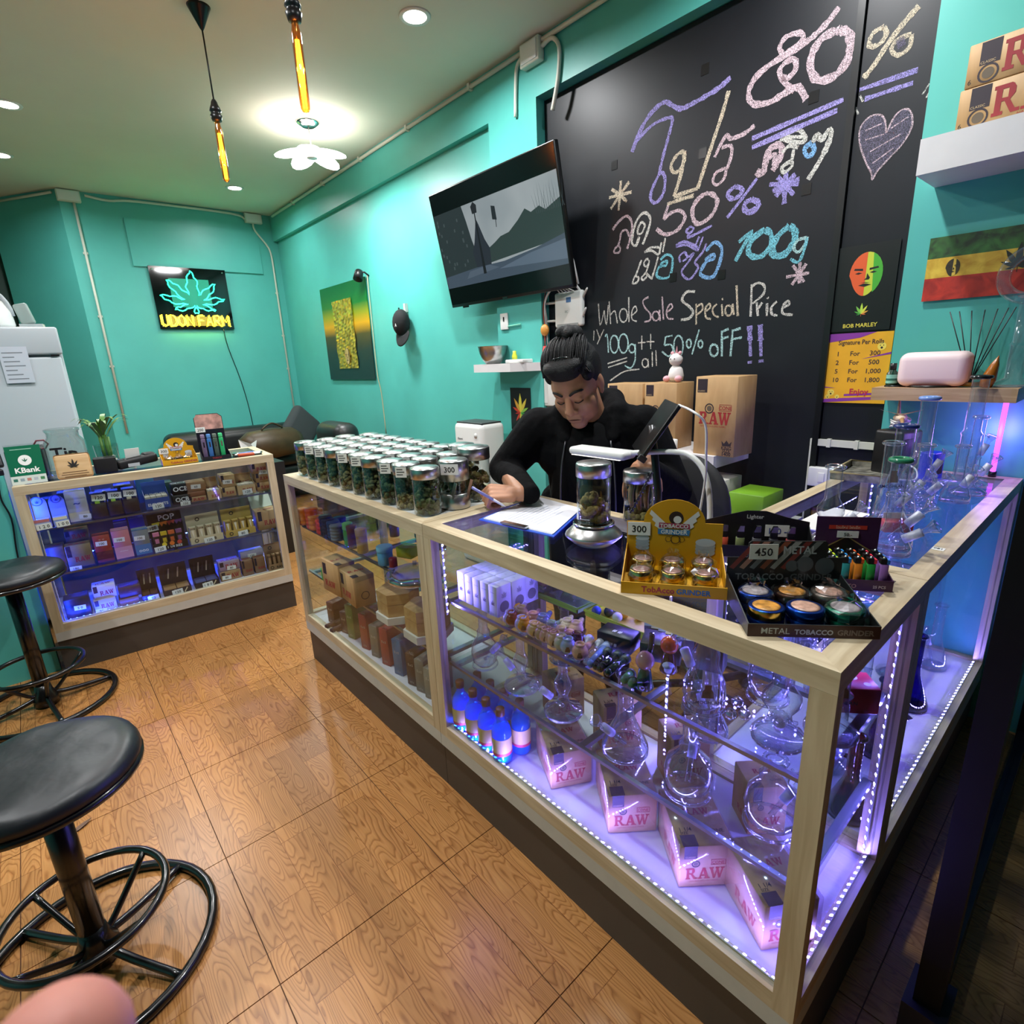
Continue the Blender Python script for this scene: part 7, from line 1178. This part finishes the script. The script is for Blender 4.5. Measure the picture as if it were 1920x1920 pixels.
o = thing('clipboard','small black clipboard with a pen at the end of the blue-lit showcase','clipboard',dp(1.0,.12),R(-20)); B().box(0,.16,0,.11,0,.004, M_BLACK).build('board', o); B().box(.01,.15,.01,.1,.0042,.006, M_TAG).build('sheet', o); B().tube([(.03,.03,.01),(.11,.07,.01)], .004, col('6a8ac8',.3), 8).build('pen', o); B().box(-.005,.02,.03,.08,.006,.012, M_CHROME).build('clip', o)
o = thing('card_pack','orange-red card pack on the blue-lit showcase end','box',dp(1.02,.06),R(-8)); B().rbox(0,.09,0,.04,0,.015,.002, col('b84a2a',.45), seg=1).build('pack', o)
o = thing('power_cord','thin black cord hanging down the half wall','cord'); B().tube(smooth([(-.18,3.573,1.05),(-.19,3.572,.95),(-.175,3.572,.85),(-.19,3.572,.7),(-.2,3.572,.55)]), .004, M_BLACK, 6).build('cord', o)
# ================================================================ sofa corner, armchair, purifier
M_LEA = mat('black_leather',(26,26,26),.4,vary=.2,scale=10,bump=.15); M_BRN = mat('brown_leather',(70,54,32),.45,vary=.2,scale=10)
o = thing('sofa','black leather sofa along the back wall','sofa',(1.05,6.35,0)); B().rbox(0,1.5,.1,.85,.1,.42,.05, M_LEA).build('base', o); B().rbox(.0,1.5,.6,.9,.42,.86,.10, M_LEA, seg=5).build('backrest', o)
for x in (.08,.75): B().rbox(x,x+.66,.08,.62,.42,.55,.05, M_LEA, seg=4).build('seat_cushion', o)
B().rbox(-.12,.0,.1,.88,.1,.62,.05, M_LEA, seg=4).build('armrest', o)
for x in (.05,1.42):
    for y in (.15,.78): B().cyl(.025,0,.1, M_BLACK, MX.Translation((x,y,0)), 12).build('leg', o)
o = thing('cushion','dark grey pointed cushion in the sofa corner','cushion',(2.42,6.62,.83),(R(-14),R(45),R(8))); B().rbox(-.2,.2,-.07,.07,-.2,.2,.065, mat('grey_fabric',(58,64,66),.9), seg=4).build('cushion', o)
o = thing('bag','brown leather holdall lying on the sofa','bag',(1.95,6.3,.55),R(10)); B().lathe([(0,-.34),(.1,-.33),(.16,-.24),(.175,0),(.16,.24),(.1,.33),(0,.34)], M_BRN, 24, MX.Translation((0,0,.17)) @ MX.Rotation(R(90),4,'Y') @ MX.Diagonal((.95,1,1,1))).build('body', o); B().tube([(-.12+.24*i/12,-.05,.33+.06*sin(pi*i/12)) for i in range(13)], .01, col('3a2c18',.5), 8).build('handle', o)
o = thing('tissue_box','black tissue box with a white tissue beside the jar showcase','tissue box',(1.28,4.75,0)); B().box(-.2,.2,-.2,.2,0,.78, M_LEA).build('side_table', o); o2 = B().rbox(-.1,.1,-.07,.07,.78,.86,.01, M_BLACK).build('box', o); B().add([(-.05,0,.86),(.05,0,.86),(.08,.02,.95),(.02,-.02,.93),(-.06,.02,.97)], [(0,1,2,3,4)], M_TAG).build('tissue', o)
o = thing('armchair','black leather armchair with a rounded headrest by the bay wall','armchair',(2.28,4.85,0),R(90)); [B().cyl(.03,0,.085, M_BLACK, MX.Translation((x,y,0)), 12).build('leg', o) for x in (-.3,.3) for y in (-.24,.28)]; B().rbox(-.36,.36,-.3,.35,.08,.42,.05, M_LEA).build('base', o); B().rbox(-.27,.27,.1,.34,.42,1.02,.10, M_LEA, MX.Translation((0,-.03,0)), 5).build('backrest', o); B().rbox(-.26,.26,-.3,.12,.42,.54,.05, M_LEA, seg=4).build('seat_cushion', o)
for s in (-1,1): B().rbox(s*.32-.06,s*.32+.06,-.3,.3,.42,.64,.05, M_LEA, seg=4).build('armrest', o)
o = thing('air_purifier','tall white air purifier with a black top vent by the pillar','air purifier',(2.45,3.18,0),R(-90)); PH = 1.07; B().rbox(-.17,.17,-.11,.11,0,PH,.035, mat('purifier_white',(222,222,218),.4)).build('case', o); B().rbox(-.15,.15,-.09,.09,PH-.004,PH+.008,.003, col('303434',.5)).build('top_vent', o); B().rbox(.06,.12,-.114,-.108,PH-.28,PH-.16,.0028, M_BLACK).build('sensor_slot', o); B().cyl(.018,0,.003, col('d0d0cc',.4), MX.Translation((.1,-.11,PH-.08)) @ MX.Rotation(R(90),4,'X'), 20).build('button', o); b = B(); b.text('Xiaomi', -.09, PH-.12, .022, col('3a3a3a',.5), fr((0,-.1105,0),(1,0,0),(0,0,1)), 'CENTER', .02); b.build('lettering', o)
q = onx(942,860,2.64); o = thing('wall_outlet','white double outlet with plugs beside the air purifier','outlet',(WX,q.y,q.z)); B().rbox(-.012,0,-.035,.035,-.09,.06,.004, M_WHITE).build('plate', o)
for z in (.02,-.05): B().rbox(-.05,-.012,-.02,.02,z-.02,z+.02,.006, M_WHITE).build('plug', o)
B().tube(smooth([(-.05,0,-.05),(-.07,.03,-.1),(-.05,.05,-.3),(-.04,.05,-.6)]), .004, M_WHITE, 6).build('cable', o)
# ================================================================ people
def capsule(b, p0, r0, p1, r1, m, n=14):
    p0, p1 = V(p0), V(p1); d = p1-p0; L_ = d.length
    if L_ < 1e-6: b.ball(p0, r0, m, n=n); return
    T = MX.Translation(p0) @ d.to_track_quat('Z','Y').to_matrix().to_4x4(); k = 5
    pr = [(r0*sin(pi/2*i/k), -r0*cos(pi/2*i/k)) for i in range(k+1)]+[(r1*cos(pi/2*i/k), L_+r1*sin(pi/2*i/k)) for i in range(k+1)]
    b.lathe(pr, m, n, T, True, False)
def blob(name, shapes, m, voxel, sm, parent, T=None):
    """one continuous skin grown round a set of overlapping volumes"""
    b = B()
    for s in shapes:
        if s[0] == 'c': capsule(b, *s[1:5], m)
        else: b.ball(s[1], s[2], m, None, 18, s[3])
    if T is not None: b.v = [tuple(T @ V(v)) for v in b.v]
    o = b.build(name); r = o.modifiers.new('skin','REMESH'); r.mode = 'VOXEL'; r.voxel_size = voxel; s_ = o.modifiers.new('soft','SMOOTH'); s_.factor = .5; s_.iterations = sm
    bpy.context.view_layer.update(); me = bpy.data.meshes.new_from_object(o.evaluated_get(bpy.context.evaluated_depsgraph_get())); old = o.data; o.modifiers.clear(); o.data = me; bpy.data.meshes.remove(old)
    me.materials.clear(); me.materials.append(m)
    me.polygons.foreach_set('use_smooth', [True]*len(me.polygons)); me.polygons.foreach_set('material_index', [0]*len(me.polygons)); o.parent = parent; return o
def tf(S_, T): return [('c',T @ V(s[1]),s[2],T @ V(s[3]),s[4]) if s[0] == 'c' else ('b',T @ V(s[1]),s[2],s[3]) for s in S_]
def hand(W_, d, n, k, curls, spread=1.0, thumb=((.5,.25),)):
    """palm and five fingers: W_ wrist, d along the hand, n out of the palm, curls per finger in degrees"""
    d = V(d).normalized(); n = V(n); n = (n-d*n.dot(d)).normalized(); s = d.cross(n)*k; W_ = V(W_); out = []
    for t in (-.032,-.011,.011,.030): out.append(('c',W_+s*t*.7+d*.012,.0155,W_+d*.082+s*t,.0125))
    out.append(('c',W_-d*.03,.026,W_+d*.01,.024)); out.append(('c',W_+d*.02+s*.018+n*.008,.019,W_+d*.05+s*.034+n*.008,.014))
    for i, (t, L_) in enumerate(((.032,(.042,.026,.022)),(.011,(.046,.030,.023)),(-.011,(.043,.028,.022)),(-.031,(.034,.021,.019)))):
        p = W_+d*.085+s*t*spread; a = 0; rr = (.0098,.0092,.0086,.0072) if i < 3 else (.0088,.008,.0075,.0065)
        for j in range(3):
            a += R(curls[i][j]); q = p+(d*cos(a)+n*sin(a))*L_[j]; out.append(('c',p,rr[j],q,rr[j+1])); p = q
    p = W_+d*.032+s*.036+n*.006
    for j, (vd, vs, vn, L_, r_) in enumerate(thumb): q = p+(d*vd+s*vs+n*vn).normalized()*L_; out.append(('c',p,r_,q,r_*.88)); p = q
    return out
M_SKIN = mat('skin',(186,132,100),.5,vary=.06,scale=30); M_SKIN.node_tree.nodes['Principled BSDF'].inputs['Subsurface Weight'].default_value = .12; M_SKIN.node_tree.nodes['Principled BSDF'].inputs['Subsurface Radius'].default_value = (.01,.004,.002)
M_HAIR = wood('black_hair',(4,4,5),(15,15,18),'Y',9,.55,26); M_HAIR.node_tree.nodes['Principled BSDF'].inputs['Specular IOR Level'].default_value = .3
hn = M_HAIR.node_tree; bpn = hn.nodes.new('ShaderNodeBump'); bpn.inputs['Strength'].default_value = .6; bpn.inputs['Distance'].default_value = .004; nzn = [n for n in hn.nodes if n.type == 'TEX_NOISE'][0]; hn.links.new(nzn.outputs['Fac'], bpn.inputs['Height']); hn.links.new(bpn.outputs[0], hn.nodes['Principled BSDF'].inputs['Normal'])
M_HOOD = mat('black_fleece',(9,9,11),.95,spec=.15,vary=.25,scale=14,bump=.9); M_TEE = mat('black_tee',(6,6,8),.9,spec=.15,bump=.5,scale=9); M_PANTS = mat('dark_denim',(24,26,34),.85)
C0 = V((1.535,1.325,0)); PR = MX.Translation(C0) @ MX.Rotation(math.atan2(-.8,.6),4,'Z')       # his frame: x to his left side, -y ahead
man = thing('person','person in a black zip hoodie with tied-up hair writing at the counter','person')
HC = V((-.04,-.10,1.405)); HT = PR @ MX.Translation(HC) @ MX.Rotation(R(-14),4,'Z') @ MX.Rotation(R(34),4,'X') @ MX.Rotation(R(-6),4,'Y') @ MX.Scale(1.06,4)
head = [('b',(0,.014,.032),1,(.077,.096,.098)),('b',(0,-.022,-.045),1,(.064,.070,.078)),('b',(0,-.066,-.098),1,(.030,.024,.022)),('c',(-.036,-.045,-.03),.034,(-.03,-.035,-.068),.036),('c',(.036,-.045,-.03),.034,(.03,-.035,-.068),.036),('b',(0,-.03,.02),1,(.068,.056,.07)),
 ('c',(0,-.083,.012),.010,(0,-.100,-.030),.0145),('b',(-.014,-.092,-.036),.0105,(1,1,.9)),('b',(.014,-.092,-.036),.0105,(1,1,.9)),('c',(-.036,-.070,.026),.012,(-.012,-.077,.024),.0115),('c',(.036,-.070,.026),.012,(.012,-.077,.024),.0115),
 ('b',(-.031,-.072,.003),.0135,(1.2,.8,.8)),('b',(.031,-.072,.003),.0135,(1.2,.8,.8)),('c',(-.020,-.084,-.064),.009,(.020,-.084,-.064),.009),('c',(-.016,-.083,-.075),.0095,(.016,-.083,-.075),.0095),
 ('b',(-.077,.016,-.006),1,(.010,.020,.031)),('b',(.077,.016,-.006),1,(.010,.020,.031)),('b',(-.076,.008,-.032),1,(.008,.011,.014)),('b',(.076,.008,-.032),1,(.008,.011,.014))]
head = [('c',s[1],s[2],s[3],s[4]) if s[0] == 'c' else (s if s[2] != 1 else ('e',s[1],s[3])) for s in head]
def head_shapes():
    b = B()
    for s in head:
        if s[0] == 'c': capsule(b, *s[1:5], M_SKIN)
        elif s[0] == 'e': b.ball(s[1], 1, M_SKIN, None, 22, s[2])
        else: b.ball(s[1], s[2], M_SKIN, None, 16, s[3])
    return [tuple(HT @ V(v)) for v in b.v], b.f
RS, LS = PR @ V((-.19,.0,1.245)), PR @ V((.19,.0,1.245)); 
RW, RK = onz(966,926,1.062), onz(918,926,1.068); RE = V((1.355,1.605,1.09)); LE = PR @ V((.30,-.04,1.02)); LW = V((1.425,1.005,1.165))
dR = (RK-RW).normalized(); nR = V((0,0,-1))*.75+V((.75,-.1,0))
rh = hand(RW, dR+V((0,0,.05)), nR, -1, ((55,60,35),(70,70,45),(78,74,45),(80,74,45)), 1, ((.75,.2,.55,.034,.0115),(.8,-.25,.6,.03,.0105)))
lh = hand(LW, V((-.62,-.22,-.30)), V((-.2,-.1,-1)), 1, ((20,35,25),(25,40,25),(30,40,25),(35,40,25)), 1.15, ((.7,.6,.5,.036,.0115),(.7,.2,.8,.03,.0105)))
body = [('c',PR @ V((0,.15,.92)),.15,PR @ V((0,.05,1.12)),.155),('c',PR @ V((-.08,.04,1.17)),.115,PR @ V((.08,.04,1.17)),.115),('c',PR @ V((-.13,.015,1.235)),.075,PR @ V((.13,.015,1.235)),.075),('c',PR @ V((0,.0,1.26)),.068,HT @ V((0,.025,-.045)),.056),
 ('c',RS,.06,RE,.047),('c',RE,.046,RW-dR*.02,.028),('c',LS,.06,LE,.047),('c',LE,.046,LW,.028),('c',PR @ V((-.09,.15,.9)),.09,PR @ V((-.10,.14,.48)),.062),('c',PR @ V((-.10,.14,.48)),.06,PR @ V((-.10,.17,.09)),.042),('c',PR @ V((.09,.15,.9)),.09,PR @ V((.10,.14,.48)),.062),('c',PR @ V((.10,.14,.48)),.06,PR @ V((.10,.17,.09)),.042),('c',PR @ V((-.10,.17,.05)),.045,PR @ V((-.11,.03,.04)),.038),('c',PR @ V((.10,.17,.05)),.045,PR @ V((.11,.03,.04)),.038)]
def grow(name, shapes, extra, m, voxel, sm, parent):
    b = B()
    for s in shapes: capsule(b, *s[1:5], m) if s[0] == 'c' else b.ball(s[1], s[2], m, None, 16, s[3])
    for vs, fs in extra: b.add(vs, fs, m)
    o = b.build(name); r = o.modifiers.new('skin','REMESH'); r.mode = 'VOXEL'; r.voxel_size = voxel; s_ = o.modifiers.new('soft','SMOOTH'); s_.factor = .5; s_.iterations = sm
    bpy.context.view_layer.update(); me = bpy.data.meshes.new_from_object(o.evaluated_get(bpy.context.evaluated_depsgraph_get())); old = o.data; o.modifiers.clear(); o.data = me; bpy.data.meshes.remove(old); me.materials.clear(); me.materials.append(m)
    me.polygons.foreach_set('use_smooth', [True]*len(me.polygons)); me.polygons.foreach_set('material_index', [0]*len(me.polygons)); o.parent = parent; return o
grow('body', body+rh+lh, [head_shapes()], M_SKIN, .0036, 7, man)
# hair: swept-up top, short sides, bun; hairband
def hshape(L_):
    b = B()
    for c, r in L_: b.ball(c, 1, M_HAIR, None, 20, r)
    return [tuple(HT @ V(v)) for v in b.v], b.f
grow('hair', [], [hshape([((0,.030,.058),(.083,.092,.078)),((0,-.02,.098),(.068,.062,.034)),((0,-.052,.088),(.058,.030,.028)),((-.025,-.04,.105),(.042,.042,.024)),((.03,-.03,.106),(.042,.045,.024)),((0,.03,.11),(.066,.058,.034)),((0,.07,.02),(.070,.05,.07)),((-.066,.03,.045),(.018,.052,.055)),((.066,.03,.045),(.018,.052,.055)),((-.062,-.02,.062),(.02,.03,.03)),((.062,-.02,.062),(.02,.03,.03))])], M_HAIR, .004, 3, man)
grow('hair_bun', [], [hshape([((0,.062,.150),(.034,.032,.028)),((-.012,.055,.165),(.022,.02,.018)),((.015,.075,.138),(.03,.03,.03)),((.01,.05,.16),(.02,.026,.02))])], M_HAIR, .004, 1, man)
rh_ = random.Random(3); hs = B()
for i in range(110):
    a0 = rh_.uniform(-1.25,1.25); r_ = rh_.uniform(.98,1.05); P_ = []
    for j in range(8):
        t = j/7; th = -1.12+2.1*t; x = .084*sin(a0)*cos(th*.55)*(1-.55*t*t); y = .026+.1*sin(th)*cos(a0*.35); z = .05+.092*cos(th)*cos(a0*.62)+.012*sin(pi*t); P_.append(HT @ V((x*r_,y*r_,z*r_+rh_.uniform(-.0015,.0015))))
    hs.tube(smooth(P_,2), [.0012]+[.0026]*12+[.0012]*2, M_HAIR, 5)
stuff(hs.build('hair_strands', man))
pts = [HT @ V((.08*cos(a),-.008,.06+.073*sin(a))) for a in [.12+(pi-.24)*i/24 for i in range(25)]]; B().tube([p+(HT.to_3x3() @ V((0,-.03,.0))) for p in pts], .004, mat('hairband',(24,24,28),.15,coat=.8), 8).build('hairband', man)
DK = mat('brow_hair',(24,18,16),.8)
for s in (-1,1):
    B().tube(smooth([HT @ V((s*.012,-.0895,.026)),HT @ V((s*.030,-.0835,.034)),HT @ V((s*.052,-.066,.028))],4), [.0035]+[.0045]*7+[.002], DK, 6).build('eyebrow', man)
    B().tube(smooth([HT @ V((s*.017,-.0825,-.004)),HT @ V((s*.031,-.0835,-.008)),HT @ V((s*.046,-.0745,-.004))],4), [.001]+[.0019]*7+[.001], DK, 6).build('eyelash', man)
B().tube(smooth([HT @ V((-.022,-.0895,-.069)),HT @ V((-.008,-.0935,-.0675)),HT @ V((.008,-.0935,-.0675)),HT @ V((.022,-.0895,-.069))],4), [.0012]+[.002]*11+[.0012], mat('mouth_line',(96,46,40),.6), 6).build('mouth', man)
# clothes
hood = [(*s[:2],s[2]+.02,s[3],s[4]+.02) for s in body[:3]]+[('c',RS,.082,RE,.066),('c',RE,.062,RW-dR*.05,.037),('c',LS,.082,LE,.066),('c',LE,.066,LW+(LE-LW).normalized()*.05,.037)]
hood += [('c',PR @ V((-.10,-.02,1.30)),.042,PR @ V((-.075,.08,1.335)),.048),('c',PR @ V((-.075,.08,1.335)),.05,PR @ V((.075,.08,1.335)),.05),('c',PR @ V((.10,-.02,1.30)),.042,PR @ V((.075,.08,1.335)),.048),('c',PR @ V((-.10,-.02,1.30)),.04,PR @ V((-.075,-.085,1.22)),.03),('c',PR @ V((.10,-.02,1.30)),.04,PR @ V((.075,-.085,1.22)),.03),('c',PR @ V((-.13,.13,.93)),.085,PR @ V((.13,.13,.93)),.085)]
grow('hoodie', hood, [], M_HOOD, .007, 3, man)
tee = [('c',PR @ V((0,.06,1.0)),.165,PR @ V((0,-.005,1.15)),.145),('c',PR @ V((-.03,-.03,1.17)),.105,PR @ V((.03,-.03,1.17)),.105),('c',PR @ V((-.07,-.015,1.255)),.05,PR @ V((.07,-.015,1.255)),.05)]
grow('t_shirt', tee, [], M_TEE, .007, 3, man)
for s in (-1,1): B().tube(smooth([PR @ V((s*.078,-.115,1.215)),PR @ V((s*.092,-.135,1.12)),PR @ V((s*.098,-.128,1.0)),PR @ V((s*.098,-.10,.9))],4), .0035, mat('zip_metal',(90,90,94),.4,metal=.8), 6).build('zip', man)
grow('trousers', [(*s[:2],s[2]+.012,s[3],s[4]+.014) for s in body[8:12]]+[('c',PR @ V((-.06,.15,.92)),.125,PR @ V((.06,.15,.92)),.125)], [], M_PANTS, .01, 3, man)
pn = thing('pen','lilac ballpoint pen held by the seller over the clipboard','pen'); a, c = onz(885,914,1.105), onz(948,950,1.03); a_, c_ = V(a), V(c); B().tube([a_,a_.lerp(c_,.62)], .0048, col('8c8cc8',.3), 10).build('barrel', pn); B().tube([a_.lerp(c_,.62),a_.lerp(c_,.9),c_], [.0045,.004,.001], col('d0d0e0',.3), 10).build('tip', pn)
# the photographer's fingertip right at the lens
M_SKIN2 = mat('pink_skin',(214,140,124),.55,vary=.05,scale=200); M_SKIN2.node_tree.nodes['Principled BSDF'].inputs['Subsurface Weight'].default_value = .2; M_SKIN2.node_tree.nodes['Principled BSDF'].inputs['Subsurface Radius'].default_value = (.004,.002,.001)
hd = thing('person','person whose bent fingertip reaches in front of the lens','person'); c0 = ray(104,1992).normalized()*.128+V((0,0,CAMH)); dn = (-UP*.8-RT*.6).normalized(); bk = -fw
f1 = c0+dn*.028+bk*.004; f2 = f1+dn*.02+bk*.026; f3 = f2+dn*.01+bk*.045; pal = f3+bk*.05+dn*.015
fing = [('c',c0,.0098,f1,.0098),('c',f1,.0098,f2,.0102),('c',f2,.0102,f3,.011),('c',f3,.012,pal,.02),('c',f3+RT*.02+dn*.005,.012,pal+RT*.02,.02),('c',f3-RT*.02+dn*.005,.012,pal-RT*.02,.02),('c',pal,.024,pal+bk*.12-UP*.1,.03)]
for t in (.022,-.022): q1 = f3+RT*t+dn*.005; q2 = q1-bk*.03+dn*.03; q3 = q2+dn*.01+bk*.026; fing += [('c',q1,.0105,q2,.0095),('c',q2,.0095,q3,.0088)]
q1 = pal+RT*.035; q2 = q1-bk*.035+RT*.01; fing += [('c',q1,.013,q2,.011),('c',q2,.011,q2-bk*.028+dn*.006,.0095)]
grow('body', fing, [], M_SKIN2, .0018, 3, hd)
